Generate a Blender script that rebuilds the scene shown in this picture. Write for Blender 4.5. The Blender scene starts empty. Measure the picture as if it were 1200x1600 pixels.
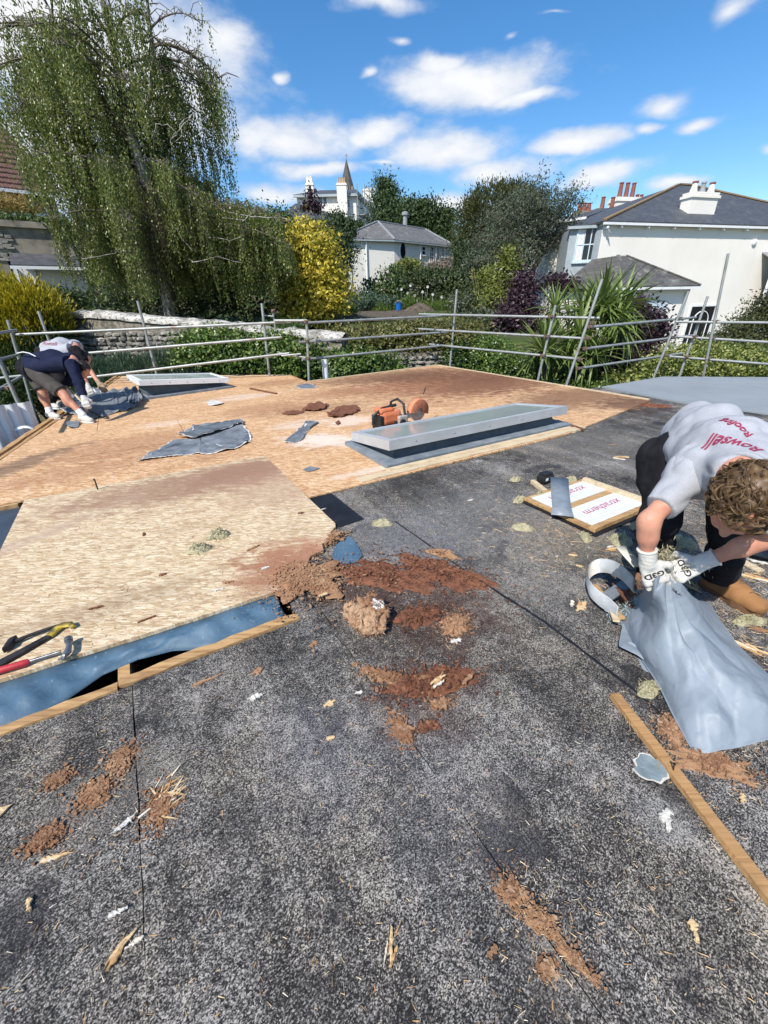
import bpy, bmesh, math, random
import numpy as np
from mathutils import Vector, Matrix, noise as mnoise
from mathutils.bvhtree import BVHTree

# ------------------------------------------------------------------ camera, sky, sun, exposure
SC = bpy.context.scene
COL = SC.collection
PI = math.pi
rnd = random.Random(7)
RNG = np.random.default_rng(7)

FPX = 640.0                                   # focal length in pixels of a 1200 x 1600 picture
CAM_H = 1.45                                  # phone height above the roof
_d = np.array([30.0, 1272.0, FPX]); _d /= np.linalg.norm(_d)       # straight down, seen by the camera
_fh = np.array([0, 0, 1.0]) - _d * _d[2]; _fh /= np.linalg.norm(_fh)
_rt = np.cross(_d, _fh)
def ray(px, py):
    v = np.array([px - 600.0, py - 800.0, FPX])
    return np.array([v @ _rt, v @ _fh, -(v @ _d)])
EYE = np.array([0, 0, CAM_H])
def at(px, py, z=0.0):
    """the point of the horizontal plane z seen at a pixel of the photograph"""
    r = ray(px, py); p = EYE + r * ((z - CAM_H) / r[2]); return p
def far(px, py, y):
    """the point at distance y (metres ahead) seen at a pixel"""
    r = ray(px, py); return EYE + r * (y / r[1])
def dep(px, py, dd):
    r = ray(px, py); return EYE + r * (dd / FPX)

cam = bpy.data.objects.new('camera', bpy.data.cameras.new('camera'))
COL.objects.link(cam)
cam.data.sensor_fit = 'VERTICAL'; cam.data.sensor_height = 36; cam.data.sensor_width = 27
cam.data.lens = 36 * FPX / 1600
cam.data.clip_start = 0.05; cam.data.clip_end = 2000
_ex = Vector((_rt[0], _fh[0], -_d[0])); _ey = Vector((_rt[1], _fh[1], -_d[1])); _ez = Vector((_rt[2], _fh[2], -_d[2]))
_m = Matrix.Identity(4)
for _i in range(3):
    _m[_i][0] = _ex[_i]; _m[_i][1] = -_ey[_i]; _m[_i][2] = -_ez[_i]; _m[_i][3] = EYE[_i]
cam.matrix_world = _m
SC.camera = cam

SUN_TO = Vector((-0.36, -0.56, 0.75)).normalized()
sun = bpy.data.objects.new('sun', bpy.data.lights.new('sun', 'SUN'))
COL.objects.link(sun)
sun.data.energy = 4.6; sun.data.angle = math.radians(0.55); sun.data.color = (1.0, 0.94, 0.85)
sun.rotation_euler = SUN_TO.to_track_quat('Z', 'Y').to_euler()

SC.view_settings.view_transform = 'Standard'; SC.view_settings.look = 'None'
SC.view_settings.gamma = 1; SC.view_settings.exposure = 0.42
SC.cycles.max_bounces = 6; SC.cycles.transparent_max_bounces = 8
SC.cycles.use_adaptive_sampling = True; SC.cycles.adaptive_threshold = 0.02

def lin(r, g, b):
    f = lambda c: (c / 255 / 12.92) if c / 255 <= 0.04045 else ((c / 255 + 0.055) / 1.055) ** 2.4
    return (f(r), f(g), f(b), 1.0)

class NT:
    """a small wrapper that writes node trees"""
    def __init__(s, name, world=False):
        if world:
            s.m = bpy.data.worlds.new(name)
        else:
            s.m = bpy.data.materials.new(name)
        s.m.use_nodes = True
        s.t = s.m.node_tree
        s.b = s.t.nodes.get('Principled BSDF')
        s._pos = None
    def put(s, sock, v):
        if isinstance(v, bpy.types.NodeSocket):
            s.t.links.new(v, sock)
        else:
            if sock.type == 'RGBA' and len(v) == 3: v = (*v, 1)
            sock.default_value = v
    def n(s, typ, ins=None, **props):
        nd = s.t.nodes.new('ShaderNode' + typ)
        for k, v in props.items(): setattr(nd, k, v)
        for k, v in (ins or {}).items(): s.put(nd.inputs[k], v)
        return nd
    def pos(s):
        if s._pos is None: s._pos = s.n('NewGeometry')
        return s._pos.outputs['Position']
    def island(s):
        s.pos(); return s._pos.outputs['Random Per Island']
    def obrand(s): return s.n('ObjectInfo').outputs['Random']
    def objc(s): return s.n('TexCoord').outputs['Object']
    def math(s, op, a, b=0.0, c=0.0, clamp=False):
        nd = s.n('Math', {0: a, 1: b, 2: c}, operation=op, use_clamp=clamp); return nd.outputs[0]
    def vm(s, op, a, b=(0, 0, 0)):
        nd = s.n('VectorMath', {0: a, 1: b}, operation=op)
        return nd.outputs['Value'] if op in ('LENGTH', 'DOT_PRODUCT') else nd.outputs[0]
    def map(s, v, loc=(0, 0, 0), rot=(0, 0, 0), sc=(1, 1, 1)):
        return s.n('Mapping', {'Vector': v, 'Location': loc, 'Rotation': rot, 'Scale': sc}).outputs[0]
    def noise(s, v, scale=5, det=4, rough=0.55, col=False, dist=0):
        nd = s.n('TexNoise', {'Vector': v, 'Scale': scale, 'Detail': det, 'Roughness': rough, 'Distortion': dist})
        return nd.outputs['Color' if col else 'Fac']
    def vor(s, v, scale=5, feature='F1', out='Color', rand=1.0):
        nd = s.n('TexVoronoi', {'Vector': v, 'Scale': scale, 'Randomness': rand}, feature=feature); return nd.outputs[out]
    def ramp(s, fac, stops, mode='LINEAR'):
        nd = s.n('ValToRGB', {0: fac}); cr = nd.color_ramp; cr.interpolation = mode
        while len(cr.elements) < len(stops): cr.elements.new(0.5)
        for e, (p, c) in zip(cr.elements, stops):
            e.position = p; e.color = c if len(c) == 4 else (*c, 1)
        return nd.outputs[0]
    def bw(s, fac, a, b):
        return s.n('MapRange', {'Value': fac, 'From Min': a, 'From Max': b}, clamp=True, interpolation_type='SMOOTHSTEP').outputs[0]
    def mix(s, fac, a, b, mode='MIX'):
        nd = s.n('Mix', data_type='RGBA', blend_type=mode)
        s.put(nd.inputs[0], fac); s.put(nd.inputs[6], a); s.put(nd.inputs[7], b); return nd.outputs[2]
    def sepx(s, c): return s.n('SeparateXYZ', {0: c}).outputs
    def bump(s, h, strength=0.3, dist=0.01, normal=None):
        ins = {'Height': h, 'Strength': strength, 'Distance': dist}
        if normal is not None: ins['Normal'] = normal
        return s.n('Bump', ins).outputs[0]
    def done(s, col=None, rough=None, nrm=None, metal=None, spec=None):
        if col is not None: s.put(s.b.inputs['Base Color'], col)
        if rough is not None: s.put(s.b.inputs['Roughness'], rough)
        if nrm is not None: s.put(s.b.inputs['Normal'], nrm)
        if metal is not None: s.put(s.b.inputs['Metallic'], metal)
        if spec is not None: s.put(s.b.inputs['Specular IOR Level'], spec)
        return s.m

def make_world():
    w = NT('World', world=True)
    SC.world = w.m
    t = w.t
    out = t.nodes.get('World Output'); bg = t.nodes.get('Background')
    sky = w.n('TexSky', sky_type='NISHITA', sun_disc=False)
    sky.sun_elevation = math.asin(SUN_TO.z); sky.sun_rotation = math.atan2(SUN_TO.x, SUN_TO.y)
    sky.altitude = 0; sky.air_density = 1.0; sky.dust_density = 0.35; sky.ozone_density = 2.6
    hs = w.n('HueSaturation', {'Saturation': 1.30, 'Value': 1.0, 'Color': sky.outputs[0]})
    w.put(bg.inputs['Color'], hs.outputs[0]); bg.inputs['Strength'].default_value = 0.135
    # clouds: soft ellipses on the sky sphere (azimuth, elevation), broken up by noise
    d = w.n('TexCoord').outputs['Generated']
    x, y, z = w.sepx(d)[0:3]
    az = w.math('ARCTAN2', x, y); el = w.math('ARCSINE', z)
    P = w.n('CombineXYZ', {0: az, 1: el, 2: 0.0}).outputs[0]
    Pn = w.map(P, sc=(1, 1.9, 1))
    n1 = w.noise(Pn, 9, 7, 0.6)
    n2 = w.noise(w.map(P, loc=(3, 1, 0), sc=(1, 1.6, 1)), 3.2, 5, 0.55)
    warp = w.vm('MULTIPLY', w.vm('SUBTRACT', w.noise(Pn, 6, 4, 0.5, col=True), (0.5, 0.5, 0.5)), (0.10, 0.05, 0))
    Q = w.vm('ADD', P, warp)
    def azel(px, py):
        r = ray(px, py); r = r / np.linalg.norm(r); return math.atan2(r[0], r[1]), math.asin(r[2])
    best = None
    for px, py, rx, ry, off in [(735, 130, 125, 42, 0), (820, 150, 70, 16, .15), (690, 105, 60, 30, .1), (600, 2, 85, 26, .3), (440, 116, 19, 14, .25),
                                (575, 126, 15, 13, .3), (620, 66, 28, 16, .5), (455, 215, 120, 38, .1), (585, 205, 70, 24, .15), (690, 232, 110, 36, .1),
                                (790, 262, 90, 28, .15), (500, 262, 90, 20, .25), (600, 250, 60, 12, .35), (898, 224, 80, 18, .05), (935, 275, 90, 22, .2), (1035, 160, 66, 28, .3),
                                (1090, 196, 48, 20, .3), (1010, 202, 36, 16, .35), (1165, 8, 62, 40, .4), (345, 60, 52, 48, .2), (1195, 232, 28, 14, .25),
                                (200, 120, 210, 150, .05), (40, 40, 200, 160, 0), (60, 250, 200, 110, .15), (1060, 290, 70, 14, .25), (700, 318, 120, 22, .3), (430, 300, 90, 20, .3), (870, 20, 60, 10, .65), (800, 52, 24, 10, .6)]:
        a0, e0 = azel(px, py); ra = abs(azel(px + rx, py)[0] - azel(px - rx, py)[0]) / 2; re = abs(azel(px, py + ry)[1] - azel(px, py - ry)[1]) / 2
        q = w.vm('DIVIDE', w.vm('SUBTRACT', Q, (a0, e0, 0)), (ra * 1.5, re * 1.5, 1))
        L = w.math('ADD', w.vm('LENGTH', q), off)
        best = L if best is None else w.math('MINIMUM', best, L)
    # the rest of the sky carries the same broken cloud
    side = w.bw(w.math('ABSOLUTE', az), 0.95, 1.2)
    gen = w.math('SUBTRACT', 1.45, w.math('MULTIPLY', w.bw(n2, 0.42, 0.68), w.math('MULTIPLY', side, 1.1)))
    best = w.math('MINIMUM', best, gen)
    f = w.math('ADD', w.math('SUBTRACT', 1.0, best), w.math('MULTIPLY', w.math('SUBTRACT', n1, 0.5), 1.15))
    op = w.math('MULTIPLY', w.bw(f, 0.02, 0.62), 0.93)
    op = w.math('MULTIPLY', op, w.bw(el, -0.02, 0.03))
    shade = w.noise(w.map(P, loc=(0.0, 0.03, 0), sc=(1, 2.2, 1)), 11, 5, 0.55)
    ccol = w.ramp(w.math('ADD', w.math('MULTIPLY', f, 0.55), w.math('MULTIPLY', shade, 0.6)), [(0.2, (0.60, 0.67, 0.80)), (0.5, (0.72, 0.77, 0.86)), (0.78, (0.97, 0.97, 0.98))])
    cb = w.n('Background', {'Color': ccol, 'Strength': 0.80})
    mx = w.n('MixShader', {0: op, 1: bg.outputs[0], 2: cb.outputs[0]})
    t.links.new(mx.outputs[0], out.inputs['Surface'])
make_world()

# ------------------------------------------------------------------ object helpers
def prop(o, label=None, cat=None, group=None, kind=None):
    for k, v in (('label', label), ('category', cat), ('group', group), ('kind', kind)):
        if v: o[k] = v
    return o
def thing(name, label, cat, loc=(0, 0, 0), group=None, rz=0):
    o = bpy.data.objects.new(name, None); COL.objects.link(o); o.empty_display_size = 0.2
    o.location = loc; o.rotation_euler = (0, 0, rz)
    return prop(o, label, cat, group)
def link(name, me, mat=None, parent=None, world=True):
    """link a mesh given in world coordinates, kept in place under its parent"""
    if mat is not None and not me.materials:
        for m_ in (mat if isinstance(mat, (list, tuple)) else [mat]): me.materials.append(m_)
    o = bpy.data.objects.new(name, me); COL.objects.link(o)
    if parent is not None:
        o.parent = parent
        if world:
            root = Matrix.Identity(4); q = parent
            chain = []
            while q is not None: chain.append(q); q = q.parent
            for q in reversed(chain):
                root = root @ q.matrix_parent_inverse @ Matrix.LocRotScale(q.location, q.rotation_euler, q.scale)
            o.matrix_parent_inverse = root.inverted()
    return o
def np_mesh(name, V, F, smooth=False, mi=None):
    """fast mesh from arrays: V (n,3), F (m,3 or 4)"""
    V = np.asarray(V, np.float32); F = np.asarray(F, np.int32)
    me = bpy.data.meshes.new(name)
    me.vertices.add(len(V)); me.vertices.foreach_set('co', V.ravel())
    k = F.shape[1]
    me.loops.add(F.size); me.loops.foreach_set('vertex_index', F.ravel())
    me.polygons.add(len(F)); me.polygons.foreach_set('loop_start', np.arange(0, F.size, k, dtype=np.int32))
    try: me.polygons.foreach_set('loop_total', np.full(len(F), k, dtype=np.int32))
    except Exception: pass
    if mi is not None: me.polygons.foreach_set('material_index', np.asarray(mi, np.int32))
    me.polygons.foreach_set('use_smooth', np.full(len(F), smooth))
    me.update(calc_edges=True)
    return me

class MB:
    """collects shapes and links them as one mesh object"""
    def __init__(s): s.v = []; s.f = []; s.mi = []; s.cur = 0; s.sm = []
    def add(s, vs, fs, smooth=False):
        b = len(s.v); s.v.extend([tuple(map(float, p)) for p in vs])
        for f in fs: s.f.append([i + b for i in f]); s.mi.append(s.cur); s.sm.append(smooth)
    def box(s, c, size, ax=None, bev=0.0):
        """box about c; ax = three unit axes"""
        c = np.array(c, float); h = np.array(size, float) / 2
        A = np.eye(3) if ax is None else np.array(ax, float)
        if bev <= 0:
            vs = [c + A[0] * (h[0] * i) + A[1] * (h[1] * j) + A[2] * (h[2] * k) for k in (-1, 1) for j in (-1, 1) for i in (-1, 1)]
            s.add(vs, [(0, 2, 3, 1), (4, 5, 7, 6), (0, 1, 5, 4), (2, 6, 7, 3), (0, 4, 6, 2), (1, 3, 7, 5)]); return
        bm = bmesh.new(); bmesh.ops.create_cube(bm, size=2)
        for v in bm.verts: v.co = Vector((v.co.x * h[0], v.co.y * h[1], v.co.z * h[2]))
        bmesh.ops.bevel(bm, geom=bm.edges[:], offset=bev, segments=2, affect='EDGES', profile=0.6)
        bm.verts.index_update()
        s.add([c + A[0] * v.co.x + A[1] * v.co.y + A[2] * v.co.z for v in bm.verts], [[v.index for v in f.verts] for f in bm.faces]); bm.free()
    def prism(s, poly, z0, z1, up=(0, 0, 1)):
        """poly: xyz points in a plane, extruded along up from z0 to z1"""
        P = [np.array(p, float) if len(p) == 3 else np.array([p[0], p[1], 0.0]) for p in poly]; u = np.array(up, float); n = len(P)
        ar = sum(P[i][0] * P[(i + 1) % n][1] - P[(i + 1) % n][0] * P[i][1] for i in range(n))
        if tuple(up) == (0, 0, 1) and ar < 0: P = P[::-1]
        s.add([p + u * z0 for p in P] + [p + u * z1 for p in P], [list(range(n))[::-1], list(range(n, 2 * n))] + [[i, (i + 1) % n, n + (i + 1) % n, n + i] for i in range(n)])
    def tube(s, pts, r, n=8, cap=True, smooth=True):
        P = [np.array(p, float) for p in pts]; R = r if isinstance(r, (list, tuple, np.ndarray)) else [r] * len(P)
        b = []; fr = None
        for i, p in enumerate(P):
            t = P[min(i + 1, len(P) - 1)] - P[max(i - 1, 0)]; t = t / (np.linalg.norm(t) + 1e-9)
            if fr is None:
                a = np.array([0, 0, 1.0]) if abs(t[2]) < 0.9 else np.array([1.0, 0, 0])
                fr = np.cross(t, a)
            fr = fr - t * (fr @ t); fr /= np.linalg.norm(fr) + 1e-9; g = np.cross(t, fr)
            b += [p + (fr * math.cos(2 * PI * k / n) + g * math.sin(2 * PI * k / n)) * R[i] for k in range(n)]
        fs = [[i * n + k, i * n + (k + 1) % n, (i + 1) * n + (k + 1) % n, (i + 1) * n + k] for i in range(len(P) - 1) for k in range(n)]
        s.add(b, fs, smooth)
        if cap: s.add(b[:n], [list(range(n))[::-1]]); s.add(b[-n:], [list(range(n))])
    def lathe(s, c, prof, n=12, up=(0, 0, 1)):
        """prof: (radius, height) along up"""
        u = np.array(up, float); u /= np.linalg.norm(u)
        a = np.cross(u, [1, 0, 0] if abs(u[0]) < 0.9 else [0, 1, 0]); a /= np.linalg.norm(a); e = np.cross(u, a); c = np.array(c, float)
        vs = [c + u * h + (a * math.cos(2 * PI * k / n) + e * math.sin(2 * PI * k / n)) * r for r, h in prof for k in range(n)]
        m = len(prof)
        fs = [[i * n + k, i * n + (k + 1) % n, (i + 1) * n + (k + 1) % n, (i + 1) * n + k] for i in range(m - 1) for k in range(n)]
        s.add(vs, fs + [list(range(n))[::-1], list(range((m - 1) * n, m * n))])
    def sheet(s, rows, thick=0.0):
        """a grid of points (rows of equal length); thick>0 gives it a back"""
        R = len(rows); Cn = len(rows[0]); V = [np.array(p, float) for r in rows for p in r]
        F = [[i * Cn + j, i * Cn + j + 1, (i + 1) * Cn + j + 1, (i + 1) * Cn + j] for i in range(R - 1) for j in range(Cn - 1)]
        if thick:
            m = len(V); V2 = [p - np.array([0, 0, thick]) for p in V]
            rim = [j for j in range(Cn)] + [i * Cn + Cn - 1 for i in range(1, R)] + [(R - 1) * Cn + j for j in range(Cn - 2, -1, -1)] + [i * Cn for i in range(R - 2, 0, -1)]
            F2 = [[a + m for a in f[::-1]] for f in F] + [[rim[(i + 1) % len(rim)], rim[i], rim[i] + m, rim[(i + 1) % len(rim)] + m] for i in range(len(rim))]
            s.add(V + V2, F + F2, True)
        else: s.add(V, F, True)
    def build(s, name, mat=None, parent=None, fix=False):
        me = bpy.data.meshes.new(name)
        me.from_pydata(s.v, [], s.f)
        me.polygons.foreach_set('material_index', s.mi); me.polygons.foreach_set('use_smooth', [False] * len(s.sm) if name in ('batten', 'timber', 'edge_trim', 'timber_strip', 'bar') else s.sm)
        if fix:
            bm = bmesh.new(); bm.from_mesh(me); bmesh.ops.recalc_face_normals(bm, faces=bm.faces[:]); bm.to_mesh(me); bm.free()
        me.update()
        return link(name, me, mat, parent)

def dup(root, loc=None, rz=None, parent=None, sc=None, label=None):
    r = root.copy(); COL.objects.link(r)
    if loc is not None: r.location = loc
    if rz is not None: r.rotation_euler = (0, 0, rz)
    if sc is not None: r.scale = sc
    if label: r['label'] = label
    for ch in list(root.children):
        c = ch.copy(); COL.objects.link(c); c.parent = r
        for g in list(ch.children):
            q = g.copy(); COL.objects.link(q); q.parent = c
    return r
def nv(v): v = np.array(v, float); return v / (np.linalg.norm(v) + 1e-12)

# ------------------------------------------------------------------ materials
def simple(name, col, rough=0.6, metal=0.0, var=0.18, scale=14, bump=0.15, bscale=60, spec=0.4, col2=None, dist=0.004):
    g = NT(name); p = g.pos()
    c2 = col2 or tuple(x * (1 - var * 1.6) for x in col[:3])
    f = g.noise(p, scale, 6, 0.6)
    c = g.mix(g.bw(f, 0.35, 0.7), (*col[:3], 1), (*c2[:3], 1))
    return g.done(c, rough, g.bump(g.noise(p, bscale, 5, 0.6), bump, dist), metal, spec)

M = {}
def felt():
    g = NT('mineral_felt'); p = g.pos()
    q = g.map(p, rot=(0, 0, -PI / 6))
    gr = g.vor(q, 330); v1 = g.sepx(gr)[0]
    gr2 = g.sepx(g.vor(g.map(q, sc=(1, 1.3, 1)), 215))[1]
    v = g.math('ADD', g.math('MULTIPLY', v1, 0.60), g.math('MULTIPLY', gr2, 0.40))
    big = g.noise(q, 1.25, 6, 0.62); mid = g.noise(q, 6.5, 5, 0.6); cl = g.noise(q, 26, 3, 0.6)
    wear = g.math('ADD', g.math('ADD', g.math('MULTIPLY', big, 0.55), g.math('MULTIPLY', mid, 0.30)), g.math('MULTIPLY', cl, 0.22))
    strk = g.noise(g.map(q, sc=(3.4, .55, 1)), 1.5, 5, 0.62)
    v = g.math('ADD', v, g.math('ADD', g.math('MULTIPLY', g.math('SUBTRACT', wear, 0.520), 1.8), g.math('MULTIPLY', g.math('SUBTRACT', strk, .5), .72)))
    dist = g.vm('LENGTH', p)                       # only for where dust lies: the trodden middle of the roof
    c = g.ramp(v, [(0.24, (0.013, 0.013, 0.014)), (0.41, (0.032, 0.032, 0.033)), (0.56, (0.082, 0.081, 0.080)), (0.71, (0.17, 0.168, 0.163)), (0.93, (0.38, 0.375, 0.36))])
    tint = g.mix(g.bw(g.noise(q, 1.7, 4, 0.6), 0.4, 0.62), (1.03, 0.98, 0.94, 1), (1.10, 1.0, 0.88, 1))
    c = g.mix(1.0, c, tint, 'MULTIPLY')
    fk = g.sepx(g.vor(g.map(q, loc=(5, 2, 0), rot=(0, 0, .5), sc=(1, 2.1, 1)), 190)); c = g.mix(g.math('MULTIPLY', g.math('GREATER_THAN', fk[0], .92), g.math('MULTIPLY', fk[1], .55)), c, (0.42, 0.42, 0.40, 1))
    # bare bitumen blotches
    bb = g.bw(g.noise(g.map(q, loc=(7, 3, 0)), 2.3, 6, 0.62), 0.555, 0.63)
    c = g.mix(g.math('MULTIPLY', bb, 0.62), c, (0.014, 0.014, 0.018, 1))
    # saw dust and plaster dust trodden in
    def blob(px, py, r, a, col, c, sx=1.0):
        w = at(px, py); L = g.vm('LENGTH', g.vm('DIVIDE', g.vm('SUBTRACT', p, tuple(w)), (r * sx, r, 5)))
        m_ = g.math('MULTIPLY', g.bw(g.math('ADD', L, g.math('MULTIPLY', g.math('SUBTRACT', mid, 0.5), 1.6)), 1.15, 0.25), g.math('MULTIPLY', g.bw(g.math('ADD', v1, g.math('MULTIPLY', cl, .8)), .35, 1.15), a * 1.3, clamp=True))
        return g.mix(m_, c, col)
    for px, py, r, a, col in [(640, 845, .55, .55, (.22, .22, .225, 1)), (760, 800, .7, .5, (.20, .20, .195, 1)), (830, 900, .45, .25, (.20, .19, .17, 1)), (900, 690, .95, .42, (.23, .215, .19, 1)), (830, 690, .5, .2, (.25, .22, .17, 1)),
                              (880, 840, .42, .45, (.30, .26, .20, 1)), (1060, 860, .5, .3, (.26, .23, .18, 1)), (690, 950, .40, .45, (.09, .035, .018, 1)), (660, 1080, .30, .45, (.085, .036, .02, 1)), (560, 930, .3, .5, (.07, .03, .018, 1)),
                              (130, 1260, .16, .4, (.30, .27, .24, 1)), (240, 1200, .14, .3, (.3, .27, .22, 1)), (500, 1180, .28, .22, (.24, .24, .27, 1)), (690, 1250, .3, .15, (.25, .25, .28, 1)), (1040, 1290, .1, .35, (.3, .3, .3, 1)), (870, 1500, .12, .35, (.22, .19, .16, 1)), (1000, 640, .55, .45, (.06, .03, .02, 1))]:
        c = blob(px, py, r, a, col, c)
    h = g.math('ADD', g.math('MULTIPLY', v1, 0.6), g.math('MULTIPLY', cl, 0.8))
    return g.done(c, 0.86, g.bump(h, 0.55, 0.004), 0, 0.25)
M['felt'] = felt()

def osb(name, stops, dirt, stain=(), k=1.0):
    g = NT(name); p = g.pos()
    off = g.math('MULTIPLY', g.obrand(), 37.0)
    q0 = g.vm('ADD', p, g.n('CombineXYZ', {0: off, 1: g.math('MULTIPLY', off, 1.7), 2: 0.0}).outputs[0])
    wob = g.vm('MULTIPLY', g.vm('SUBTRACT', g.noise(q0, 5, 2, 0.5, col=True), (.5, .5, .5)), (.05, .05, 0))
    q0 = g.vm('ADD', q0, wob)
    val = None; edge = None
    for i, (ang, su, sv) in enumerate([(-30, 19, 95), (-30 + 24, 20, 85), (-30 - 27, 18, 90), (-30 + 62, 21, 80), (-30 - 70, 20, 82)]):
        q = g.map(q0, loc=(i * 3.1, i * 1.7, 0), rot=(0, 0, math.radians(ang)), sc=(su, sv, 0.01))
        r = g.sepx(g.vor(q, 1.0))
        e = g.vor(q, 1.0, 'DISTANCE_TO_EDGE', 'Distance')
        if val is None: val, edge = r[0], e
        else:
            k_ = g.math('GREATER_THAN', r[1], 0.5 if i < 3 else 0.72)
            val = g.n('Mix', {0: k_, 2: val, 3: r[0]}, data_type='FLOAT').outputs[0]
            edge = g.n('Mix', {0: k_, 2: edge, 3: e}, data_type='FLOAT').outputs[0]
    gr = g.noise(g.map(q0, rot=(0, 0, math.radians(-30)), sc=(6, 120, 1)), 1.6, 4, 0.65)
    val2 = g.math('ADD', g.math('MULTIPLY', val, 0.75), g.math('MULTIPLY', gr, 0.30))
    c = g.ramp(val2, stops)
    eb = g.bw(edge, 0.0, 0.10)
    c = g.mix(g.math('MULTIPLY', g.math('SUBTRACT', 1.0, eb), 0.42), c, (stops[0][1][0] * .6, stops[0][1][1] * .6, stops[0][1][2] * .6, 1))
    # weathering
    dk_ = g.bw(g.noise(g.map(p, rot=(0, 0, -PI / 6 + .12), sc=(1, 5, 1)), 34, 3, 0.7), 0.60, 0.66)
    c = g.mix(g.math('MULTIPLY', dk_, 0.5), c, (stops[0][1][0] * .5, stops[0][1][1] * .5, stops[0][1][2] * .5, 1))
    c = g.mix(g.math('MULTIPLY', g.bw(g.noise(g.map(p, rot=(0, 0, -PI / 6), sc=(1, 2.2, 1)), 3.2, 5, 0.65), 0.48, 0.72), 0.34), c, (stops[0][1][0] * .85, stops[0][1][1] * .75, stops[0][1][2] * .7, 1))
    stk = g.noise(g.map(p, rot=(0, 0, -PI / 6 + .25), sc=(1, 3.5, 1)), 4.5, 6, 0.72); blot = g.noise(p, 0.85, 6, 0.62); fine = g.noise(p, 8, 5, 0.65)
    sp = g.bw(g.noise(g.map(p, rot=(0, 0, -PI / 6), sc=(1, 3.2, 1)), 17, 4, 0.7), 0.615, 0.71)
    c = g.mix(g.math('MULTIPLY', sp, 0.75), c, (0.13, 0.068, 0.032, 1))
    c = g.mix(g.math('MULTIPLY', g.bw(blot, 0.5, 0.75), 0.45 * k), c, dirt)
    for (w, rx, ry, ang, a, col) in stain:
        v = g.map(g.vm('SUBTRACT', p, tuple(w)), rot=(0, 0, -ang))
        L = g.vm('LENGTH', g.vm('DIVIDE', v, (rx, ry, 5)))
        f = g.math('ADD', L, g.math('ADD', g.math('MULTIPLY', g.math('SUBTRACT', fine, 0.5), 1.1), g.math('MULTIPLY', g.math('SUBTRACT', stk, 0.5), 2.2)))
        c = g.mix(g.math('MULTIPLY', g.bw(f, 1.15, 0.45), a), c, col)
    return g.done(c, 0.78, g.bump(g.math('ADD', g.math('MULTIPLY', val, 0.7), g.math('MULTIPLY', eb, 0.5)), 0.4, 0.003), 0, 0.25)
U30 = PI / 6
red = (0.225, 0.088, 0.042, 1); brn = (0.125, 0.055, 0.030, 1); dust = (0.72, 0.62, 0.54, 1); dk = (0.12, 0.06, 0.035, 1)
M['deck'] = osb('oriented_strand_board', [(0.10, (0.33, 0.175, 0.075)), (0.35, (0.55, 0.32, 0.155)), (0.6, (0.66, 0.425, 0.235)), (0.9, (0.76, 0.55, 0.365))], red, [
    (at(720, 600), 2.4, 1.6, U30, .8, red), (at(790, 600), 2.2, 1.0, U30, .55, brn), (at(650, 592), 1.5, .8, U30, .55, brn), (at(900, 622), 1.6, .8, U30, .7, brn), (at(990, 632), .8, .5, U30, .85, dk),
    (at(560, 612), 1.5, .6, U30, .45, red), (at(430, 600), .8, .5, U30, .45, red), (at(500, 640), 1.1, .35, U30, .4, brn), (at(420, 640), .9, .5, U30, .4, red),
    (at(503, 690), .55, .30, U30 - .7, .75, dust), (at(470, 665), .5, .25, U30, .4, dust), (at(600, 640), 1.0, .3, U30, .25, red), (at(590, 735), .6, .08, U30, .5, dust), (at(255, 665), .4, .2, U30, .35, dust), (at(380, 622), .7, .3, U30, .4, dust), (at(545, 660), .4, .3, U30, .55, dust),
    (at(200, 700), 1.2, .6, U30, .4, red), (at(120, 740), .9, .3, U30, .35, red), (at(15, 735), .22, .9, -.25, .75, (0.16, 0.105, 0.07, 1)), (at(150, 625), 1.0, .3, U30, .3, red), (at(620, 588), 2.6, .8, U30, .75, brn), (at(760, 585), 2.0, 1.2, U30, .7, brn)])
M['board'] = osb('weathered_strand_board', [(0.10, (0.34, 0.235, 0.135)), (0.35, (0.53, 0.395, 0.24)), (0.6, (0.64, 0.51, 0.335)), (0.9, (0.72, 0.61, 0.44))], (0.40, 0.25, 0.14, 1), [
    (at(300, 760), 1.3, .42, U30, .72, (0.26, 0.145, 0.095, 1)), (at(390, 740), .8, .40, U30, .75, (0.27, 0.15, 0.10, 1)), (at(430, 765), .5, .5, U30, .5, (.36, .22, .15, 1)),
    (at(480, 880), .45, .35, U30 - .6, .8, (0.33, 0.15, 0.085, 1)), (at(440, 900), .35, .3, U30, .7, (0.30, 0.14, 0.08, 1)), (at(180, 950), .6, .12, U30, .35, (.2, .13, .08, 1)), (at(20, 860), .1, .9, -.5, .55, (.40, .29, .22, 1))], k=.5)

def rot():
    g = NT('rotten_wood_fibre'); p = g.pos()
    f = g.noise(p, 9, 6, 0.65); f2 = g.noise(g.map(p, sc=(1, 1, .3)), 75, 6, 0.75)
    c = g.ramp(g.math('ADD', g.math('MULTIPLY', f, .55), g.math('MULTIPLY', f2, .5)), [(0.34, (0.07, 0.036, 0.024)), (0.46, (0.20, 0.098, 0.054)), (0.57, (0.35, 0.19, 0.105)), (0.70, (0.50, 0.33, 0.20))])
    c = g.mix(.62, c, g.mix(g.bw(g.noise(p, 6, 4, .6), .4, .65), g.ramp(g.island(), [(0, (0.14, 0.070, 0.040)), (.3, (0.29, 0.15, 0.082)), (.55, (0.37, 0.215, 0.12)), (.8, (0.50, 0.34, 0.215)), (1, (0.60, 0.47, 0.34))]), (0.25, 0.125, 0.070, 1)))
    oc = g.obrand()
    c = g.mix(g.math('MULTIPLY', oc, .35), c, (0.42, 0.26, 0.15, 1))
    return g.done(c, 0.9, g.bump(f2, 0.8, 0.012), 0, 0.15)
M['rot'] = rot()
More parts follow.
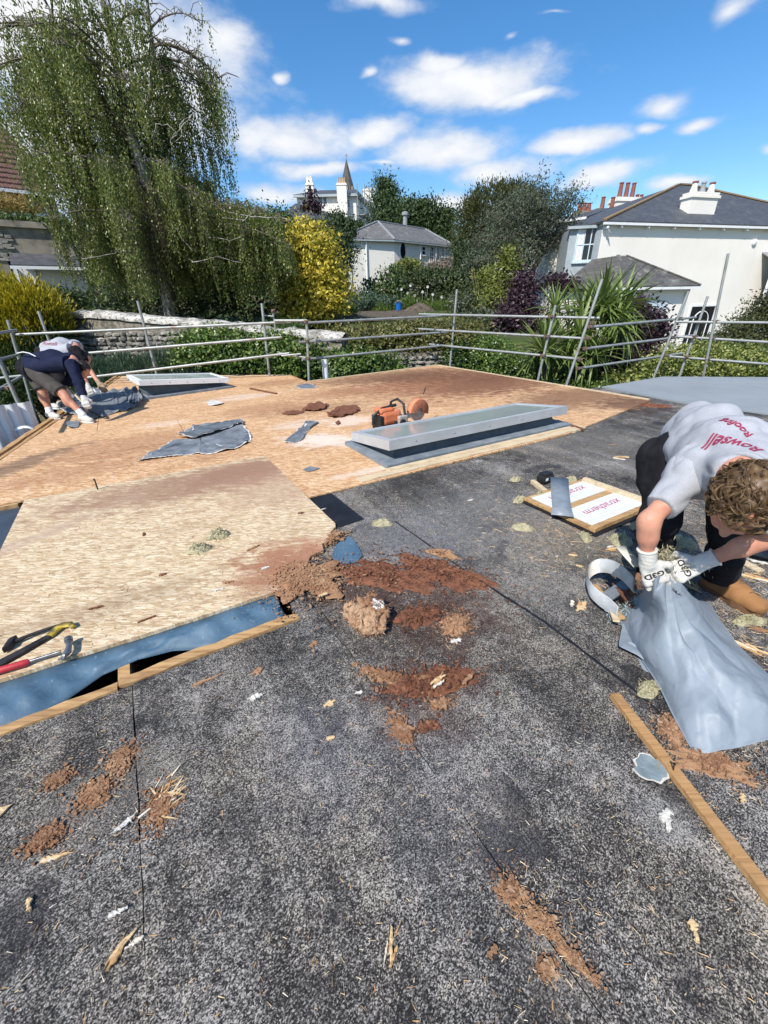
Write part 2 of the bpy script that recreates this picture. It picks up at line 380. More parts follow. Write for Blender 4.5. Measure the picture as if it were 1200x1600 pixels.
def rotdark():
    g = NT('wet_rotten_wood'); p = g.pos()
    f = g.noise(p, 14, 6, 0.65); f2 = g.noise(p, 60, 5, 0.7)
    c = g.ramp(g.math('ADD', g.math('MULTIPLY', f, .5), g.math('MULTIPLY', f2, .5)), [(0.36, (0.028, 0.016, 0.013)), (0.5, (0.105, 0.046, 0.030)), (0.64, (0.26, 0.115, 0.066))])
    c = g.mix(.5, c, g.ramp(g.island(), [(0, (0.04, 0.02, 0.015)), (.4, (0.15, 0.058, 0.034)), (.8, (0.31, 0.135, 0.072)), (1, (0.46, 0.27, 0.15))]))
    return g.done(c, 0.85, g.bump(f2, 0.8, 0.012), 0, 0.2)
M['rotdark'] = rotdark()
def straw():
    g = NT('splintered_wood'); p = g.pos()
    f = g.noise(g.map(p, rot=(0, 0, .6), sc=(3, 40, 10)), 3, 4, 0.6)
    c = g.ramp(g.island(), [(0.0, (0.42, 0.23, 0.10)), (0.3, (0.56, 0.36, 0.17)), (0.6, (0.66, 0.50, 0.29)), (0.85, (0.70, 0.62, 0.47)), (1.0, (0.70, 0.69, 0.64))])
    c = g.mix(g.math('MULTIPLY', f, .5), c, (0.30, 0.165, 0.075, 1))
    return g.done(c, 0.8, g.bump(f, .5, .004), 0, .2)
M['straw'] = straw()
def timber(name, a, b, rot_=-U30, sc=(2.5, 38, 38)):
    g = NT(name); p = g.pos()
    f = g.noise(g.map(p, rot=(0, 0, rot_), sc=sc), 1.6, 6, 0.62, dist=.08); f2 = g.noise(p, 5, 4, .6)
    c = g.ramp(f, [(0.3, b), (0.55, a), (0.8, tuple(min(1, x * 1.2) for x in a))])
    c = g.mix(g.math('MULTIPLY', g.bw(f2, .5, .75), .55), c, (b[0] * .6, b[1] * .6, b[2] * .6, 1))
    return g.done(c, 0.72, g.bump(f, .35, .003), 0, .25)
M['timber'] = timber('old_timber', (0.46, 0.29, 0.135), (0.23, 0.12, 0.05))
M['batten'] = timber('timber_batten', (0.40, 0.235, 0.105), (0.27, 0.145, 0.06), rot_=.96, sc=(1.6, 70, 70))
M['newtimber'] = timber('pale_timber', (0.56, 0.46, 0.31), (0.40, 0.30, 0.185))
M['bitumen'] = simple('bare_bitumen', (0.012, 0.013, 0.017), 0.55, var=.4, scale=6, bump=.3, bscale=30)
M['void'] = simple('shaded_void_black', (0.022, 0.019, 0.017), 0.9, scale=8)  # shade inside the roof hole and garage is put into this near-black
def membrane():
    g = NT('blue_membrane'); p = g.pos()
    f = g.noise(p, 5, 6, .6); f2 = g.noise(p, 40, 4, .6)
    c = g.mix(g.bw(f, .35, .7), (0.055, 0.112, 0.172, 1), (0.085, 0.150, 0.215, 1))
    c = g.mix(g.math('MULTIPLY', g.bw(f2, .62, .72), .5), c, (0.25, 0.31, 0.35, 1))
    return g.done(c, 0.55, g.bump(g.noise(p, 14, 5, .6), .3, .015), 0, .3)
M['membrane'] = membrane()
M['slateblue'] = simple('slate_blue_sheet', (0.045, 0.062, 0.085), 0.55, scale=4)
def greyroof():
    g = NT('grey_roof_coating'); p = g.pos()
    f = g.noise(p, 1.3, 5, .6); s = g.noise(p, 220, 2, .5)
    c = g.mix(g.bw(f, .35, .7), (0.245, 0.272, 0.288, 1), (0.21, 0.235, 0.25, 1))
    c = g.mix(g.math('MULTIPLY', g.bw(s, .5, .7), .3), c, (0.45, 0.48, 0.5, 1))
    return g.done(c, 0.62, g.bump(s, .2, .002), 0, .35)
M['greyroof'] = greyroof()
def torn():
    g = NT('torn_grey_covering'); p = g.pos()
    f = g.noise(p, 7, 6, .62); f2 = g.noise(p, 30, 5, .6)
    c = g.mix(g.bw(f, .35, .68), (0.20, 0.225, 0.25, 1), (0.10, 0.115, 0.135, 1))
    c = g.mix(g.math('MULTIPLY', g.bw(f2, .6, .75), .4), c, (0.42, 0.41, 0.39, 1))
    return g.done(c, .6, g.bump(f2, .35, .01), 0, .35)
M['torn'] = torn()
M['scrim'] = simple('white_felt_backing', (0.62, 0.60, 0.56), .9, scale=30, bump=.5)
def galv():
    g = NT('galvanised_tube'); p = g.pos()
    f = g.noise(p, 5, 6, .65); f2 = g.noise(p, 45, 4, .6)
    c = g.mix(g.bw(f, .35, .7), (0.36, 0.375, 0.365, 1), (0.25, 0.265, 0.255, 1))
    c = g.mix(g.math('MULTIPLY', g.bw(f2, .6, .72), .6), c, (0.45, .44, .42, 1))
    c = g.mix(g.math('MULTIPLY', g.bw(g.noise(p, 2.2, 5, .7), .60, .68), .7), c, (0.20, .12, .07, 1))
    return g.done(c, .5, g.bump(f2, .2, .003), .35, .5)
M['galv'] = galv()
M['coupler'] = simple('rusty_coupler', (0.20, 0.15, 0.115), .7, .2, scale=30, col2=(0.10, 0.055, 0.035))
M['alu'] = simple('brushed_aluminium', (0.56, 0.585, 0.61), .42, .35, var=.1, scale=3, bump=.05)
M['upstand'] = simple('dark_grey_upstand', (0.085, 0.105, 0.125), .5, var=.2, scale=6, bump=.1)
M['flange'] = simple('grey_kerb_flange', (0.135, 0.165, 0.195), .5, var=.3, scale=7, bump=.2, col2=(0.22, .25, .28))
def skyglass():
    g = NT('skylight_glass'); p = g.pos()
    f = g.noise(p, 2.5, 4, .6)
    c = g.mix(g.bw(f, .35, .7), (0.26, 0.32, 0.315, 1), (0.31, 0.365, 0.355, 1))
    g.done(c, 0.16, g.bump(g.noise(p, 40, 3, .6), .03, .002), 0, .45)
    g.b.inputs['Coat Weight'].default_value = .1
    return g.m
M['skyglass'] = skyglass()
def window():
    g = NT('window_glass'); g.done((0.012, 0.014, 0.016, 1), .04, None, 0, .5); return g.m
M['glass'] = window()
def render_wall(name, a, b, s=1.0, patch=None):
    g = NT(name); p = g.pos()
    f = g.noise(p, .5 * s, 6, .6); f2 = g.noise(g.map(p, sc=(1, 1, .22)), 2.2 * s, 6, .65)
    c = g.mix(g.bw(f, .35, .7), a, tuple(x * .93 for x in a[:3]) + (1,))
    c = g.mix(g.math('MULTIPLY', g.bw(f2, .55, .75), .45), c, b)
    if patch:
        c = g.mix(g.math('MULTIPLY', g.bw(g.noise(p, 1.1, 6, .72), .60, .66), .75), c, patch)
    return g.done(c, .9, g.bump(g.noise(p, 18, 5, .6), .25, .01), 0, .2)
M['cream'] = render_wall('cream_render', (0.80, 0.765, 0.70, 1), (0.69, 0.645, 0.565, 1))
M['white'] = render_wall('flaking_white_render', (0.74, 0.72, 0.66, 1), (0.56, 0.53, 0.46, 1), 1.0, (0.45, 0.42, 0.37, 1))
M['villa'] = render_wall('pale_render', (0.77, 0.745, 0.69, 1), (0.6, 0.57, 0.51, 1))
M['paint'] = simple('white_paint', (0.76, 0.77, 0.78), .45, var=.06, scale=3, bump=.03)
M['bluepaint'] = simple('pale_blue_paint', (0.50, 0.60, 0.66), .5, var=.08, scale=3, bump=.03)
M['greypaint'] = simple('grey_blue_paint', (0.36, 0.405, 0.43), .55, var=.1, scale=3)
def slate(name, a, b, lich=.3, sc=1.0):
    g = NT(name); p = g.pos()
    z = g.n('CombineXYZ', {0: g.vm('DOT_PRODUCT', p, (.93, .36, 0)), 1: g.math('MULTIPLY', g.sepx(p)[2], 2.0), 2: 0.0}).outputs[0]
    br = g.n('TexBrick', {'Vector': z, 'Scale': 2.6 * sc, 'Mortar Size': .012, 'Color1': a, 'Color2': b, 'Mortar': (a[0] * .4, a[1] * .4, a[2] * .4, 1), 'Row Height': .3, 'Brick Width': .5})
    c = g.mix(g.math('MULTIPLY', g.bw(g.noise(p, 1.6, 6, .7), .52, .68), lich), br.outputs[0], (0.30, 0.285, 0.25, 1))
    c = g.mix(g.math('MULTIPLY', g.bw(g.noise(p, 9, 5, .7), .6, .72), lich * .8), c, (0.36, .35, .32, 1))
    return g.done(c, .6, g.bump(br.outputs['Fac'], -.5, .02), 0, .4)
M['slate'] = slate('dark_slates', (0.055, 0.062, 0.072, 1), (0.085, 0.09, 0.10, 1), .18)
M['slatelight'] = slate('weathered_slates', (0.105, 0.105, 0.105, 1), (0.16, 0.155, 0.145, 1), .55)
M['slatemoss'] = slate('lichened_slates', (0.07, 0.068, 0.065, 1), (0.12, 0.115, 0.105, 1), .7)
M['tile'] = simple('brown_roof_tile', (0.145, 0.075, 0.056), .85, var=.4, scale=5, col2=(0.085, 0.05, 0.042), bump=.3)
M['ridge'] = simple('lichened_ridge_tile', (0.26, 0.17, 0.08), .9, scale=5, col2=(0.17, .12, .08), bump=.4)
M['lead'] = simple('lead_flashing', (0.30, 0.31, 0.32), .6, scale=5)
M['redpot'] = simple('red_chimney_pot', (0.25, 0.088, 0.065), .8, scale=8)
M['buffpot'] = simple('buff_chimney_pot', (0.50, 0.36, 0.22), .8, scale=8)
def stone(name, ramp_):
    g = NT(name); p = g.pos()
    f = g.noise(p, 9, 6, .68); c = g.ramp(g.obrand(), ramp_)
    c = g.mix(g.bw(f, .45, .68), c, (0.34, 0.325, 0.29, 1))
    c = g.mix(g.math('MULTIPLY', g.bw(g.noise(p, 22, 4, .6), .60, .7), .6), c, (0.08, 0.085, 0.06, 1))
    return g.done(c, .9, g.bump(g.noise(p, 25, 6, .7), .8, .03), 0, .2)
M['stone'] = stone('rubble_stone', [(0.0, (0.13, 0.125, 0.115)), (.4, (0.21, 0.20, 0.18)), (.75, (0.27, 0.25, 0.21)), (1.0, (0.36, 0.345, 0.315))])
def mortar():
    g = NT('earthy_mortar'); p = g.pos()
    v = g.vor(p, 6.5); f = g.noise(p, 7, 6, .7)
    c = g.mix(g.bw(f, .4, .65), (0.085, 0.078, 0.06, 1), (0.20, 0.185, 0.155, 1))
    return g.done(c, .95, g.bump(f, .8, .04), 0, .1)
M['mortar'] = mortar()
def lime():
    g = NT('limewashed_coping'); p = g.pos()
    f = g.noise(p, 2.6, 6, .72); f2 = g.noise(p, 11, 6, .7)
    c = g.mix(g.bw(f, .44, .58), (0.50, 0.485, 0.445, 1), (0.23, 0.22, 0.195, 1))
    c = g.mix(g.bw(f2, .53, .60), c, (0.10, .098, .082, 1))
    return g.done(c, .95, g.bump(f2, .7, .03), 0, .1)
M['lime'] = lime()
M['concrete'] = simple('stained_concrete', (0.30, 0.27, 0.215), .9, var=.4, scale=1.6, bump=.4, col2=(0.12, .11, .09))
def ground():
    g = NT('garden_ground'); p = g.pos()
    f = g.noise(p, .35, 6, .6); f2 = g.noise(p, 6, 5, .7)
    c = g.mix(g.bw(f, .42, .6), (0.055, 0.085, 0.025, 1), (0.13, 0.105, 0.07, 1))
    c = g.mix(g.bw(f2, .45, .7), c, (0.045, .06, .022, 1))
    return g.done(c, .95, g.bump(f2, .8, .08), 0, .1)
M['ground'] = ground()
M['soil'] = simple('dug_soil', (0.125, 0.10, 0.075), .95, var=.4, scale=5, bump=.8, bscale=20, dist=.05)

def leaf(name, cols, transl=.28, rough=.5, patch=1.2, spec=.35, pamt=.45):
    g = NT(name); p = g.pos()
    r = g.island()
    c = g.ramp(r, [(i / max(1, len(cols) - 1), (*x, 1)) for i, x in enumerate(cols)])
    f = g.noise(p, patch, 3, .6)
    lo = tuple(x * .5 for x in cols[0]); 
    c = g.mix(g.math('MULTIPLY', g.bw(f, .48, .68), pamt), c, (*lo, 1))
    g.done(c, rough, None, 0, spec)
    tr = g.n('BsdfTranslucent', {'Color': g.mix(.5, c, (cols[-1][0] * 1.1, cols[-1][1] * 1.2, cols[-1][2] * .6, 1))})
    out = g.t.nodes.get('Material Output')
    mx = g.n('MixShader', {0: transl, 1: g.b.outputs[0], 2: tr.outputs[0]})
    g.t.links.new(mx.outputs[0], out.inputs['Surface'])
    return g.m
L = {}
L['birch'] = leaf('birch_leaf', [(0.071, 0.100, 0.022), (0.120, 0.161, 0.034), (0.183, 0.220, 0.051), (0.281, 0.293, 0.104)], .36, .38, 1.0, .5)
L['ivy'] = leaf('ivy_leaf', [(0.036, 0.074, 0.014), (0.066, 0.126, 0.024), (0.120, 0.192, 0.036), (0.204, 0.264, 0.066)], .22, .38, .9, .5)
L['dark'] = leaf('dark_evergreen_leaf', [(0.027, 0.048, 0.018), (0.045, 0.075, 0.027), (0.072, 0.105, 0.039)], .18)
L['conifer'] = leaf('conifer_needles', [(0.032, 0.061, 0.023), (0.055, 0.093, 0.035), (0.087, 0.131, 0.043)], .18)
L['mid'] = leaf('green_leaf', [(0.044, 0.081, 0.022), (0.075, 0.125, 0.037), (0.125, 0.181, 0.062)], .28)
L['yellow'] = leaf('yellow_variegated_leaf', [(0.09, 0.12, 0.015), (0.36, 0.31, 0.025), (0.58, 0.46, 0.045), (0.66, 0.54, 0.13)], .3, patch=1.6)
L['golden'] = leaf('golden_conifer_frond', [(0.14, 0.14, 0.012), (0.33, 0.28, 0.018), (0.52, 0.41, 0.03)], .3)
L['yelgreen'] = leaf('yellow_green_leaf', [(0.08, 0.11, 0.02), (0.15, 0.18, 0.035), (0.25, 0.26, 0.06)], .3)
L['euon'] = leaf('variegated_hedge_leaf', [(0.05, 0.09, 0.02), (0.12, 0.17, 0.035), (0.28, 0.31, 0.075), (0.46, 0.46, 0.20)], .28, patch=2.2)
L['purple'] = leaf('purple_leaf', [(0.025, 0.014, 0.021), (0.046, 0.023, 0.034), (0.081, 0.044, 0.057)], .2, .4)
L['olive'] = leaf('grey_olive_leaf', [(0.047, 0.062, 0.038), (0.081, 0.100, 0.062), (0.135, 0.155, 0.101)], .22)
L['dome'] = leaf('brown_green_foliage', [(0.043, 0.052, 0.017), (0.072, 0.080, 0.026), (0.113, 0.116, 0.038)], .18)
L['blue'] = leaf('blue_green_leaf', [(0.042, 0.078, 0.046), (0.072, 0.120, 0.072), (0.120, 0.180, 0.114)], .25)
L['dry'] = leaf('dry_grass', [(0.20, 0.17, 0.07), (0.30, 0.26, 0.12), (0.16, 0.17, 0.05)], .3)
L['pinkgrey'] = leaf('faded_pink_shrub', [(0.16, 0.12, 0.10), (0.24, 0.18, 0.16), (0.30, 0.24, 0.21)], .25)
L['orange'] = leaf('straw_orange_leaf', [(0.25, 0.17, 0.05), (0.36, 0.25, 0.07), (0.2, .16, .05)], .25)
L['cord'] = leaf('cordyline_leaf', [(0.086, 0.132, 0.034), (0.138, 0.196, 0.052), (0.218, 0.270, 0.086)], .25, .4, pamt=.2)
def bark():
    g = NT('birch_bark'); p = g.pos()
    f = g.noise(g.map(p, sc=(1, 1, .35)), 5, 6, .7)
    c = g.ramp(f, [(.36, (0.06, 0.055, 0.05)), (.50, (0.27, 0.255, 0.23)), (.72, (0.58, 0.56, 0.52))])
    return g.done(c, .85, g.bump(f, .7, .03), 0, .2)
M['birchbark'] = bark()
M['bark'] = simple('brown_bark', (0.085, 0.065, 0.05), .9, scale=8, bump=.6)
M['flower'] = simple('white_petal', (0.75, 0.75, 0.72), .7, var=.05)

# ------------------------------------------------------------------ the roof under the camera
AX = np.array([math.cos(U30), math.sin(U30), 0.0]); BX = np.array([0.5, -math.sqrt(3) / 2, 0.0]); ZX = np.array([0, 0, 1.0])
def uv(u, v, z=0.0): return AX * u + BX * v + ZX * z
def touv(p): return np.array([p[0] * AX[0] + p[1] * AX[1], p[0] * BX[0] + p[1] * BX[1]])
def clip(poly, n, d):
    """keep the side n.p <= d of a 2-D polygon"""
    out = []
    for i in range(len(poly)):
        p, q = np.array(poly[i], float), np.array(poly[(i + 1) % len(poly)], float)
        a, b = p @ n - d, q @ n - d
        if a <= 0: out.append(p)
        if a * b < 0: out.append(p + (q - p) * (a / (a - b)))
    return out
def cliprect(poly, u0, u1, v0, v1):
    for n, d in (((1, 0), u1), ((-1, 0), -u0), ((0, 1), v1), ((0, -1), -v0)):
        if len(poly) < 3: return []
        poly = clip(poly, np.array(n, float), d)
    return poly
def area2(poly): return 0.5 * abs(sum(poly[i][0] * poly[(i + 1) % len(poly)][1] - poly[(i + 1) % len(poly)][0] * poly[i][1] for i in range(len(poly)))) if len(poly) > 2 else 0

ROOF = [(-6.55, 10.72), (-2.16, 10.24), (-1.62, 9.24), (1.50, 11.44), (4.24, 6.64), (4.12, 7.84), (5.86, 8.80), (11.0, 5.0), (11.0, -3.0), (-1.67, -3.0), (-4.34, 4.42)]
ROOFUV = [touv(p) for p in ROOF]
HOLE_V0, HOLE_V1, HOLE_U1 = -2.62, -1.70, 0.44
mb = MB()
for rect in ((-9, 20, -20, HOLE_V0), (-9, 20, HOLE_V1, 20), (HOLE_U1, 20, HOLE_V0, HOLE_V1)):
    pg = cliprect(ROOFUV, *rect)
    mb.prism([uv(*p) for p in pg], -0.30, -0.012)
pg = cliprect(ROOFUV, -9, 20, -20, 20)
mb.prism([uv(*p) for p in pg], -2.75, -0.302)
flat_roof = mb.build('flat_roof', M['bitumen']); prop(flat_roof, kind='structure')
# opened roof void: joists and a dark ceiling below
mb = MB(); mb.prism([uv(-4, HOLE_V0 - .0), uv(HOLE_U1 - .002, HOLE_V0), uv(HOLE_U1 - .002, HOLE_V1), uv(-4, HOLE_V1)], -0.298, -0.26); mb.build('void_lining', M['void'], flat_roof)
for u in (-2.0, -1.18, -0.37, 0.33):
    mb = MB(); mb.box(uv(u, (HOLE_V0 + HOLE_V1) / 2, -0.145), (.048, HOLE_V1 - HOLE_V0 - .004, .22), (AX, BX, ZX)); mb.build('joist', M['timber'], flat_roof)
# batten along the edge of the felt
for u0, u1, t in ((-3.2, -1.02, 0), (-1.015, -.385, .01), (-.38, .44, -.008)):
    mb = MB(); n = 10; rows = []
    for k in range(n + 1):
        u = u0 + (u1 - u0) * k / n; j = rnd.uniform(-.006, .006) + (rnd.uniform(-.012, .0) if u > -.2 else 0); w = .026 + rnd.uniform(-.004, .004)
        c = -1.682 + t
        rows.append([uv(u, c - w + j, -.11), uv(u, c - w + j, .006 + rnd.uniform(-.004, .003)), uv(u, c + w + j * .4, .009 + rnd.uniform(-.004, .003)), uv(u, c + w, -.11)])
    mb.sheet([r for r in rows]); mb.add(rows[0], [[0, 1, 2, 3]]); mb.add(rows[-1], [[3, 2, 1, 0]])
    o = mb.build('batten', M['timber'], flat_roof, fix=True)
# mineral felt in strips that lap one another
FELT = [(-3.9, -1.654), (HOLE_U1, -1.654), (HOLE_U1, -2.52), (1.055, -2.52), (1.055, -3.25), (4.7, -3.25), (6.9, -3.75), (7.0, -4.80), (7.46, -4.80), (7.215, -3.3), (7.36, -2.15), (7.62, 3.2), (-3.9, 3.2)]
us = [-4.0, -3.0, -2.11, -1.22, -0.33, 0.56, 1.45, 2.34, 3.23, 4.12, 5.01, 5.90, 6.79, 8.0]
for i in range(len(us) - 1):
    pg = cliprect(FELT, us[i] + .0025, us[i + 1] - .002, -9, 9)
    if area2(pg) < .01: continue
    zt = 0.0 if i % 2 else 0.004
    pj = []
    for a_, b_ in zip(pg, pg[1:] + pg[:1]):
        m_ = max(1, int(np.linalg.norm(np.array(b_) - a_) / .09))
        for k in range(m_):
            w_ = np.array(a_) + (np.array(b_) - a_) * k / m_; pj.append(w_ + np.array([.0045, .003]) * (mnoise.noise(Vector((w_[0] * 3, w_[1] * 5, 1))) + .5 * rnd.uniform(-1, 1)) * (0 < k < m_))
    mb = MB(); mb.prism([uv(*p) for p in pj], -0.011, zt)
    mb.build('felt_sheet', M['felt'], flat_roof)
# smooth black bitumen strip beside the boards, and slate-blue sheet in the gap at the left
mb = MB(); mb.prism([uv(1.03, -3.1), uv(1.235, -3.1), uv(1.25, -2.47), uv(1.03, -2.45)], 0.0045, 0.007); mb.build('bitumen_strip', M['bitumen'], flat_roof)
mb = MB(); mb.prism([uv(-2.4, -4.3), uv(-1.085, -4.3), uv(-1.07, -2.64), uv(-2.4, -2.64)], -0.0118, -0.006); mb.build('underlay_sheet', M['slateblue'], flat_roof)
mb = MB(); mb.box(uv(-1.75, -4.285, -.0), (1.3, .04, .05), (AX, BX, ZX)); mb.build('batten', M['timber'], flat_roof)
# low-profile seam strips of bitumen bled out along the laps
for (x0, y0, x1, y1, w) in ((745, 905, 850, 972, .022), (850, 972, 985, 1075, .02), (985, 1075, 1060, 1140, .016), (617, 815, 745, 905, .014)):
    p, q = at(x0, y0), at(x1, y1); t = nv(q - p); s_ = np.array([-t[1], t[0], 0]); n = 12; rows = []
    for k in range(n + 1):
        c = p + (q - p) * k / n; a = w * rnd.uniform(.25, .5); b = w * rnd.uniform(.25, .5)
        rows.append([c + s_ * a + ZX * .0042, c + s_ * a * .5 + ZX * .0055, c - s_ * b * .5 + ZX * .0055, c - s_ * b + ZX * .0042])
    mb = MB(); mb.sheet(rows); mb.build('bitumen_seam', M['bitumen'], flat_roof)

# strand board deck, sheet by sheet
DECK = [touv(at(490, 780)), touv(at(880, 680)), (7.0, -3.55)] + [touv(at(*p)) for p in ((683, 572), (480, 598), (455, 588), (185, 590), (0, 718))] + [(-1.81, -4.345), (1.022, -4.345), (1.026, -3.05)]
DECK[0] = (1.03, -3.05); DECK[1] = (4.33, -3.06)
row = 0; v1 = -3.05
while v1 > -13:
    v0 = v1 - 1.22
    off = (-0.2, 1.02, 0.4, -.6)[row % 4]
    for k in range(-4, 6):
        u0 = off + 2.44 * k
        pg = cliprect(DECK, u0 + .003, u0 + 2.44 - .003, v0 + .003, v1 - .003)
        if area2(pg) < .02: continue
        z = .020 + rnd.uniform(-.0022, .0022)
        mb = MB(); mb.prism([uv(*p) for p in pg], 0.005, z); mb.build('deck_board', M['deck'], flat_roof)
    v1 = v0; row += 1
# pale edge trims round the deck
for a_, b_, w, zz, m_ in (((683, 572), (1012, 627), .05, .034, 'newtimber'), ((482, 598), (683, 572), .05, .032, 'newtimber'), ((185, 590), (455, 588), .05, .03, 'newtimber'), ((480, 598), (455, 588), .05, .03, 'timber')):
    p, q = at(*a_), at(*b_); t = nv(q - p); s_ = np.array([-t[1], t[0], 0])
    mb = MB(); mb.box((p + q) / 2 + s_ * .027 + ZX * (zz - .05), (np.linalg.norm(q - p), w, .1), (t, s_, ZX)); mb.build('edge_trim', M[m_], flat_roof)
p, q = at(186, 590), np.array([-3.2, 1.2, 0]); q = at(0, 718) + (at(0, 718) - at(186, 590)) * .35; t = nv(q - p); s_ = np.array([-t[1], t[0], 0])
for o_, w, zz, m_ in ((-.06, .07, .045, 'timber'), (.03, .04, .034, 'timber')):
    rows = []; n = 40
    for k in range(n + 1):
        c = p + (q - p) * k / n + s_ * o_; j = rnd.uniform(-.008, .008)
        rows.append([c - s_ * (w / 2 + j) - ZX * .1, c - s_ * (w / 2 + j) + ZX * (zz + rnd.uniform(-.01, .004)), c + s_ * (w / 2) + ZX * (zz + rnd.uniform(-.01, .004)), c + s_ * (w / 2) - ZX * .1])
    mb = MB(); mb.sheet(rows); mb.build('edge_trim', M[m_], flat_roof, fix=True)
# light grey coated roof at the right
mb = MB(); GR = [(7.48, -4.72), (9.45, -4.69), (12.3, -2.2), (12.5, 3.2), (7.645, 3.2), (7.38, -2.15), (7.235, -3.3)]
mb.prism([uv(*p) for p in GR], -0.011, 0.022); mb.build('coated_roof', M['greyroof'], flat_roof)

# the big loose board by the opening, eaten away at its right corner
e = [(-1.06, -4.33), (1.018, -4.33)]
for k in range(13):
    v = -4.33 + 1.84 * (k + 1) / 13; e.append((1.018 + rnd.uniform(-.003, .003), v))
jag = [(1.0, -2.44), (.93, -2.38), (.95, -2.30), (.82, -2.27), (.80, -2.19), (.70, -2.17), (.64, -2.08), (.55, -2.05), (.50, -1.97), (.40, -1.925)]
e += jag
for k in range(16): e.append((.36 - 1.40 * k / 15, -1.925 - .045 * k / 15 + rnd.uniform(-.006, .006)))
e.append((-1.75, -1.99)); e.append((-1.72, -2.2)); e.append((-1.062, -2.9))
e = [p for p in e if not (p[0] < -1.07 and p[1] < -2.3)]
mb = MB(); mb.prism([uv(*p) for p in e], 0.006, 0.027)
big_board = mb.build('strand_board', M['board']); prop(big_board, 'large pale weathered strand board with dark band along its far edge, beside the opened roof', 'board')

# blue membrane hanging out from under the board
top = [(-60, 1098), (0, 1077), (60, 1057), (120, 1038), (180, 1021), (240, 1000), (300, 979), (360, 957), (400, 944), (432, 932)]
bot = [(-60, 1180), (0, 1152), (50, 1131), (100, 1097), (160, 1055), (215, 1031), (270, 1017), (330, 1014), (385, 992), (448, 968)]
rows = []
for j in range(9):
    f = j / 8; r_ = []
    for k in range(46):
        x = k / 45 * (len(top) - 1); i = min(int(x), len(top) - 2); w = x - i
        tp = np.array(top[i]) * (1 - w) + np.array(top[i + 1]) * w; bp = np.array(bot[i]) * (1 - w) + np.array(bot[i + 1]) * w
        z0, z1 = 0.004, -0.035
        P = at(*tp, z0) * (1 - f) + at(*bp, z1) * f
        wv = .012 * math.sin(k * .55 + j * .7) + .010 * math.sin(k * 1.3 - j * 1.1) + .006 * mnoise.noise(Vector((k * .5, j * .6, 3)))
        P[2] += wv * math.sin(PI * min(1, f * 1.15)) + .030 * math.sin(PI * f) * (.5 + .5 * math.sin(k * .23))
        if j == 0: P = P + BX * -.05
        r_.append(P)
    rows.append(r_)
mb = MB(); mb.sheet(rows, .0025); o = mb.build('blue_membrane', M['membrane'], None, fix=True); prop(o, 'blue plastic membrane hanging creased out from under the board over the dark opening', 'membrane')
# torn blue patch at the board's corner
pts = [(519, 868), (523, 856), (540, 838), (550, 842), (560, 856), (566, 870), (558, 880), (540, 884), (522, 880)]
mb = MB(); mb.prism([at(x, y) for x, y in pts], .0085, .011); o = mb.build('blue_membrane', M['membrane']); prop(o, 'small blue scrap of membrane showing at the rotten corner of the pale board', 'membrane')

# ------------------------------------------------------------------ ground: one sheet to the horizon
def sst(a, b, x): x = min(1, max(0, (x - a) / (b - a))); return x * x * (3 - 2 * x)
def gz(x, y):
    h = -2.75
    dy = y + .30 * min(x, 0)
    h += 3.15 * sst(12.1, 13.6, dy)                       # the walled garden stands higher than the foot of the building
    h += .75 * sst(15, 28, y) + 1.7 * sst(30, 46, y) + 5.6 * sst(50, 85, y) + 3 * sst(90, 160, y)
    r = sst(5.0, 9.0, x - .10 * y) * (1 - sst(46, 75, y))
    h = h * (1 - r) + (-1.15 + .0 * y) * r if y > 10 else h * (1 - r * .5) + -1.6 * r * .5
    l = sst(-8, -14, x) * sst(14, 20, y); h = h * (1 - l) + (1.1 + .12 * (y - 18)) * l
    return h + .06 * mnoise.noise(Vector((x * .6, y * .6, 0)))
xs = np.concatenate([np.linspace(-900, -90, 8), np.linspace(-80, -22, 12), np.linspace(-20, 32, 80), np.linspace(34, 90, 12), np.linspace(110, 900, 8)])
ys = np.concatenate([np.linspace(-600, -20, 6), np.linspace(-15, 9, 8), np.linspace(10, 50, 80), np.linspace(52, 160, 26), np.linspace(190, 1400, 9)])
V = [(x, y, gz(x, y)) for y in ys for x in xs]; nx = len(xs)
F = [(j * nx + i, j * nx + i + 1, (j + 1) * nx + i + 1, (j + 1) * nx + i) for j in range(len(ys) - 1) for i in range(nx - 1)]
prop(link('ground', np_mesh('ground', V, F, True), M['ground']), kind='structure')
def patch(name, pts, m_, dz, sub=10):
    """a strip of path or bed laid over the ground; pts: near-left, near-right, far-right, far-left (x, y)"""
    P = [np.array(p, float) for p in pts]; V = []
    for j in range(sub + 1):
        for i in range(sub + 1):
            a, b = i / sub, j / sub
            p = (P[0] * (1 - a) + P[1] * a) * (1 - b) + (P[3] * (1 - a) + P[2] * a) * b
            V.append((p[0], p[1], gz(*p) + dz))
    F = [(j * (sub + 1) + i, j * (sub + 1) + i + 1, (j + 1) * (sub + 1) + i + 1, (j + 1) * (sub + 1) + i) for j in range(sub) for i in range(sub)]
    return prop(link(name, np_mesh(name, V, F, True), m_), kind='structure')
patch('vegetable_bed', [(-2.8, 22), (2.2, 21), (1.8, 30), (-2.0, 30)], M['soil'], .05)
patch('driveway', [(9.5, 17.5), (16, 18), (16, 21), (9.8, 19.5)], M['concrete'], .05)

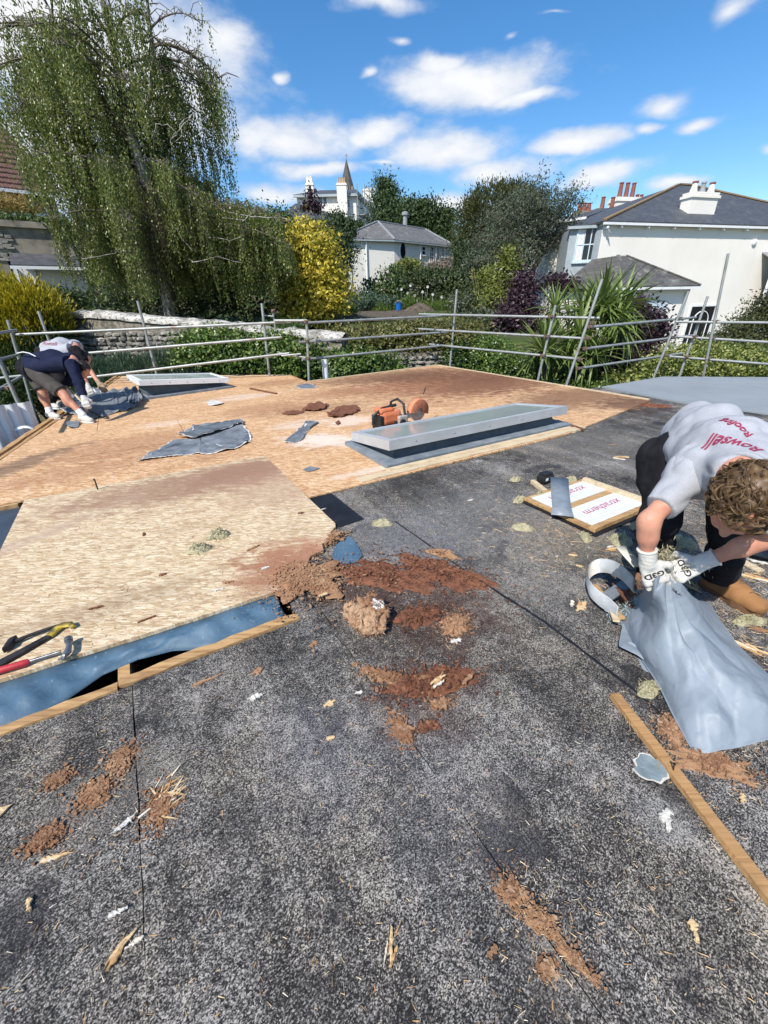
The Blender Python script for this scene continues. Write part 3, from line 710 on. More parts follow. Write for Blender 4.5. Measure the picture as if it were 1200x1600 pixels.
# ------------------------------------------------------------------ buildings
class Facade:
    def __init__(s, A, B, z0, z1):
        s.A = np.array([A[0], A[1], 0.0]); s.B = np.array([B[0], B[1], 0.0]); s.t = nv(s.B - s.A); s.w = np.linalg.norm(s.B - s.A)
        s.n = np.array([s.t[1], -s.t[0], 0.0]); s.z0, s.z1 = z0, z1          # n faces out (towards the camera for walls run left to right)
    def p(s, t, z, o=0.0): return s.A + s.t * t + s.n * o + ZX * z
    def hit(s, px, py):
        """(t, z) where the ray of a pixel meets this wall"""
        r = ray(px, py); k = ((s.A - EYE) @ s.n - 0) / (r @ s.n); q = EYE + r * k
        return (q - s.A) @ s.t, q[2]
    def box(s, mb, t0, t1, z0, z1, o0, o1):
        mb.box(s.p((t0 + t1) / 2, (z0 + z1) / 2, (o0 + o1) / 2), (t1 - t0, abs(o1 - o0), z1 - z0), (s.t, s.n, ZX))
    def window(s, parent, t0, t1, z0, z1, cols=2, rows=2, fr=.07, m_='paint', sill=True, curtain=False, name='window'):
        mb = MB(); b = .025
        s.box(mb, t0 - fr, t0, z0 - fr, z1 + fr, 0.002, .05); s.box(mb, t1, t1 + fr, z0 - fr, z1 + fr, .002, .05)
        s.box(mb, t0, t1, z0 - fr, z0, .002, .05); s.box(mb, t0, t1, z1, z1 + fr, .002, .05)
        for c in range(1, cols): x = t0 + (t1 - t0) * c / cols; s.box(mb, x - b, x + b, z0, z1, .012, .042)
        for c in range(1, rows): y = z0 + (z1 - z0) * c / rows; s.box(mb, t0, t1, y - b, y + b, .012, .046)
        w = mb.build(name, M[m_], parent)
        mb = MB(); s.box(mb, t0, t1, z0, z1, .004, .02); mb.build('pane', M['glass'], w)
        if sill:
            mb = MB(); s.box(mb, t0 - fr - .05, t1 + fr + .05, z0 - fr - .07, z0 - fr - .003, .003, .11); mb.build('sill', M[m_], w)
        if curtain:
            for a, c in ((t0, t0 + (t1 - t0) * .30), ):
                mb = MB(); rows_ = []
                for k in range(15): x = a + (c - a) * k / 14; o_ = .024 + .006 * math.sin(k * 1.9); rows_.append([s.p(x, z0, o_), s.p(x, z1, o_)])
                mb.sheet(rows_); mb.build('curtain', M['paint'], w)
        return w
def slab_roof(mb, pts, th=.1):
    """a roof plane: polygon with thickness, points in order"""
    P = [np.array(p, float) for p in pts]; n = nv(np.cross(P[1] - P[0], P[2] - P[0])); n = n if n[2] > 0 else -n
    mb.add([p - n * th for p in P] + P, [list(range(len(P)))[::-1], list(range(len(P), 2 * len(P)))] + [[i, (i + 1) % len(P), len(P) + (i + 1) % len(P), len(P) + i] for i in range(len(P))])
def bar(name, p, q, w, h, m_, parent, drop=0.0):
    p, q = np.array(p, float), np.array(q, float); t = nv(q - p); s_ = nv(np.cross(ZX, t)) if abs(t[2]) < .99 else AX; u_ = np.cross(t, s_)
    mb = MB(); mb.box((p + q) / 2 - ZX * drop, (np.linalg.norm(q - p), w, h), (t, s_, u_)); return mb.build(name, M[m_], parent)
def body(mb, pts, z0, z1): mb.prism([np.array([p[0], p[1], 0.0]) for p in pts], z0, z1)
def chimney(parent, c, wx, wy, z0, z1, pots, ax, potm='redpot', wm='villa', ph=.8, pr=.13, taper=.72, name='chimney'):
    mb = MB(); A = (nv(ax), nv(np.cross(ZX, ax)), ZX); c = np.array([c[0], c[1], 0.0])
    mb.box(c + ZX * (z0 + z1) / 2, (wx, wy, z1 - z0), A); mb.box(c + ZX * (z1 - .12), (wx + .14, wy + .14, .12), A); mb.box(c + ZX * (z1 + .035), (wx + .02, wy + .02, .07), A)
    ch = mb.build(name, M[wm], parent)
    for k in range(pots):
        q = c + A[0] * (wx * .8 * ((k + .5) / pots - .5)) + ZX * (z1 + .07)
        mb = MB(); mb.lathe(q, [(pr, 0), (pr * 1.05, .05), (pr * .92, .1), (pr * taper, ph * .9), (pr * taper * 1.25, ph * .93), (pr * taper * 1.2, ph), (pr * taper * .7, ph), (pr * .6, ph * .6)], 10)
        mb.build('chimney_pot', M[potm], ch)
    return ch

# --- white house at the right
H1 = thing('white_house', 'large cream rendered house with dark slate hip roof and broad white chimney behind the palm', 'house', (14, 26, -1.2))
A1 = np.array([11.05, 24.0]); t1 = np.array([math.cos(.262), math.sin(.262)]); n1 = np.array([-t1[1], t1[0]])
W1, D1 = 19.3, 10.5
f1 = Facade(A1, A1 + t1 * W1, -1.3, 4.86)
c00, c10, c11, c01 = A1, A1 + t1 * W1, A1 + t1 * W1 + n1 * D1, A1 + n1 * D1
mb = MB(); body(mb, [c00, c10, c11, c01], -1.5, 4.86); mb.build('wall', M['cream'], H1)
ov = .20; ez = 4.90
E00, E10, E11, E01 = [np.array([*(c + t1 * a * ov + n1 * b * ov), ez]) for c, a, b in ((c00, -1, -1), (c10, 1, -1), (c11, 1, 1), (c01, -1, 1))]
apz = 7.75
R0 = np.array([*(A1 + t1 * 9.3 + n1 * D1 / 2), apz]); R1 = np.array([*(A1 + t1 * 10.2 + n1 * D1 / 2), apz])
mb = MB()
for pg in ((E00, E10, R1, R0), (E10, E11, R1), (E11, E01, R0, R1), (E01, E00, R0)): slab_roof(mb, pg, .09)
rf = mb.build('roof', M['slate'], H1)
for a, b in ((E00, R0), (E10, R1), (R0, R1)): bar('hip_tile', a + (b - a) * .004 + ZX * .03, b + ZX * .03, .22, .07, 'ridge', rf)
g0, g1 = E00 - ZX * .12, E10 - ZX * .12
bar('gutter', g0 - np.array([*n1, 0]) * .02, g1 - np.array([*n1, 0]) * .02, .11, .10, 'paint', H1)
bar('soffit', np.array([*(A1 - n1 * .11), 4.80]), np.array([*(A1 + t1 * W1 - n1 * .11), 4.80]), .19, .03, 'paint', H1)
for k in range(11):
    q = f1.p(.9 + k * 1.62, 4.70, .12); mb = MB(); mb.box(q, (.07, .22, .14), (f1.t, f1.n, ZX)); mb.build('eaves_bracket', M['paint'], H1)
cq_ = far(1092, 318, 27.0); cb = cq_ * np.array([1, 1, 0]); ct_ = far(1097, 299, 26.7)[2]
chimney(H1, cb, 1.78, .62, 5.4, ct_ - .1, 0, f1.t, wm='villa')
for k, (m_, r_) in enumerate((('villa', .13), ('lead', .11), ('villa', .13))):
    q = cb + f1.t * (-.58 + .58 * k) + ZX * (ct_ - .04)
    mb = MB(); mb.lathe(q, [(r_ * 1.5, 0), (r_ * 1.1, .22), (r_ * .9, .42)], 10); mb.build('chimney_pot', M[m_], H1)
    mb = MB(); mb.lathe(q, [(r_ * .95, .42), (r_ * 1.15, .43), (r_ * 1.15, .50), (r_ * .6, .50)], 10); mb.build('pot_cap', M['redpot' if k != 1 else 'lead'], H1)
# alarm box
ta, za = f1.hit(1178, 379); mb = MB(); mb.lathe(f1.p(ta, za, .002), [(.16, 0), (.16, .07), (.10, .11)], 16, f1.n); ab = mb.build('alarm_box', M['paint'], H1)
mb = MB(); mb.box(f1.p(ta, za - .02, .118), (.12, .01, .05), (f1.t, f1.n, ZX)); mb.build('badge', M['bluepaint'], ab)
# camera on the corner under the eaves
mb = MB(); mb.box(f1.p(.05, 4.62, .14), (.10, .26, .10), (f1.t, f1.n, ZX), .02); mb.tube([f1.p(.05, 4.62, .2), f1.p(.25, 4.35, .25), f1.p(.35, 4.3, .05)], .03, 6); mb.build('security_camera', M['paint'], H1)
# arched door pair
t0, z1_ = f1.hit(1070, 480); tR, _z = f1.hit(1113, 480)
t0 = f1.hit(1072, 510)[0]; tR = f1.hit(1108, 510)[0]; zt = f1.hit(1092, 479)[1]
dr = f1.window(H1, t0, tR, -1.25, zt, 2, 1, .10, 'paint', False, name='door')
tm = (t0 + tR) / 2
for sgn in (-1, 1):
    mb = MB(); R_ = (tR - t0) / 2 * .62
    mb.tube([f1.p(tm + sgn * R_ * math.sin(a), zt - .75 + R_ * .95 * math.cos(a), .05) for a in np.linspace(0, PI / 2, 9)] + [f1.p(tm + sgn * R_, -1.2, .05)], .03, 6); mb.build('glazing_bar', M['paint'], dr)
# glazed veranda at the right with trellis brackets
tv, zv = f1.hit(1180, 445)
V1 = thing('veranda', 'white framed glazed veranda with trellis brackets on the right end of the cream house', 'veranda', f1.p(tv, -1.2, .6))
for k, tt in enumerate((tv - .1, tv + 1.5, tv + 3.1)):
    mb = MB(); mb.box(f1.p(tt, 1.0, .75), (.10, .10, 4.4), (f1.t, f1.n, ZX)); mb.build('post', M['paint'], V1)
    if k < 2:
        mb = MB(); f1.box(mb, tt + .05, tt + 1.55, 1.05, 3.0, .70, .72); mb.build('pane', M['glass'], V1)
        bar('rail', f1.p(tt, 1.02, .75), f1.p(tt + 1.6, 1.02, .75), .06, .07, 'paint', V1); bar('rail', f1.p(tt, .55, .75), f1.p(tt + 1.6, .55, .75), .05, .05, 'paint', V1)
        bar('rail', f1.p(tt, 3.05, .75), f1.p(tt + 1.6, 3.05, .75), .08, .1, 'paint', V1)
        for q in range(4):
            a = tt + .05 + q * .39; bar('lattice_bar', f1.p(a, .57, .75), f1.p(a + .37, 1.0, .75), .02, .02, 'paint', V1); bar('lattice_bar', f1.p(a + .37, .57, .752), f1.p(a, 1.0, .752), .02, .02, 'paint', V1)
        mb = MB(); mb.tube([f1.p(tt + .05 + .75 * (1 - math.cos(a)), .52 - .8 * (1 - math.sin(a)), .75) for a in np.linspace(0, PI / 2, 9)], .02, 6); mb.build('bracket', M['paint'], V1)
        for q in range(5):
            a = PI / 2 * (q + .5) / 5; bar('lattice_bar', f1.p(tt + .06, .5, .75), f1.p(tt + .05 + .75 * (1 - math.cos(a)), .52 - .8 * (1 - math.sin(a)), .75), .018, .018, 'paint', V1)
mb = MB(); slab_roof(mb, [f1.p(tv - .3, 3.15, 1.0), f1.p(tv + 4, 3.15, 1.0), f1.p(tv + 4, 3.7, .01), f1.p(tv - .3, 3.7, .01)], .05); mb.build('roof', M['lead'], V1)
# bay with a sash window on the left flank
fb = Facade((9.72, 24.72), (10.93, 24.5), -1.3, 4.75)
mb = MB(); sw_ = Facade((10.93, 24.52), (11.06, 24.02), -1.3, 4.8); sw_.box(mb, -.03, sw_.w - .03, -1.3, 4.72, .004, .03); mb.build('pilaster', M['greypaint'], H1)
mb = MB(); body(mb, [fb.p(0, 0)[:2], fb.p(fb.w, 0)[:2], fb.p(fb.w, 0, -2.4)[:2], fb.p(0, 0, -2.4)[:2]], -1.4, 4.72); mb.build('bay', M['greypaint'], H1)
for k in range(14):
    mb = MB(); fb.box(mb, .0, fb.w * .86, 2.55 - .2 * k - .19, 2.55 - .2 * k, .003, .02 + .004 * (k % 2)); mb.build('board', M['paint'], H1)
bar('cornice', fb.p(-.15, 4.74, .05), fb.p(fb.w + .02, 4.74, .05), .32, .12, 'greypaint', H1)
wa_, wb_ = fb.hit(901, 385)[0], fb.hit(931, 385)[0]; fb.window(H1, wa_, wb_, fb.hit(910, 406)[1], fb.hit(916, 358)[1], 3, 2, .09, 'bluepaint', True, True)

# --- garage in front of the white house
G1 = thing('garage', 'low white garage with lichened slate hip roof in front of the cream house', 'garage', (12, 20, -1.2))
ag = np.array([10.15, 19.9]); fg = Facade(ag, ag + t1 * 4.0, -1.3, 1.94)
gd = 3.6; gp = [fg.p(0, 0)[:2], fg.p(4, 0)[:2], fg.p(4, 0, -gd)[:2], fg.p(0, 0, -gd)[:2]]
mb = MB(); body(mb, gp, -1.4, 1.94); mb.build('wall', M['villa'], G1)
q = [fg.p(-.3, 1.98, .3), fg.p(4.3, 1.98, .3), fg.p(4.3, 1.98, -gd), fg.p(-.3, 1.98, -gd)]; ap0 = fg.p(1.5, 3.3, -1.9); ap1 = fg.p(1.95, 3.3, -1.9)
ap2 = fg.p(1.5, 3.3, -gd); ap3 = fg.p(1.95, 3.3, -gd)
mb = MB()
for pg in ((q[0], q[1], ap1, ap0), (q[1], q[2], ap3, ap1), (q[3], q[0], ap0, ap2), (ap0, ap1, ap3, ap2)): slab_roof(mb, pg, .08)
rg = mb.build('roof', M['slatemoss'], G1)
for a, b in ((q[0], ap0), (q[1], ap1)): bar('hip_tile', a + ZX * .02, b + ZX * .02, .16, .05, 'slatemoss', rg)
bar('gutter', q[0] - ZX * .1, q[1] - ZX * .1, .10, .10, 'paint', G1); bar('fascia', fg.p(0, 1.83, .06), fg.p(4, 1.83, .06), .09, .16, 'paint', G1)
mb = MB(); fg.box(mb, .35, 3.0, -1.25, 1.35, .003, .05); gdoor = mb.build('garage_door', M['bluepaint'], G1)
for k in range(9): mb = MB(); fg.box(mb, .38, 2.97, -1.2 + .28 * k, -1.2 + .28 * k + .265, .051, .062); mb.build('panel', M['bluepaint'], gdoor)
mb = MB(); mb.tube([fg.p(3.9, 1.85, .1), fg.p(3.9, -1.2, .1)], .045, 8); mb.build('downpipe', M['greypaint'], G1)

# --- cream rear house behind the olive tree
H2 = thing('rear_house', 'cream house with dark sash windows half hidden behind the grey olive tree', 'house', (12, 33, -1))
f2 = Facade(far(828, 400, 33.5)[:2], far(905, 400, 31.0)[:2], -1.2, 6.1)
mb = MB(); body(mb, [f2.p(0, 0)[:2], f2.p(f2.w, 0)[:2], f2.p(f2.w, 0, -7)[:2], f2.p(0, 0, -7)[:2]], -1.5, 6.1); mb.build('wall', M['cream'], H2)
for px0, px1, py0, py1 in ((838, 853, 380, 342), (864, 879, 378, 345), (850, 862, 437, 428), (836, 845, 437, 428)):
    a = f2.hit(px0, (py0 + py1) / 2); b = f2.hit(px1, (py0 + py1) / 2); zz0 = f2.hit((px0 + px1) / 2, py0)[1]; zz1 = f2.hit((px0 + px1) / 2, py1)[1]
    f2.window(H2, a[0], b[0], zz0, zz1, 2, 2, .06)
mb = MB(); q = [f2.p(-.3, 6.12, .3), f2.p(f2.w + .2, 6.12, .3), f2.p(f2.w + .2, 7.0, -3.5), f2.p(1.6, 7.0, -3.5)]; slab_roof(mb, q, .1); slab_roof(mb, [q[0], q[3], f2.p(-.3, 6.12, -7.2)], .1)
mb.build('roof', M['slate'], H2)
bar('gutter', f2.p(-.3, 6.05, .32), f2.p(f2.w + .2, 6.05, .32), .12, .12, 'paint', H2)
fp = Facade(far(898, 345, 33)[:2], far(948, 345, 33)[:2], 0, 8)
mb = MB(); fp.box(mb, -.4, fp.w + .6, 5, far(915, 336, 33)[2], -1, 0); mb.build('parapet', M['concrete'], H2)
for px, n_, zt_, zb_ in ((911, 3, 322, 338), ):
    c = far(px, 336, 34); chimney(H2, c, 1.3, .6, c[2] - 1.2, far(px, 333, 34)[2], n_, AX * 0 + np.array([1, .2, 0]), ph=.5, pr=.17, wm='concrete')
c = far(947, 330, 35); chimney(H2, c, 1.9, .7, c[2] - 1.5, far(947, 329, 35)[2], 2, np.array([1, .2, 0]), ph=.7, pr=.16, wm='concrete')
c = far(975, 320, 36); chimney(H2, c, 1.9, .9, c[2] - 2.2, far(975, 312, 36)[2], 3, np.array([1, .2, 0]), ph=.9, pr=.17)
c = far(996, 322, 37); chimney(H2, c, .9, .7, c[2] - 1.6, far(996, 319, 37)[2], 2, np.array([1, .2, 0]), ph=.5, pr=.15)

# --- white two-storey house in the middle
H3 = thing('white_house', 'flaking white house with grey hipped slate roof and flue pipe beyond the garden', 'house', (2, 44, 2))
pl, pc, pr_ = far(535, 373, 40.4)[:2], far(616, 377, 42.0)[:2], far(706, 385, 47.0)[:2]; zg = 6.45
pb1 = pr_ + np.array([-4.0, 4.8]); pb0 = pl + np.array([0.6, 7.6])
fl = Facade(pl, pc, 1, zg); fr_ = Facade(pc, pr_, 1, zg)
mb = MB(); body(mb, [pl, pc, pr_, pb1, pb0], 1.0, zg); mb.build('wall', M['white'], H3)
def ovh(p, d): c_ = (pl + pr_ + pb1 + pb0) / 4; v_ = p - c_; return np.array([*(c_ + v_ * (1 + d / np.linalg.norm(v_))), zg + .04])
e0, e1, e2, e3, e4 = [ovh(p, .35) for p in (pl, pc, pr_, pb1, pb0)]
r0 = far(590, 346, 45.2); r1_ = far(664, 357, 50.0); r1_[2] = r0[2]
mb = MB()
for pg in ((e0, e1, r0), (e1, e2, r1_, r0), (e2, e3, r1_), (e3, e4, r0, r1_), (e4, e0, r0)): slab_roof(mb, pg, .08)
rf = mb.build('roof', M['slatelight'], H3)
for a, b in ((e0, r0), (e1, r0), (r0, r1_), (r1_, e2)): bar('ridge_tile', a + ZX * .03, b + ZX * .03, .2, .09, 'lead', rf)
for a, b in ((e0, e1), (e1, e2)): bar('gutter', a - ZX * .1, b - ZX * .1, .1, .1, 'greypaint', H3)
mb = MB(); c = far(633, 352, 48); mb.lathe(c - ZX * .4, [(.22, 0), (.22, 1.15), (.34, 1.2), (.34, 1.42), (.12, 1.5)], 10); mb.build('flue', M['lead'], H3)
tq = fl.hit(572, 400)[0]; mb = MB(); mb.tube([fl.p(tq, zg - .1, .12), fl.p(tq, 1.2, .12)], .07, 8); mb.build('downpipe', M['paint'], H3)
a = fr_.hit(629, 392); mb = MB(); mb.lathe(fr_.p(a[0], a[1], .003), [(.001, .02), (.30, .02), (.34, .05), (.38, .0)], 16, fr_.n)
mb.v = [tuple(np.array([0, 0, 0]) + np.array(v_) + ZX * ((v_[2] - a[1]) * .9)) for v_ in mb.v]; ow = mb.build('oval_window', M['paint'], H3)
mb = MB(); mb.prism([fr_.p(a[0], a[1]) + fr_.t * .30 * math.cos(q_) + ZX * .58 * math.sin(q_) for q_ in np.linspace(0, 2 * PI, 25)[:-1]], .05, .065, fr_.n); mb.build('pane', M['glass'], ow, fix=True)
for px0, px1, py0, py1, cc, rr in ((659.5, 664, 397, 386, 1, 2), (672, 677, 408, 386, 2, 3), (681.5, 686, 406, 387, 2, 3), (690, 694, 400, 388, 2, 2), (697, 700.5, 400, 388, 2, 2)):
    a = fr_.hit(px0, py1); b = fr_.hit(px1, py1); z0_ = fr_.hit(px0, py0)[1]; fr_.window(H3, a[0], b[0], z0_, a[1], cc, rr, .07)
for px in (656, 680):
    a = fr_.hit(px, 400)[0]; mb = MB(); mb.tube([fr_.p(a, zg - .1, .1), fr_.p(a, 2, .1)], .06, 8); mb.build('downpipe', M['paint'], H3)
# low railing by the gable
RL = thing('garden_railing', 'short low metal railing at the foot of the flaking white house', 'railing', fl.p(1, 2.2, 1))
b0_, b1_ = far(554, 452, 38), far(566, 456, 37.5)
bar('rail', b0_, b1_, .05, .05, 'coupler', RL)
for k in range(4): q = b0_ + (b1_ - b0_) * k / 3; bar('post', q, q - ZX * (q[2] - gz(q[0], q[1])), .04, .04, 'coupler', RL)

# --- pale villa with scaffold, far off on the rise
H4 = thing('villa', 'pale villa with buff chimney pots on the rise below the church spire', 'house', far(520, 340, 76))
va, vb_, vc = far(463, 303, 74)[:2], far(556, 308, 74)[:2], far(586, 312, 86)[:2]; zv = far(520, 305, 74)[2]
vd = va + (vc - vb_)
fv = Facade(va, vb_, 6, zv); fw_ = Facade(vb_, vc, 6, zv)
mb = MB(); body(mb, [va, vb_, vc, vd], 4, zv); mb.build('wall', M['villa'], H4)
c_ = (va + vb_ + vc + vd) / 4
e_ = [np.array([*(c_ + (p - c_) * 1.07), zv + .1]) for p in (va, vb_, vc, vd)]; zr = far(505, 292, 78)[2]
ra = np.array([*(va * .33 + vd * .33 + c_ * .34), zr]); rb = np.array([*(vb_ * .33 + vc * .33 + c_ * .34), zr])
mb = MB()
for pg in ((e_[0], e_[1], rb, ra), (e_[1], e_[2], rb), (e_[2], e_[3], ra, rb), (e_[3], e_[0], ra)): slab_roof(mb, pg, .15)
mb.build('roof', M['slate'], H4)
for a, b in ((0, 1), (1, 2)): bar('gutter', e_[a] - ZX * .2, e_[b] - ZX * .2, .25, .3, 'greypaint', H4)
for px in (501, 508): a = fv.hit(px - 2.4, 315); b = fv.hit(px + 2.4, 315); fv.window(H4, a[0], b[0], fv.hit(px, 320)[1], fv.hit(px, 309)[1], 2, 2, .12, sill=False)
a = fv.hit(542.5, 315); b = fv.hit(546, 315); fv.window(H4, a[0], b[0], fv.hit(544, 324)[1], fv.hit(544, 312)[1], 2, 3, .12, sill=False)
for px in (563, 570, 577): a = fw_.hit(px - 1.2, 318); b = fw_.hit(px + 1.2, 318); fw_.window(H4, a[0], b[0], fw_.hit(px, 326)[1], fw_.hit(px, 314)[1], 2, 2, .12, sill=False)
tx = fv.t
c = far(534, 295, 73.2); chimney(H4, c, 1.4, .9, 7, far(534, 288, 73.2)[2], 5, tx, 'buffpot', ph=.7, pr=.13)
c = far(484, 290, 80); chimney(H4, c, 1.2, .9, zv - .5, far(484, 288, 80)[2], 4, tx, 'villa', ph=.9, pr=.16)
c = far(576, 300, 84); chimney(H4, c, 1.9, 1.0, zv - .5, far(576, 297, 84)[2], 4, tx, 'buffpot', ph=.3, pr=.16)
SCF = thing('facade_scaffold', 'distant grey scaffold standing against the right side of the pale villa', 'scaffold', fw_.p(4, 6, 1))
for o_ in (.5, 1.6):
    for k in range(6):
        t_ = -1 + fw_.w * k / 5 * 1.15; hh = zv + (4.2 if k in (2, 3) and o_ > 1 else 1.0); mb = MB(); mb.tube([fw_.p(t_, 6, o_), fw_.p(t_, hh, o_)], .055, 5); mb.build('pole', M['galv'], SCF)
    for z_ in (zv - 8.5, zv - 6.5, zv - 4.5, zv - 2.6, zv - 1.6, zv - .1): mb = MB(); mb.tube([fw_.p(-1.6, z_, o_), fw_.p(fw_.w * 1.2, z_, o_)], .05, 5); mb.build('rail', M['galv'], SCF)
for z_ in (zv - 4.5, zv - 2.7): mb = MB(); fw_.box(mb, -1.4, fw_.w * 1.15, z_, z_ + .08, .5, 1.6); mb.build('platform', M['lead'], SCF)
for k in range(3): mb = MB(); t_ = -1 + fw_.w * .3 * k; mb.tube([fw_.p(t_, zv - 8.5, 1.65), fw_.p(t_ + 3.2, zv - 4.5, 1.65)], .05, 5); mb.build('brace', M['galv'], SCF)
for z_ in (zv - 3.6, zv - 2.7, zv - 4.4): mb = MB(); mb.tube([fv.p(fv.w * .45, z_, 1.0), fv.p(fv.w, z_, 1.0)], .045, 5); mb.build('rail', M['galv'], SCF)
for k in range(5): mb = MB(); t_ = fv.w * (.45 + .13 * k); mb.tube([fv.p(t_, zv - 5, 1.0), fv.p(t_, zv - 2.6, 1.0)], .045, 5); mb.build('pole', M['galv'], SCF)
# grey hip roof in front of the villa
H5 = thing('low_house', 'low house with dark grey hip roof in front of the pale villa', 'house', far(505, 350, 58))
ha, hb = far(440, 345, 57), far(550, 345, 60); zz = far(545, 344, 59)[2]; fh_ = Facade(ha[:2], hb[:2], 3, zz)
mb = MB(); body(mb, [fh_.p(0, 0)[:2], fh_.p(fh_.w, 0)[:2], fh_.p(fh_.w, 0, -7)[:2], fh_.p(0, 0, -7)[:2]], 2, zz); mb.build('wall', M['villa'], H5)
q = [fh_.p(-.5, zz, .5), fh_.p(fh_.w + .5, zz, .5), fh_.p(fh_.w + .5, zz, -7.5), fh_.p(-.5, zz, -7.5)]; zt = far(480, 317, 61)[2]; a, b = fh_.p(2.5, zt, -3.5), fh_.p(fh_.w - 5.5, zt, -3.5)
mb = MB()
for pg in ((q[0], q[1], b, a), (q[1], q[2], b), (q[2], q[3], a, b), (q[3], q[0], a)): slab_roof(mb, pg, .12)
mb.build('roof', M['slate'], H5)
# church spire
S1 = thing('church_spire', 'slender pointed grey stone church spire rising behind the pale villa', 'spire', far(543, 300, 112))
c = far(543, 302, 112); top_ = far(541, 247, 112)
mb = MB(); k8 = 8; R_ = 2.15
bs = [c + np.array([math.cos(2 * PI * (k + .5) / 8), math.sin(2 * PI * (k + .5) / 8), 0]) * R_ - ZX * 1.0 for k in range(8)]
mb.add(bs + [top_], [[k, (k + 1) % 8, 8] for k in range(8)]); M['darkstone'] = simple('grey_spire_stone', (0.10, 0.097, 0.092), .9, scale=1.5, col2=(.06, .06, .058)); sp = mb.build('spire', M['darkstone'], S1, fix=True)
mb = MB(); mb.tube([top_ - ZX * .3, far(541, 240, 112)], .07, 6); mb.box(far(541, 243, 112), (.7, .1, .1)); mb.build('finial_cross', M['lead'], S1)
mb = MB(); mb.box(c - ZX * 9, (4.6, 4.6, 16)); mb.build('tower', M['concrete'], S1)
for k in (4, 5, 6): # lucarnes
    a = 2 * PI * (k + 1.0) / 8; q = c + np.array([math.cos(a), math.sin(a), 0]) * 1.65 + ZX * .3; mb = MB(); mb.box(q, (.5, .5, 1.3)); mb.build('lucarne', M['concrete'], S1)

# --- brown tiled house and stone garage at the far left
H6 = thing('tiled_house', 'house with brown tiled roof and white windows behind the left side of the birch', 'house', far(20, 280, 30))
fa = Facade(far(-160, 290, 27)[:2], far(84, 305, 31.5)[:2], 2, 8.2); zz = far(30, 297, 29.8)[2]
mb = MB(); body(mb, [fa.p(0, 0)[:2], fa.p(fa.w, 0)[:2], fa.p(fa.w, 0, -9)[:2], fa.p(0, 0, -9)[:2]], 1, zz); mb.build('wall', M['tile'], H6)
q = [fa.p(-.5, zz + .05, .5), fa.p(fa.w + .4, zz + .05, .5), fa.p(fa.w - 1.2, zz + 4.6, -4.2), fa.p(-.5, zz + 4.6, -4.2)]
mb = MB(); slab_roof(mb, q, .1); rf = mb.build('roof', M['tile'], H6)
mb = MB()
for r_ in range(15):
    for k in range(46):
        f0, f1_ = r_ / 15, (r_ + 1.08) / 15; L0 = q[0] + (q[3] - q[0]) * f0; L1 = q[1] + (q[2] - q[1]) * f0; U0 = q[0] + (q[3] - q[0]) * f1_; U1 = q[1] + (q[2] - q[1]) * f1_
        s0, s1 = (k + .06) / 46, (k + .94) / 46; up = np.array([0, -.1, .05]) + ZX * .02 * rnd.random()
        P = [L0 + (L1 - L0) * s0 + up, L0 + (L1 - L0) * s1 + up, U0 + (U1 - U0) * s1 + ZX * .01, U0 + (U1 - U0) * s0 + ZX * .01]
        mb.add(P + [p - ZX * .06 for p in P], [[0, 1, 2, 3], [0, 4, 5, 1], [1, 5, 6, 2], [3, 7, 4, 0]])
tl = mb.build('roof_tile', M['tile'], rf); prop(tl, kind='stuff')
bar('gutter', q[0] - ZX * .1 + fa.n * .05, q[1] - ZX * .1 + fa.n * .05, .14, .16, 'paint', H6)
for px0, px1 in ((12, 34), (50, 66)):
    a = fa.hit(px0, 312); b = fa.hit(px1, 312); fa.window(H6, a[0], b[0], fa.hit(px0, 332)[1], fa.hit(px0, 300)[1], 1, 1, .10)
bar('band', fa.p(0, far(20, 341, 29)[2], .06), fa.p(fa.w, far(20, 341, 29)[2], .06), .12, .2, 'paint', H6)
G2 = thing('stone_garage', 'stone walled garage with stained concrete front and white half open door, left of the birch', 'garage', far(50, 440, 22))
fs = Facade(far(-120, 400, 20)[:2], far(125, 400, 23)[:2], 0, 5)
zt = fs.hit(20, 350)[1]; zb = fs.hit(60, 396)[1]
mb = MB(); fs.box(mb, 0, fs.w, zb - .05, zt - .12, -5, 0); fs.box(mb, 0, fs.hit(16, 420)[0], -.5, zb - .05, -5, 0); fs.box(mb, fs.hit(118, 440)[0], fs.w + .4, -.5, zb - .05, -5, 0); mb.build('wall', M['concrete'], G2)
mb = MB(); fs.box(mb, -.2, fs.w + .3, zt - .12, zt + .12, -5.1, .15); mb.build('coping', M['concrete'], G2)
tS = fs.hit(27, 380)[0]
for k in range(60):
    t_ = rnd.uniform(.2, tS - .1 - .4 * rnd.random()); z_ = rnd.uniform(zb - .3, zt - .25); mb = MB(); w_, h_ = rnd.uniform(.18, .42), rnd.uniform(.07, .15)
    mb.box(fs.p(t_, z_, .01), (w_, .09, h_), (fs.t, fs.n, ZX), .02); mb.build('stone', M['stone'], G2)
mb = MB(); slab_roof(mb, [fs.p(fs.hit(16, 400)[0], zb - .02, .02), fs.p(fs.w + .2, zb - .02, .02), fs.p(fs.w + .2, zb - .55, 1.3), fs.p(fs.hit(16, 400)[0], zb - .55, 1.3)], .06); mb.build('canopy', M['slate'], G2)
bar('fascia', fs.p(fs.hit(18, 412)[0], zb - .66, 1.32), fs.p(fs.w + .2, zb - .66, 1.32), .06, .12, 'paint', G2)
mb = MB(); fs.box(mb, fs.hit(26, 420)[0], fs.w, zb - 1.5, zb - .6, .0 + .003, .06); gdo = mb.build('garage_door', M['paint'], G2)
for k in range(3): mb = MB(); fs.box(mb, fs.hit(26, 420)[0] + .05, fs.w - .02, zb - 1.46 + .29 * k, zb - 1.46 + .29 * k + .25, .061, .075); mb.build('panel', M['paint'], gdo)
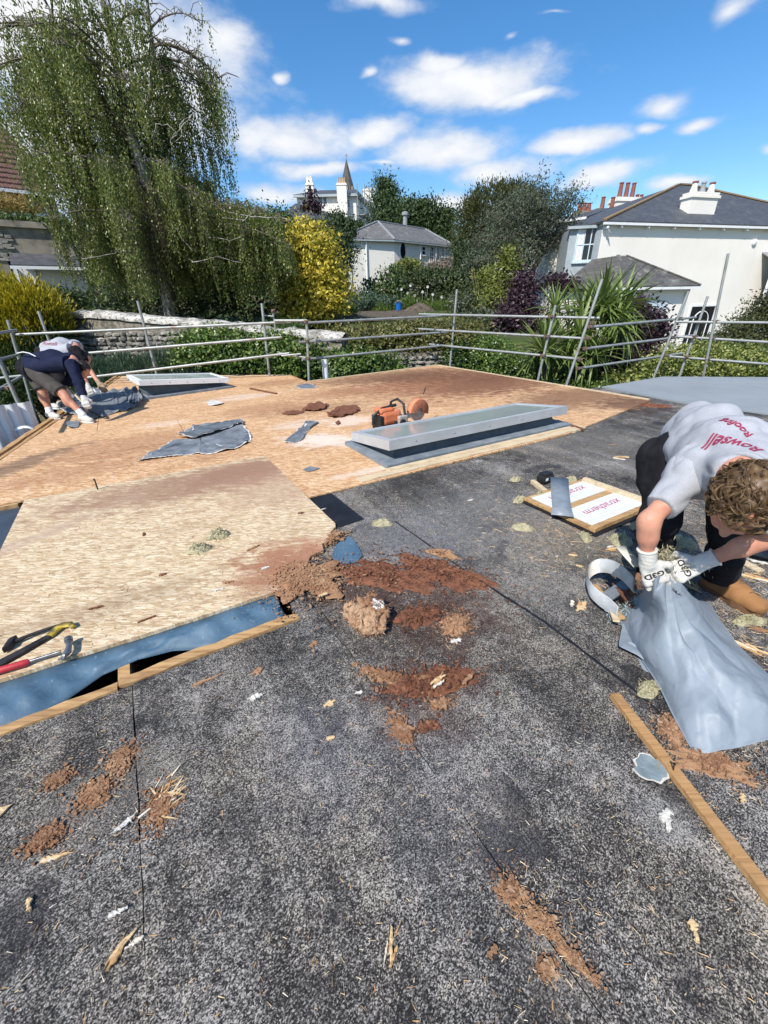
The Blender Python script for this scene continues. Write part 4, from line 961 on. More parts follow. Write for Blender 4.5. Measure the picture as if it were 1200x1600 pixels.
mb = MB(); fs.box(mb, fs.hit(60, 440)[0], fs.w - .02, -.4, zb - 1.52, -1.2, -1.1); mb.build('opening_shade_panel', M['void'], G2)  # near-black panel stands for the shade inside the garage
for px in (20, 48): t_ = fs.hit(px, 420)[0]; mb = MB(); fs.box(mb, t_, t_ + .14, -.4, zb - .6, .02, .16); mb.build('post', M['paint'], G2)

# ------------------------------------------------------------------ garden walls
def rubble(name, label, pts, zb, depth, stone_n, seed, size=(.16, .38), coping=True, zs=None):
    """pts: wall line (x, y, ztop); stones are separate pieces on the side facing the camera"""
    r = random.Random(seed)
    W_ = thing(name, label, 'wall', (*pts[0][:2], zb))
    P = [np.array(p, float) for p in pts]
    mb = MB(); rows = []
    for i in range(len(P) - 1):
        n = 10
        for k in range(n + (i == len(P) - 2)):
            p = P[i] + (P[i + 1] - P[i]) * k / n; t = nv((P[i + 1] - P[i]) * np.array([1, 1, 0])); nn = np.array([t[1], -t[0], 0])
            zt = p[2] + r.uniform(-.025, .025); b = p * np.array([1, 1, 0])
            rows.append([b + ZX * zb, b + ZX * (zt - .1), b - nn * depth + ZX * (zt - .06), b - nn * depth + ZX * zb])
    mb.sheet(rows); mb.add(rows[0], [[0, 1, 2, 3]]); mb.add(rows[-1], [[3, 2, 1, 0]])
    mb.build('wall_core', M['mortar'], W_, fix=True)
    if coping:
        mb = MB(); rc = []
        for a in rows:
            nn = nv(a[2] * np.array([1, 1, 0]) - a[1] * np.array([1, 1, 0])); j = [r.uniform(-.02, .03) for _ in range(6)]
            rc.append([a[1] - nn * .05 + ZX * (-.02 + j[0]), a[1] - nn * .06 + ZX * (.05 + j[1]), a[1] + nn * depth * .33 + ZX * (.14 + j[2]), a[1] + nn * depth * .66 + ZX * (.17 + j[3]), a[2] + nn * .05 + ZX * (.06 + j[4]), a[2] + nn * .05 - ZX * .02])
        # refine for a lumpy surface
        fine = []
        for i in range(len(rc) - 1):
            for k in range(5):
                fine.append([a_ + (b_ - a_) * k / 5 + ZX * .028 * mnoise.noise(Vector(tuple((a_ + (b_ - a_) * k / 5) * 4))) for a_, b_ in zip(rc[i], rc[i + 1])])
        fine.append(rc[-1])
        mb.sheet(fine); mb.build('coping', M['lime'], W_, fix=True)
    protos = []
    for q in range(7):
        bm = bmesh.new(); bmesh.ops.create_icosphere(bm, subdivisions=1, radius=1)
        for v in bm.verts: v.co = Vector([math.copysign(abs(c) ** .6, c) for c in v.co]) * r.uniform(.82, 1.1)
        me = bpy.data.meshes.new('stone'); bm.to_mesh(me); bm.free(); me.materials.append(M['stone']); protos.append(me)
    done = 0; total = sum(np.linalg.norm(P[i + 1][:2] - P[i][:2]) for i in range(len(P) - 1))
    z = {}
    # course the stones: walk along, filling columns upward
    hrow = (size[0] + size[1]) * .24
    x = 0.0; zrow = zb if zs is None else zs; rowi = 0
    while done < stone_n and zrow < max(p[2] for p in P):
        x = r.uniform(0, .2)
        while x < total and done < stone_n:
            w = r.uniform(*size); acc = 0
            for i in range(len(P) - 1):
                Ls = np.linalg.norm(P[i + 1][:2] - P[i][:2])
                if x <= acc + Ls:
                    p = P[i] + (P[i + 1] - P[i]) * ((x - acc) / Ls); t = nv((P[i + 1] - P[i]) * np.array([1, 1, 0])); break
                acc += Ls
            zz = zrow + r.uniform(-.02, .03)
            if zz < p[2] - .2:
                nn = np.array([t[1], -t[0], 0]); hh = hrow * r.uniform(.38, .55)
                o = bpy.data.objects.new('stone', protos[r.randrange(7)]); COL.objects.link(o); o.parent = W_
                c = p * np.array([1, 1, 0]) + ZX * zz + nn * r.uniform(-.03, .02) - np.array(W_.location)
                o.location = c; o.rotation_euler = (r.uniform(-.15, .15), r.uniform(-.15, .15), math.atan2(t[1], t[0])); o.scale = (w * .52, .11, hh)
                done += 1
            x += w + r.uniform(-.01, .03)
        zrow += hrow; rowi += 1
    return W_
rubble('garden_wall', 'old rubble stone garden wall with whitewashed coping, behind the two bent workers', [(-11.2, 14.6, 1.44), (-8.6, 13.6, 1.44), (-4.6, 12.55, 1.10), (-1.0, 11.55, .74)], -1.05, .52, 295, 3, zs=-.05)
rubble('retaining_wall', 'low grey stone retaining wall below the hedge, at the back corner of the deck', [(-.9, 12.5, .28), (2.4, 12.9, .30)], -.9, .3, 130, 5, (.14, .32), False, -.5)
rubble('garden_wall', 'grey stone wall end half buried in ivy, beside the flaking white house', [(1.6, 34.2, 3.35), (3.6, 34.6, 3.0), (6.2, 35.0, 2.6)], 1.2, .4, 150, 9, (.22, .5), False, 1.6)

# ------------------------------------------------------------------ foliage
def leaf_mesh(name, C, size, mat, parent=None, aspect=.5, axis=None, up=None, seed=1, kind=None, curl=.18, smooth=False):
    """one small folded blade per centre C (n,3); axis: pointing directions, up: facing directions"""
    g = np.random.default_rng(seed); C = np.asarray(C, float); n = len(C)
    if n == 0: return None
    sz = (np.asarray(size) * np.ones(n)) * g.uniform(.65, 1.3, n)
    t = g.normal(size=(n, 3)) if axis is None else np.asarray(axis, float) + g.normal(size=(n, 3)) * .35
    t /= np.linalg.norm(t, axis=1)[:, None] + 1e-9
    u = g.normal(size=(n, 3)) if up is None else np.asarray(up, float) + g.normal(size=(n, 3)) * .55
    s_ = np.cross(t, u); s_ /= np.linalg.norm(s_, axis=1)[:, None] + 1e-9; nn = np.cross(s_, t)
    h = sz[:, None] * .5; w = h * aspect
    V = np.stack([C - t * h, C + s_ * w - nn * h * curl * .3, C + t * h + nn * h * curl, C - s_ * w - nn * h * curl * .3], 1).reshape(-1, 3)
    F = np.arange(4 * n).reshape(n, 4)
    o = link(name, np_mesh(name, V, F, smooth), mat, parent)
    if kind: o['kind'] = kind
    return o
def lobes_points(lobes, n, clump=.25, per=14, seed=1, shell=(.70, 1.02), low=-.9):
    """leaf centres in clumps over a set of ellipsoids; returns centres and outward directions"""
    g = np.random.default_rng(seed); Lb = np.array([l[:6] for l in lobes], float)
    ar = (Lb[:, 3] * Lb[:, 4] + Lb[:, 4] * Lb[:, 5] + Lb[:, 3] * Lb[:, 5]); ar = ar / ar.sum()
    m = max(1, n // per); C = []; N = []; tries = 0
    while sum(len(c) for c in C) < m and tries < 12:
        tries += 1
        k = g.choice(len(Lb), m * 2, p=ar); d = g.normal(size=(m * 2, 3)); d /= np.linalg.norm(d, axis=1)[:, None]
        ok = d[:, 2] > low; k, d = k[ok], d[ok]
        rad = g.uniform(*shell, len(k)) ** 1.0
        p = Lb[k, :3] + d * Lb[k, 3:6] * rad[:, None]
        ins = np.zeros(len(p), bool)
        for i in range(len(Lb)):
            q = (p - Lb[i, :3]) / Lb[i, 3:6]; ins |= ((q * q).sum(1) < .5) & (k != i)
        C.append(p[~ins]); N.append(d[~ins])
    C = np.concatenate(C)[:m]; N = np.concatenate(N)[:m]
    cs = g.uniform(.5, 1.4, len(C)) * clump
    P = np.repeat(C, per, 0) + g.normal(size=(len(C) * per, 3)) * np.repeat(cs, per)[:, None] * np.array([1, 1, .75])
    return P, np.repeat(N, per, 0)
def lobe(px, py, rpx, rpy, y, ry=None, zs=None):
    c = far(px, py, y); rx = abs(far(px + rpx, py, y)[0] - far(px - rpx, py, y)[0]) / 2; rz = abs(far(px, py - rpy, y)[2] - far(px, py + rpy, y)[2]) / 2
    return (c[0], c[1], c[2], rx, ry if ry else rx * .9, rz)
def stems(mb, base, tips, r0, n=5, bend=.15, seed=0, sides=6):
    r = random.Random(seed)
    for tp in tips:
        a, b = np.array(base, float), np.array(tp, float); L_ = np.linalg.norm(b - a); pts = []
        off = np.array([r.uniform(-1, 1), r.uniform(-1, 1), 0]) * L_ * bend
        for k in range(n + 1):
            f = k / n; pts.append(a + (b - a) * f + off * math.sin(PI * f) + np.array([r.uniform(-1, 1), r.uniform(-1, 1), 0]) * L_ * .02 * (0 < k < n))
        mb.tube(pts, [r0 * (1 - .75 * k / n) for k in range(n + 1)], sides)
def plant(name, label, cat, lobes, n, size, mat, clump=.25, per=14, seed=1, aspect=.5, base=None, r0=.06, group=None, barkm='bark', shell=(.70, 1.02), low=-.9, part='foliage', core=True, axisup=None, ntip=6):
    lb = lobes[0]; cx = np.mean([l[0] for l in lobes]); cy = np.mean([l[1] for l in lobes])
    if base is None: base = (cx, cy, gz(cx, cy))
    T = thing(name, label, cat, base, group)
    P, N = lobes_points(lobes, n, clump, per, seed, shell, low)
    if core:
        g = np.random.default_rng(seed + 50); k = g.integers(0, len(lobes), n // 5); d = g.normal(size=(len(k), 3)); d /= np.linalg.norm(d, axis=1)[:, None]
        Lb = np.array(lobes, float)[:, :6]; I = Lb[k, :3] + d * Lb[k, 3:6] * (g.uniform(.2, .78, len(k)) ** .6)[:, None]
        P = np.concatenate([P, I]); N = np.concatenate([N, d]); sizes = np.concatenate([np.full(len(P) - len(I), size), np.full(len(I), size * 1.9)])
    else: sizes = size
    ax = None if axisup is None else N * axisup[0] + np.array([0, 0, axisup[1]])
    leaf_mesh(part, P, sizes, mat, T, aspect, axis=ax, up=N + np.array([0, 0, .55]), seed=seed)
    mb = MB(); rr = random.Random(seed); tips = []
    for q in range(ntip):
        l = lobes[q % len(lobes)]; tips.append((l[0] + rr.uniform(-.5, .5) * l[3], l[1] + rr.uniform(-.5, .5) * l[4], l[2] + rr.uniform(-.1, .6) * l[5]))
    stems(mb, base, tips, r0, seed=seed); mb.build('trunk' if cat == 'tree' else 'stem', M[barkm], T)
    return T

# ivy and laurel along the walls near the roof
plant('ivy', 'glossy green ivy covering the right half of the whitewashed stone wall behind the small skylight', 'ivy',
      [lobe(310, 552, 36, 30, 12.35, .45), lobe(360, 552, 48, 34, 12.1, .45), lobe(420, 556, 50, 32, 11.85, .4), lobe(480, 566, 46, 28, 11.6, .4), lobe(540, 572, 46, 26, 11.45, .4), lobe(590, 574, 34, 22, 11.4, .35), lobe(620, 585, 22, 16, 11.5, .3), lobe(340, 524, 50, 10, 12.5, .35), lobe(430, 530, 50, 10, 12.0, .3)],
      15000, .085, L['ivy'], .13, 12, 11, .8, base=(-3, 11.9, -1.0), shell=(.75, 1.1))
plant('hedge', 'broad green and yellowish hedge top behind the deck between the two scaffold corner poles', 'hedge',
      [lobe(560, 534, 62, 22, 13.4, .8), lobe(640, 530, 60, 24, 13.4, .8), lobe(700, 532, 48, 26, 13.5, .8), lobe(480, 528, 10, 8, 13.2, .4), lobe(600, 518, 90, 12, 14.2, .9), lobe(700, 512, 60, 12, 14.6, .9)],
      12000, .085, leaf('hedge_leaf', [(0.045, 0.06, 0.014), (0.085, 0.10, 0.025), (0.16, 0.155, 0.045), (0.24, 0.21, 0.075)], .25, .4, 1.4, .4), .13, 12, 12, .7, base=(.5, 13.6, -.2), shell=(.75, 1.1))
plant('hedge', 'dark glossy ivy hedge below the rails at the far right corner of the deck', 'hedge',
      [lobe(725, 575, 44, 42, 13.0, .7), lobe(770, 580, 46, 44, 12.7, .7), lobe(815, 592, 44, 40, 12.3, .6), lobe(745, 545, 40, 22, 13.6, .6), lobe(860, 612, 50, 30, 11.8, .5), lobe(920, 625, 50, 26, 11.2, .5)],
      14000, .075, L['ivy'], .12, 12, 13, .8, base=(2.6, 12.8, -1.5), shell=(.75, 1.1))
plant('lavender_bush', 'grey-green feathery shrubs at the foot of the stone wall behind the two bent workers', 'shrub',
      [lobe(150, 585, 36, 26, 12.3, .6), lobe(205, 580, 50, 28, 12.4, .6), lobe(262, 572, 36, 26, 12.6, .5), lobe(120, 600, 40, 24, 12.0, .5), lobe(300, 590, 30, 20, 12.2, .4)], 9000, .12, L['blue'], .12, 12, 14, .22, base=(-6.6, 12.3, -1.4), axisup=(.5, 1.0), shell=(.6, 1.15))
plant('conifer_hedge', 'bright golden conifer at the left edge behind the scaffold corner', 'conifer',
      [lobe(30, 480, 52, 40, 13.0, 1.0), lobe(5, 520, 66, 66, 12.9, 1.0), lobe(60, 505, 36, 46, 13.1, .9), lobe(-30, 470, 50, 45, 13.0, 1.0)], 13000, .15, L['golden'], .16, 14, 15, .28, base=(-10.5, 13.0, -1.6), axisup=(.8, .9), shell=(.72, 1.1), low=-.3)
plant('conifer_hedge', 'dark green conifer base under the golden one at the left edge', 'conifer',
      [lobe(20, 575, 75, 70, 12.6, .9), lobe(70, 560, 40, 66, 12.8, .8), lobe(-20, 620, 70, 60, 12.2, .9), lobe(100, 600, 26, 40, 12.5, .5)], 9000, .14, L['conifer'], .16, 14, 16, .3, base=(-10.3, 12.6, -2.2), axisup=(.8, .9), low=-.95)
plant('privet_bush', 'leafy bush growing over the wall top between the golden conifer and the birch', 'shrub', [lobe(105, 470, 30, 14, 15.5, .7), lobe(80, 462, 26, 12, 15.8, .7)], 1500, .10, L['dark'], .16, 12, 17, .6)

# shrubs of the middle garden
plant('elaeagnus_bush', 'tall bright yellow variegated shrub at the right edge of the birch', 'shrub',
      [lobe(480, 368, 22, 18, 20.5, 1.0), lobe(488, 390, 36, 32, 20.2, 1.2), lobe(504, 430, 34, 34, 20, 1.2), lobe(514, 465, 30, 26, 19.8, 1.1), lobe(470, 455, 34, 46, 20.2, 1.1), lobe(478, 490, 40, 18, 19.8, .8)], 11000, .165, L['yellow'], .24, 12, 21, .55, shell=(.65, 1.1))
plant('evergreen_bush', 'dark rounded evergreen against the left end of the flaking white house', 'shrub',
      [lobe(532, 390, 22, 36, 31, 1.3), lobe(528, 350, 16, 18, 32, 1.0), lobe(520, 425, 22, 36, 30, 1.2), lobe(545, 360, 13, 20, 32, .8)], 7000, .16, L['dark'], .3, 14, 22, .5)
T = plant('purple_sapling', 'small purple leaved tree standing in front of the pale villa', 'tree',
      [lobe(487, 322, 8, 10, 52, .6), lobe(485, 303, 3.5, 12, 52, .3), lobe(496, 325, 7, 5, 52, .5), lobe(476, 325, 6, 5, 52, .4)], 560, .30, L['purple'], .35, 8, 23, .55)
plant('leafy_climber', 'tall leafy plants growing against the foot of the flaking white house', 'plant',
      [lobe(608, 440, 12, 26, 33, .6), lobe(600, 455, 16, 16, 33, .6), lobe(578, 452, 10, 14, 34, .5), lobe(626, 448, 10, 20, 33.5, .5)], 1500, .24, L['mid'], .26, 8, 24, .7, core=False)
plant('clipped_hedge', 'bright green clipped hedge block before the side wall of the flaking white house', 'hedge',
      [lobe(638, 413, 17, 7, 36, .9), lobe(630, 423, 14, 7, 36, .9), lobe(650, 424, 16, 6, 36, .8)], 3200, .16, L['yelgreen'], .18, 10, 25, .7)
plant('ivy_bank', 'dark ivy mass tumbling over the far garden wall', 'ivy',
      [lobe(690, 440, 42, 24, 33.5, 1.2), lobe(735, 445, 40, 30, 33, 1.2), lobe(650, 432, 30, 10, 35, .9), lobe(700, 470, 40, 18, 32, 1.0), lobe(760, 460, 34, 30, 31, 1.0), lobe(670, 460, 22, 18, 33.6, .6)], 9000, .20, leaf('bank_leaf', [(0.028, 0.045, 0.015), (0.05, 0.075, 0.026), (0.08, 0.11, 0.04)], .22, .5, .7), .3, 14, 26, .6)
plant('faded_shrub', 'faded pinkish-grey shrub by the windowed end of the flaking white house', 'shrub', [lobe(682, 420, 20, 10, 38, 1.0), lobe(694, 414, 8, 10, 38, .6)], 1200, .2, L['pinkgrey'], .25, 10, 27, .3, axisup=(.3, -1))
plant('rock_rose', 'low blue-green shrubs at the far end of the vegetable bed', 'shrub', [lobe(568, 468, 26, 14, 29, 1.0), lobe(600, 474, 22, 12, 29, 1.0), lobe(545, 476, 16, 9, 28, .8)], 3600, .15, L['blue'], .2, 12, 28, .5)
plant('herb_border', 'fresh green herb clumps with feathery stems behind the blue bucket', 'plant', [lobe(640, 478, 26, 14, 28.6, 1.0), lobe(680, 482, 26, 11, 28, 1.0), lobe(720, 480, 30, 12, 27, 1.0), lobe(600, 486, 16, 8, 28, .8)], 4000, .15, leaf('herb_leaf', [(.05, .09, .015), (.09, .15, .025), (.15, .20, .05)], .3), .2, 12, 29, .3, axisup=(.4, 1))
plant('weed_clump', 'rough green weeds between the yellow shrub and the vegetable bed', 'plant', [lobe(530, 485, 30, 10, 24, 1.0), lobe(440, 512, 40, 8, 17.5, .8), lobe(505, 500, 24, 8, 20, .8)], 2600, .14, L['mid'], .18, 12, 30, .35, axisup=(.4, 1))
g_ = np.random.default_rng(5); fl_p = [far(x, y, 30.5) for x, y in ((627, 452), (637, 458), (648, 462), (660, 456), (641, 446), (652, 470), (676, 460), (632, 468), (690, 464), (704, 470), (616, 463), (668, 448))]
FLW = thing('daisy_plant', 'scattered white flowers among the herbs in front of the ivy bank', 'plant', (3, 30.5, 1.1))
for k, p in enumerate(fl_p):
    mb = MB()
    for q in range(7): a = 2 * PI * q / 7; mb.add([p, p + np.array([math.cos(a - .3), -.25, math.sin(a - .3)]) * .07, p + np.array([math.cos(a), -.3, math.sin(a)]) * .10, p + np.array([math.cos(a + .3), -.25, math.sin(a + .3)]) * .07], [[0, 1, 2, 3]])
    mb.tube([p, p - ZX * .5 + np.array([0, .1, 0])], .006, 4, False); mb.build('flower', M['flower'], FLW)
plant('privet_column', 'upright yellow-green shrub left of the purple bush', 'shrub',
      [lobe(785, 445, 22, 36, 21, .9), lobe(792, 405, 10, 22, 21, .5), lobe(770, 470, 24, 24, 20.5, .8), lobe(800, 460, 18, 30, 20.8, .7), lobe(760, 435, 14, 16, 22, .6)], 4800, .14, L['yelgreen'], .22, 10, 31, .5)
plant('olive_shrub', 'grey-green shrubs between the ivy bank and the purple bush', 'shrub', [lobe(745, 415, 22, 18, 25, 1.0), lobe(775, 395, 20, 20, 27, 1.0), lobe(730, 480, 26, 22, 22, .8), lobe(815, 405, 20, 26, 25, .9), lobe(760, 500, 30, 16, 18, .8)], 6000, .14, L['olive'], .24, 12, 32, .45)
plant('smoke_bush', 'dark purple leaved bush left of the palm', 'shrub',
      [lobe(816, 455, 20, 28, 18.5, .8), lobe(794, 503, 24, 32, 17.6, .8), lobe(820, 508, 22, 36, 17.4, .8), lobe(805, 545, 22, 20, 17, .7)], 6500, .13, L['purple'], .2, 12, 33, .6)
plant('smoke_bush', 'small purple bush between the palm head and the rear cream house', 'shrub', [lobe(868, 438, 13, 8, 17, .5), lobe(884, 446, 12, 7, 17, .5)], 700, .13, L['purple'], .16, 10, 34, .6, base=(7.2, 17.2, -1))
plant('smoke_bush', 'dark purple bush right of the palm, in front of the garage door', 'shrub',
      [lobe(1000, 500, 26, 20, 13.6, .7), lobe(985, 535, 40, 24, 13.3, .7), lobe(1018, 515, 22, 18, 13.6, .6), lobe(960, 560, 40, 24, 12.8, .6), lobe(995, 478, 12, 12, 13.8, .4)], 5200, .11, L['purple'], .17, 10, 35, .75, shell=(.6, 1.15))
plant('variegated_hedge', 'pale yellow-green variegated hedge behind the light grey roof', 'hedge',
      [lobe(1040, 570, 46, 26, 12.4, .7), lobe(1095, 565, 50, 28, 12.6, .8), lobe(1150, 568, 50, 28, 12.8, .8), lobe(1205, 572, 50, 28, 12.9, .8), lobe(1000, 590, 40, 20, 12.0, .5), lobe(1250, 570, 50, 30, 12.9, .8), lobe(960, 602, 40, 18, 11.8, .4)], 15000, .085, L['euon'], .12, 12, 36, .65, base=(9, 12.6, -1.6), shell=(.75, 1.1))
plant('cotoneaster_bush', 'dark olive green shrub at the right edge in front of the veranda', 'shrub',
      [lobe(1180, 520, 50, 28, 15.2, .9), lobe(1215, 485, 40, 30, 15.4, .9), lobe(1150, 533, 40, 18, 15, .7), lobe(1190, 500, 30, 20, 15.6, .7), lobe(1120, 536, 26, 10, 14.6, .5)], 7500, .11, leaf('olive_bush_leaf', [(0.035, 0.045, 0.014), (0.06, 0.072, 0.022), (0.095, 0.105, 0.04)], .2), .18, 12, 37, .45, base=(12.3, 15.2, -1.3))
# far trees
plant('dome_tree', 'big rounded dark brown-green tree with a domed crown, right of the flaking white house', 'tree',
      [lobe(775, 330, 52, 46, 42, 3), lobe(745, 355, 36, 52, 42, 2.6), lobe(800, 320, 40, 34, 43, 2.6), lobe(735, 390, 28, 46, 41, 2), lobe(780, 385, 52, 44, 41, 2.6), lobe(825, 350, 30, 50, 43, 2.4)], 24000, .22, L['dome'], .3, 16, 40, .35, r0=.3, axisup=(.8, .5), shell=(.8, 1.04))
plant('scots_pine', 'dark upright conifer behind the roof of the flaking white house, by the scaffolded villa', 'tree',
      [lobe(604, 310, 17, 26, 66, 2), lobe(606, 335, 24, 24, 66, 2.4), lobe(600, 290, 9, 9, 66, 1), lobe(622, 345, 20, 18, 66, 2)], 9000, .42, L['conifer'], .6, 14, 41, .35, r0=.35, shell=(.6, 1.15))
plant('oak_tree', 'row of round green trees on the skyline beyond the roof of the flaking white house', 'tree',
      [lobe(640, 335, 16, 22, 60, 2), lobe(652, 345, 24, 26, 60, 2), lobe(675, 345, 24, 28, 60, 2.2), lobe(693, 360, 16, 30, 59, 2), lobe(700, 340, 9, 12, 60, 1.2), lobe(660, 325, 12, 10, 60, 1.2), lobe(700, 385, 16, 16, 56, 1.2)], 11000, .36, leaf('oak_leaf', [(.022, .042, .012), (.04, .07, .018), (.07, .105, .03)], .22), .55, 14, 42, .5, r0=.4, shell=(.6, 1.12))
# grey olive-like tree with open crown
OT = thing('olive_tree', 'airy grey-green tree leaning right in front of the cream rear house', 'tree', far(822, 455, 27))
b0_ = far(822, 460, 27); f_ = far(843, 405, 27); mb = MB(); tips = []
b0_[2] = gz(b0_[0], b0_[1])
mb.tube([b0_, far(828, 430, 27), f_], [.17, .15, .13], 8)
rr = random.Random(4)
br_pts = []
for (px, py) in ((800, 320), (815, 300), (835, 292), (850, 284), (868, 290), (885, 305), (898, 325), (900, 350), (890, 372), (868, 340), (850, 330), (830, 345), (800, 365), (775, 350), (760, 330), (740, 375), (875, 378), (905, 300), (850, 310), (790, 395), (815, 410), (770, 385)):
    tp = far(px, py, 27 + rr.uniform(-1.8, 1.8)); s0 = f_ + (np.array([0, 0, .4]) if rr.random() > .5 else 0); mid = s0 + (tp - s0) * .5 + np.array([rr.uniform(-.3, .3), rr.uniform(-.3, .3), .35])
    mb.tube([s0, mid, tp], [.07, .04, .012], 5); br_pts += [s0 + (mid - s0) * f for f in (.6, .9)] + [mid + (tp - mid) * f for f in np.linspace(.1, 1.0, 8)]
mb.build('trunk', M['bark'], OT)
g = np.random.default_rng(8); B = np.array(br_pts); k = g.integers(0, len(B), 1150); C = B[k] + g.normal(size=(len(k), 3)) * np.array([.34, .4, .32])
P = np.repeat(C, 11, 0) + g.normal(size=(len(C) * 11, 3)) * .13
leaf_mesh('crown', P, .15, L['olive'], OT, .35, seed=8)
plant('evergreen_oak', 'dense dark grey-green crown behind the airy olive tree', 'tree', [lobe(788, 352, 36, 44, 36, 1.8), lobe(815, 328, 26, 28, 36, 1.4), lobe(765, 390, 30, 30, 35, 1.4), lobe(802, 392, 22, 30, 36, 1.2)], 9000, .18, L['olive'], .3, 12, 43, .4, shell=(.6, 1.1))
# small dark shrubs that fill the foot of the far houses
plant('yew_bush', 'dark green conical bush at the right end of the flaking white house', 'shrub', [lobe(722, 415, 14, 34, 38, 1), lobe(716, 390, 8, 20, 39, .8)], 2600, .18, L['dark'], .26, 12, 44, .4)
plant('garden_tree', 'dark tree mass between the villa and the yellow shrub', 'tree', [lobe(512, 358, 14, 18, 44, 1.4), lobe(560, 352, 10, 8, 60, 1), lobe(425, 380, 30, 60, 34, 2.0), lobe(445, 350, 14, 26, 36, 1.4)], 4500, .25, L['conifer'], .35, 12, 45, .4)
plant('pyracantha', 'straw-orange shrub in front of the windows of the tiled house', 'shrub', [lobe(15, 318, 34, 14, 26, 1), lobe(40, 326, 20, 10, 26, .8), lobe(-20, 315, 30, 16, 26, 1)], 2200, .16, L['orange'], .22, 10, 46, .3, base=(-18.5, 26, 3.5))
plant('creeper', 'green creeper hanging over the coping of the stone garage', 'ivy', [lobe(60, 345, 40, 5, 22.6, .4), lobe(105, 360, 20, 18, 22.8, .4), lobe(20, 342, 30, 4, 22.4, .4)], 1500, .15, L['mid'], .14, 10, 47, .6, base=(-16, 22.8, 1.6))

# cordyline palm: trunks, heads and single leaves
CP = thing('cordyline_palm', 'cordyline palm with spiky heads of sword leaves behind the leaning scaffold pole', 'palm tree', (4.9, 11.8, -1.6))
base_ = np.array([4.75, 11.9, -1.7])
heads = [(940, 484, 12.3, .98, 120), (912, 490, 12.6, .90, 80), (866, 486, 12.2, .66, 60), (960, 510, 12.0, .92, 90), (905, 522, 11.7, .9, 80), (850, 550, 11.3, .82, 90), (925, 558, 11.4, .8, 70), (970, 478, 12.8, .9, 60), (890, 555, 11.5, .7, 50)]
protos = []
for q in range(4):
    r = random.Random(q); V = []; nseg = 6; droop = .10 + .20 * q
    for k in range(nseg + 1):
        f = k / nseg; w = .027 * (1.0 if f < .55 else (1 - f) / .45 + .04) * (0.75 + .5 * min(1, f * 4)); z = f * .18 - droop * f ** 2.2 * 1.4
        x = f * (1 - .12 * droop * f); V += [(x, -w, z + .008), (x, 0, z), (x, w, z + .008)]
    F = [(3 * k + j, 3 * k + 3 + j, 3 * k + 4 + j, 3 * k + 1 + j) for k in range(nseg) for j in (0, 1)]
    me = np_mesh('leaf', V, F, True); me.materials.append(L['cord']); protos.append(me)
mb = MB(); r = random.Random(3)
for px, py, y, s_, n in heads[:7]:
    h = far(px, py, y); b = base_ + np.array([r.uniform(-.4, .3), r.uniform(-.2, .2), 0]); mb.tube([b, b + (h - b) * .5 + np.array([r.uniform(-.15, .15), 0, 0]), h], [.11, .09, .075], 8)
mb.build('trunk', M['bark'], CP)
for px, py, y, s_, n in heads:
    h = far(px, py, y); mb = MB(); mb.lathe(h - ZX * .1, [(.05, -.1), (.07, 0), (.03, .15)], 8)
    hd = mb.build('crown_head', M['bark'], CP); inv = hd.matrix_parent_inverse
    for k in range(n):
        el = math.asin(r.uniform(-.6, .93)); azz = r.uniform(0, 2 * PI)
        o = bpy.data.objects.new('leaf', protos[min(3, max(0, int((1.0 - el) * 1.7)))]); COL.objects.link(o); o.parent = hd
        m_ = Matrix.Translation(Vector(h)) @ Matrix.Rotation(azz, 4, 'Z') @ Matrix.Rotation(-el, 4, 'Y') @ Matrix.Rotation(r.uniform(-.4, .4), 4, 'X') @ Matrix.Scale(s_ * 1.28 * r.uniform(.75, 1.1), 4)
        o.matrix_basis = m_

# ------------------------------------------------------------------ weeping birch
BT = thing('birch_tree', 'tall weeping silver birch with pale trunk and trailing leaves, left of the yellow shrub', 'tree', far(262, 500, 19))
rb = random.Random(21); D_ = 19.0
tr = [(268, 520), (262, 470), (250, 400), (238, 330), (226, 280), (214, 240), (203, 200), (192, 150), (180, 100), (168, 40), (150, -40), (140, -120)]
TP = [far(x, y, D_) for x, y in tr]; TP[0][2] = gz(TP[0][0], TP[0][1]) - .2
TR = [.24, .22, .20, .185, .17, .155, .14, .12, .10, .08, .06, .03]
mb = MB(); mb.tube(TP, TR, 10)
lead2 = [TP[6], far(235, 150, D_ - .4), far(240, 90, D_ - .6), far(232, 30, D_ - .8), far(226, -60, D_ - 1)]
mb.tube(lead2, [.11, .09, .075, .055, .03], 8)
lead3 = [TP[5], far(150, 140, D_ + .5), far(100, 60, D_ + .8), far(60, -20, D_ + 1)]
mb.tube(lead3, [.09, .075, .06, .03], 8)
anchors = []          # hanging points: (point, length)
lm_ = MB()
def limb(p0, dirv, Lg, r0, rise, hang, n=9):
    mb = lm_
    pts = [np.array(p0, float)]; d_ = nv(dirv)
    for k in range(n):
        f = (k + 1) / n; d2 = nv(d_ + ZX * (rise * (1 - 2.4 * f)) + np.array([rb.uniform(-.12, .12), rb.uniform(-.12, .12), rb.uniform(-.08, .08)]))
        pts.append(pts[-1] + d2 * Lg / n)
    mb.tube(pts, [r0 * (1 - .85 * k / n) for k in range(n + 1)], 5, False)
    for k in range(2, n + 1):
        for q in range(3 if k > 3 else 2):
            f = rb.random(); p = pts[k - 1] + (pts[k] - pts[k - 1]) * f
            side = np.array([rb.uniform(-1, 1), rb.uniform(-1, 1), rb.uniform(-.1, .3)]) * rb.uniform(.1, .9)
            tip = p + side; mb.tube([p, (p + tip) / 2 + ZX * .12, tip], [r0 * .22 + .004, .010, .006], 4, False); anchors.append((tip, hang * rb.uniform(.45, 1.15)))
            anchors.append((p + side * .5, hang * rb.uniform(.4, 1.0)))
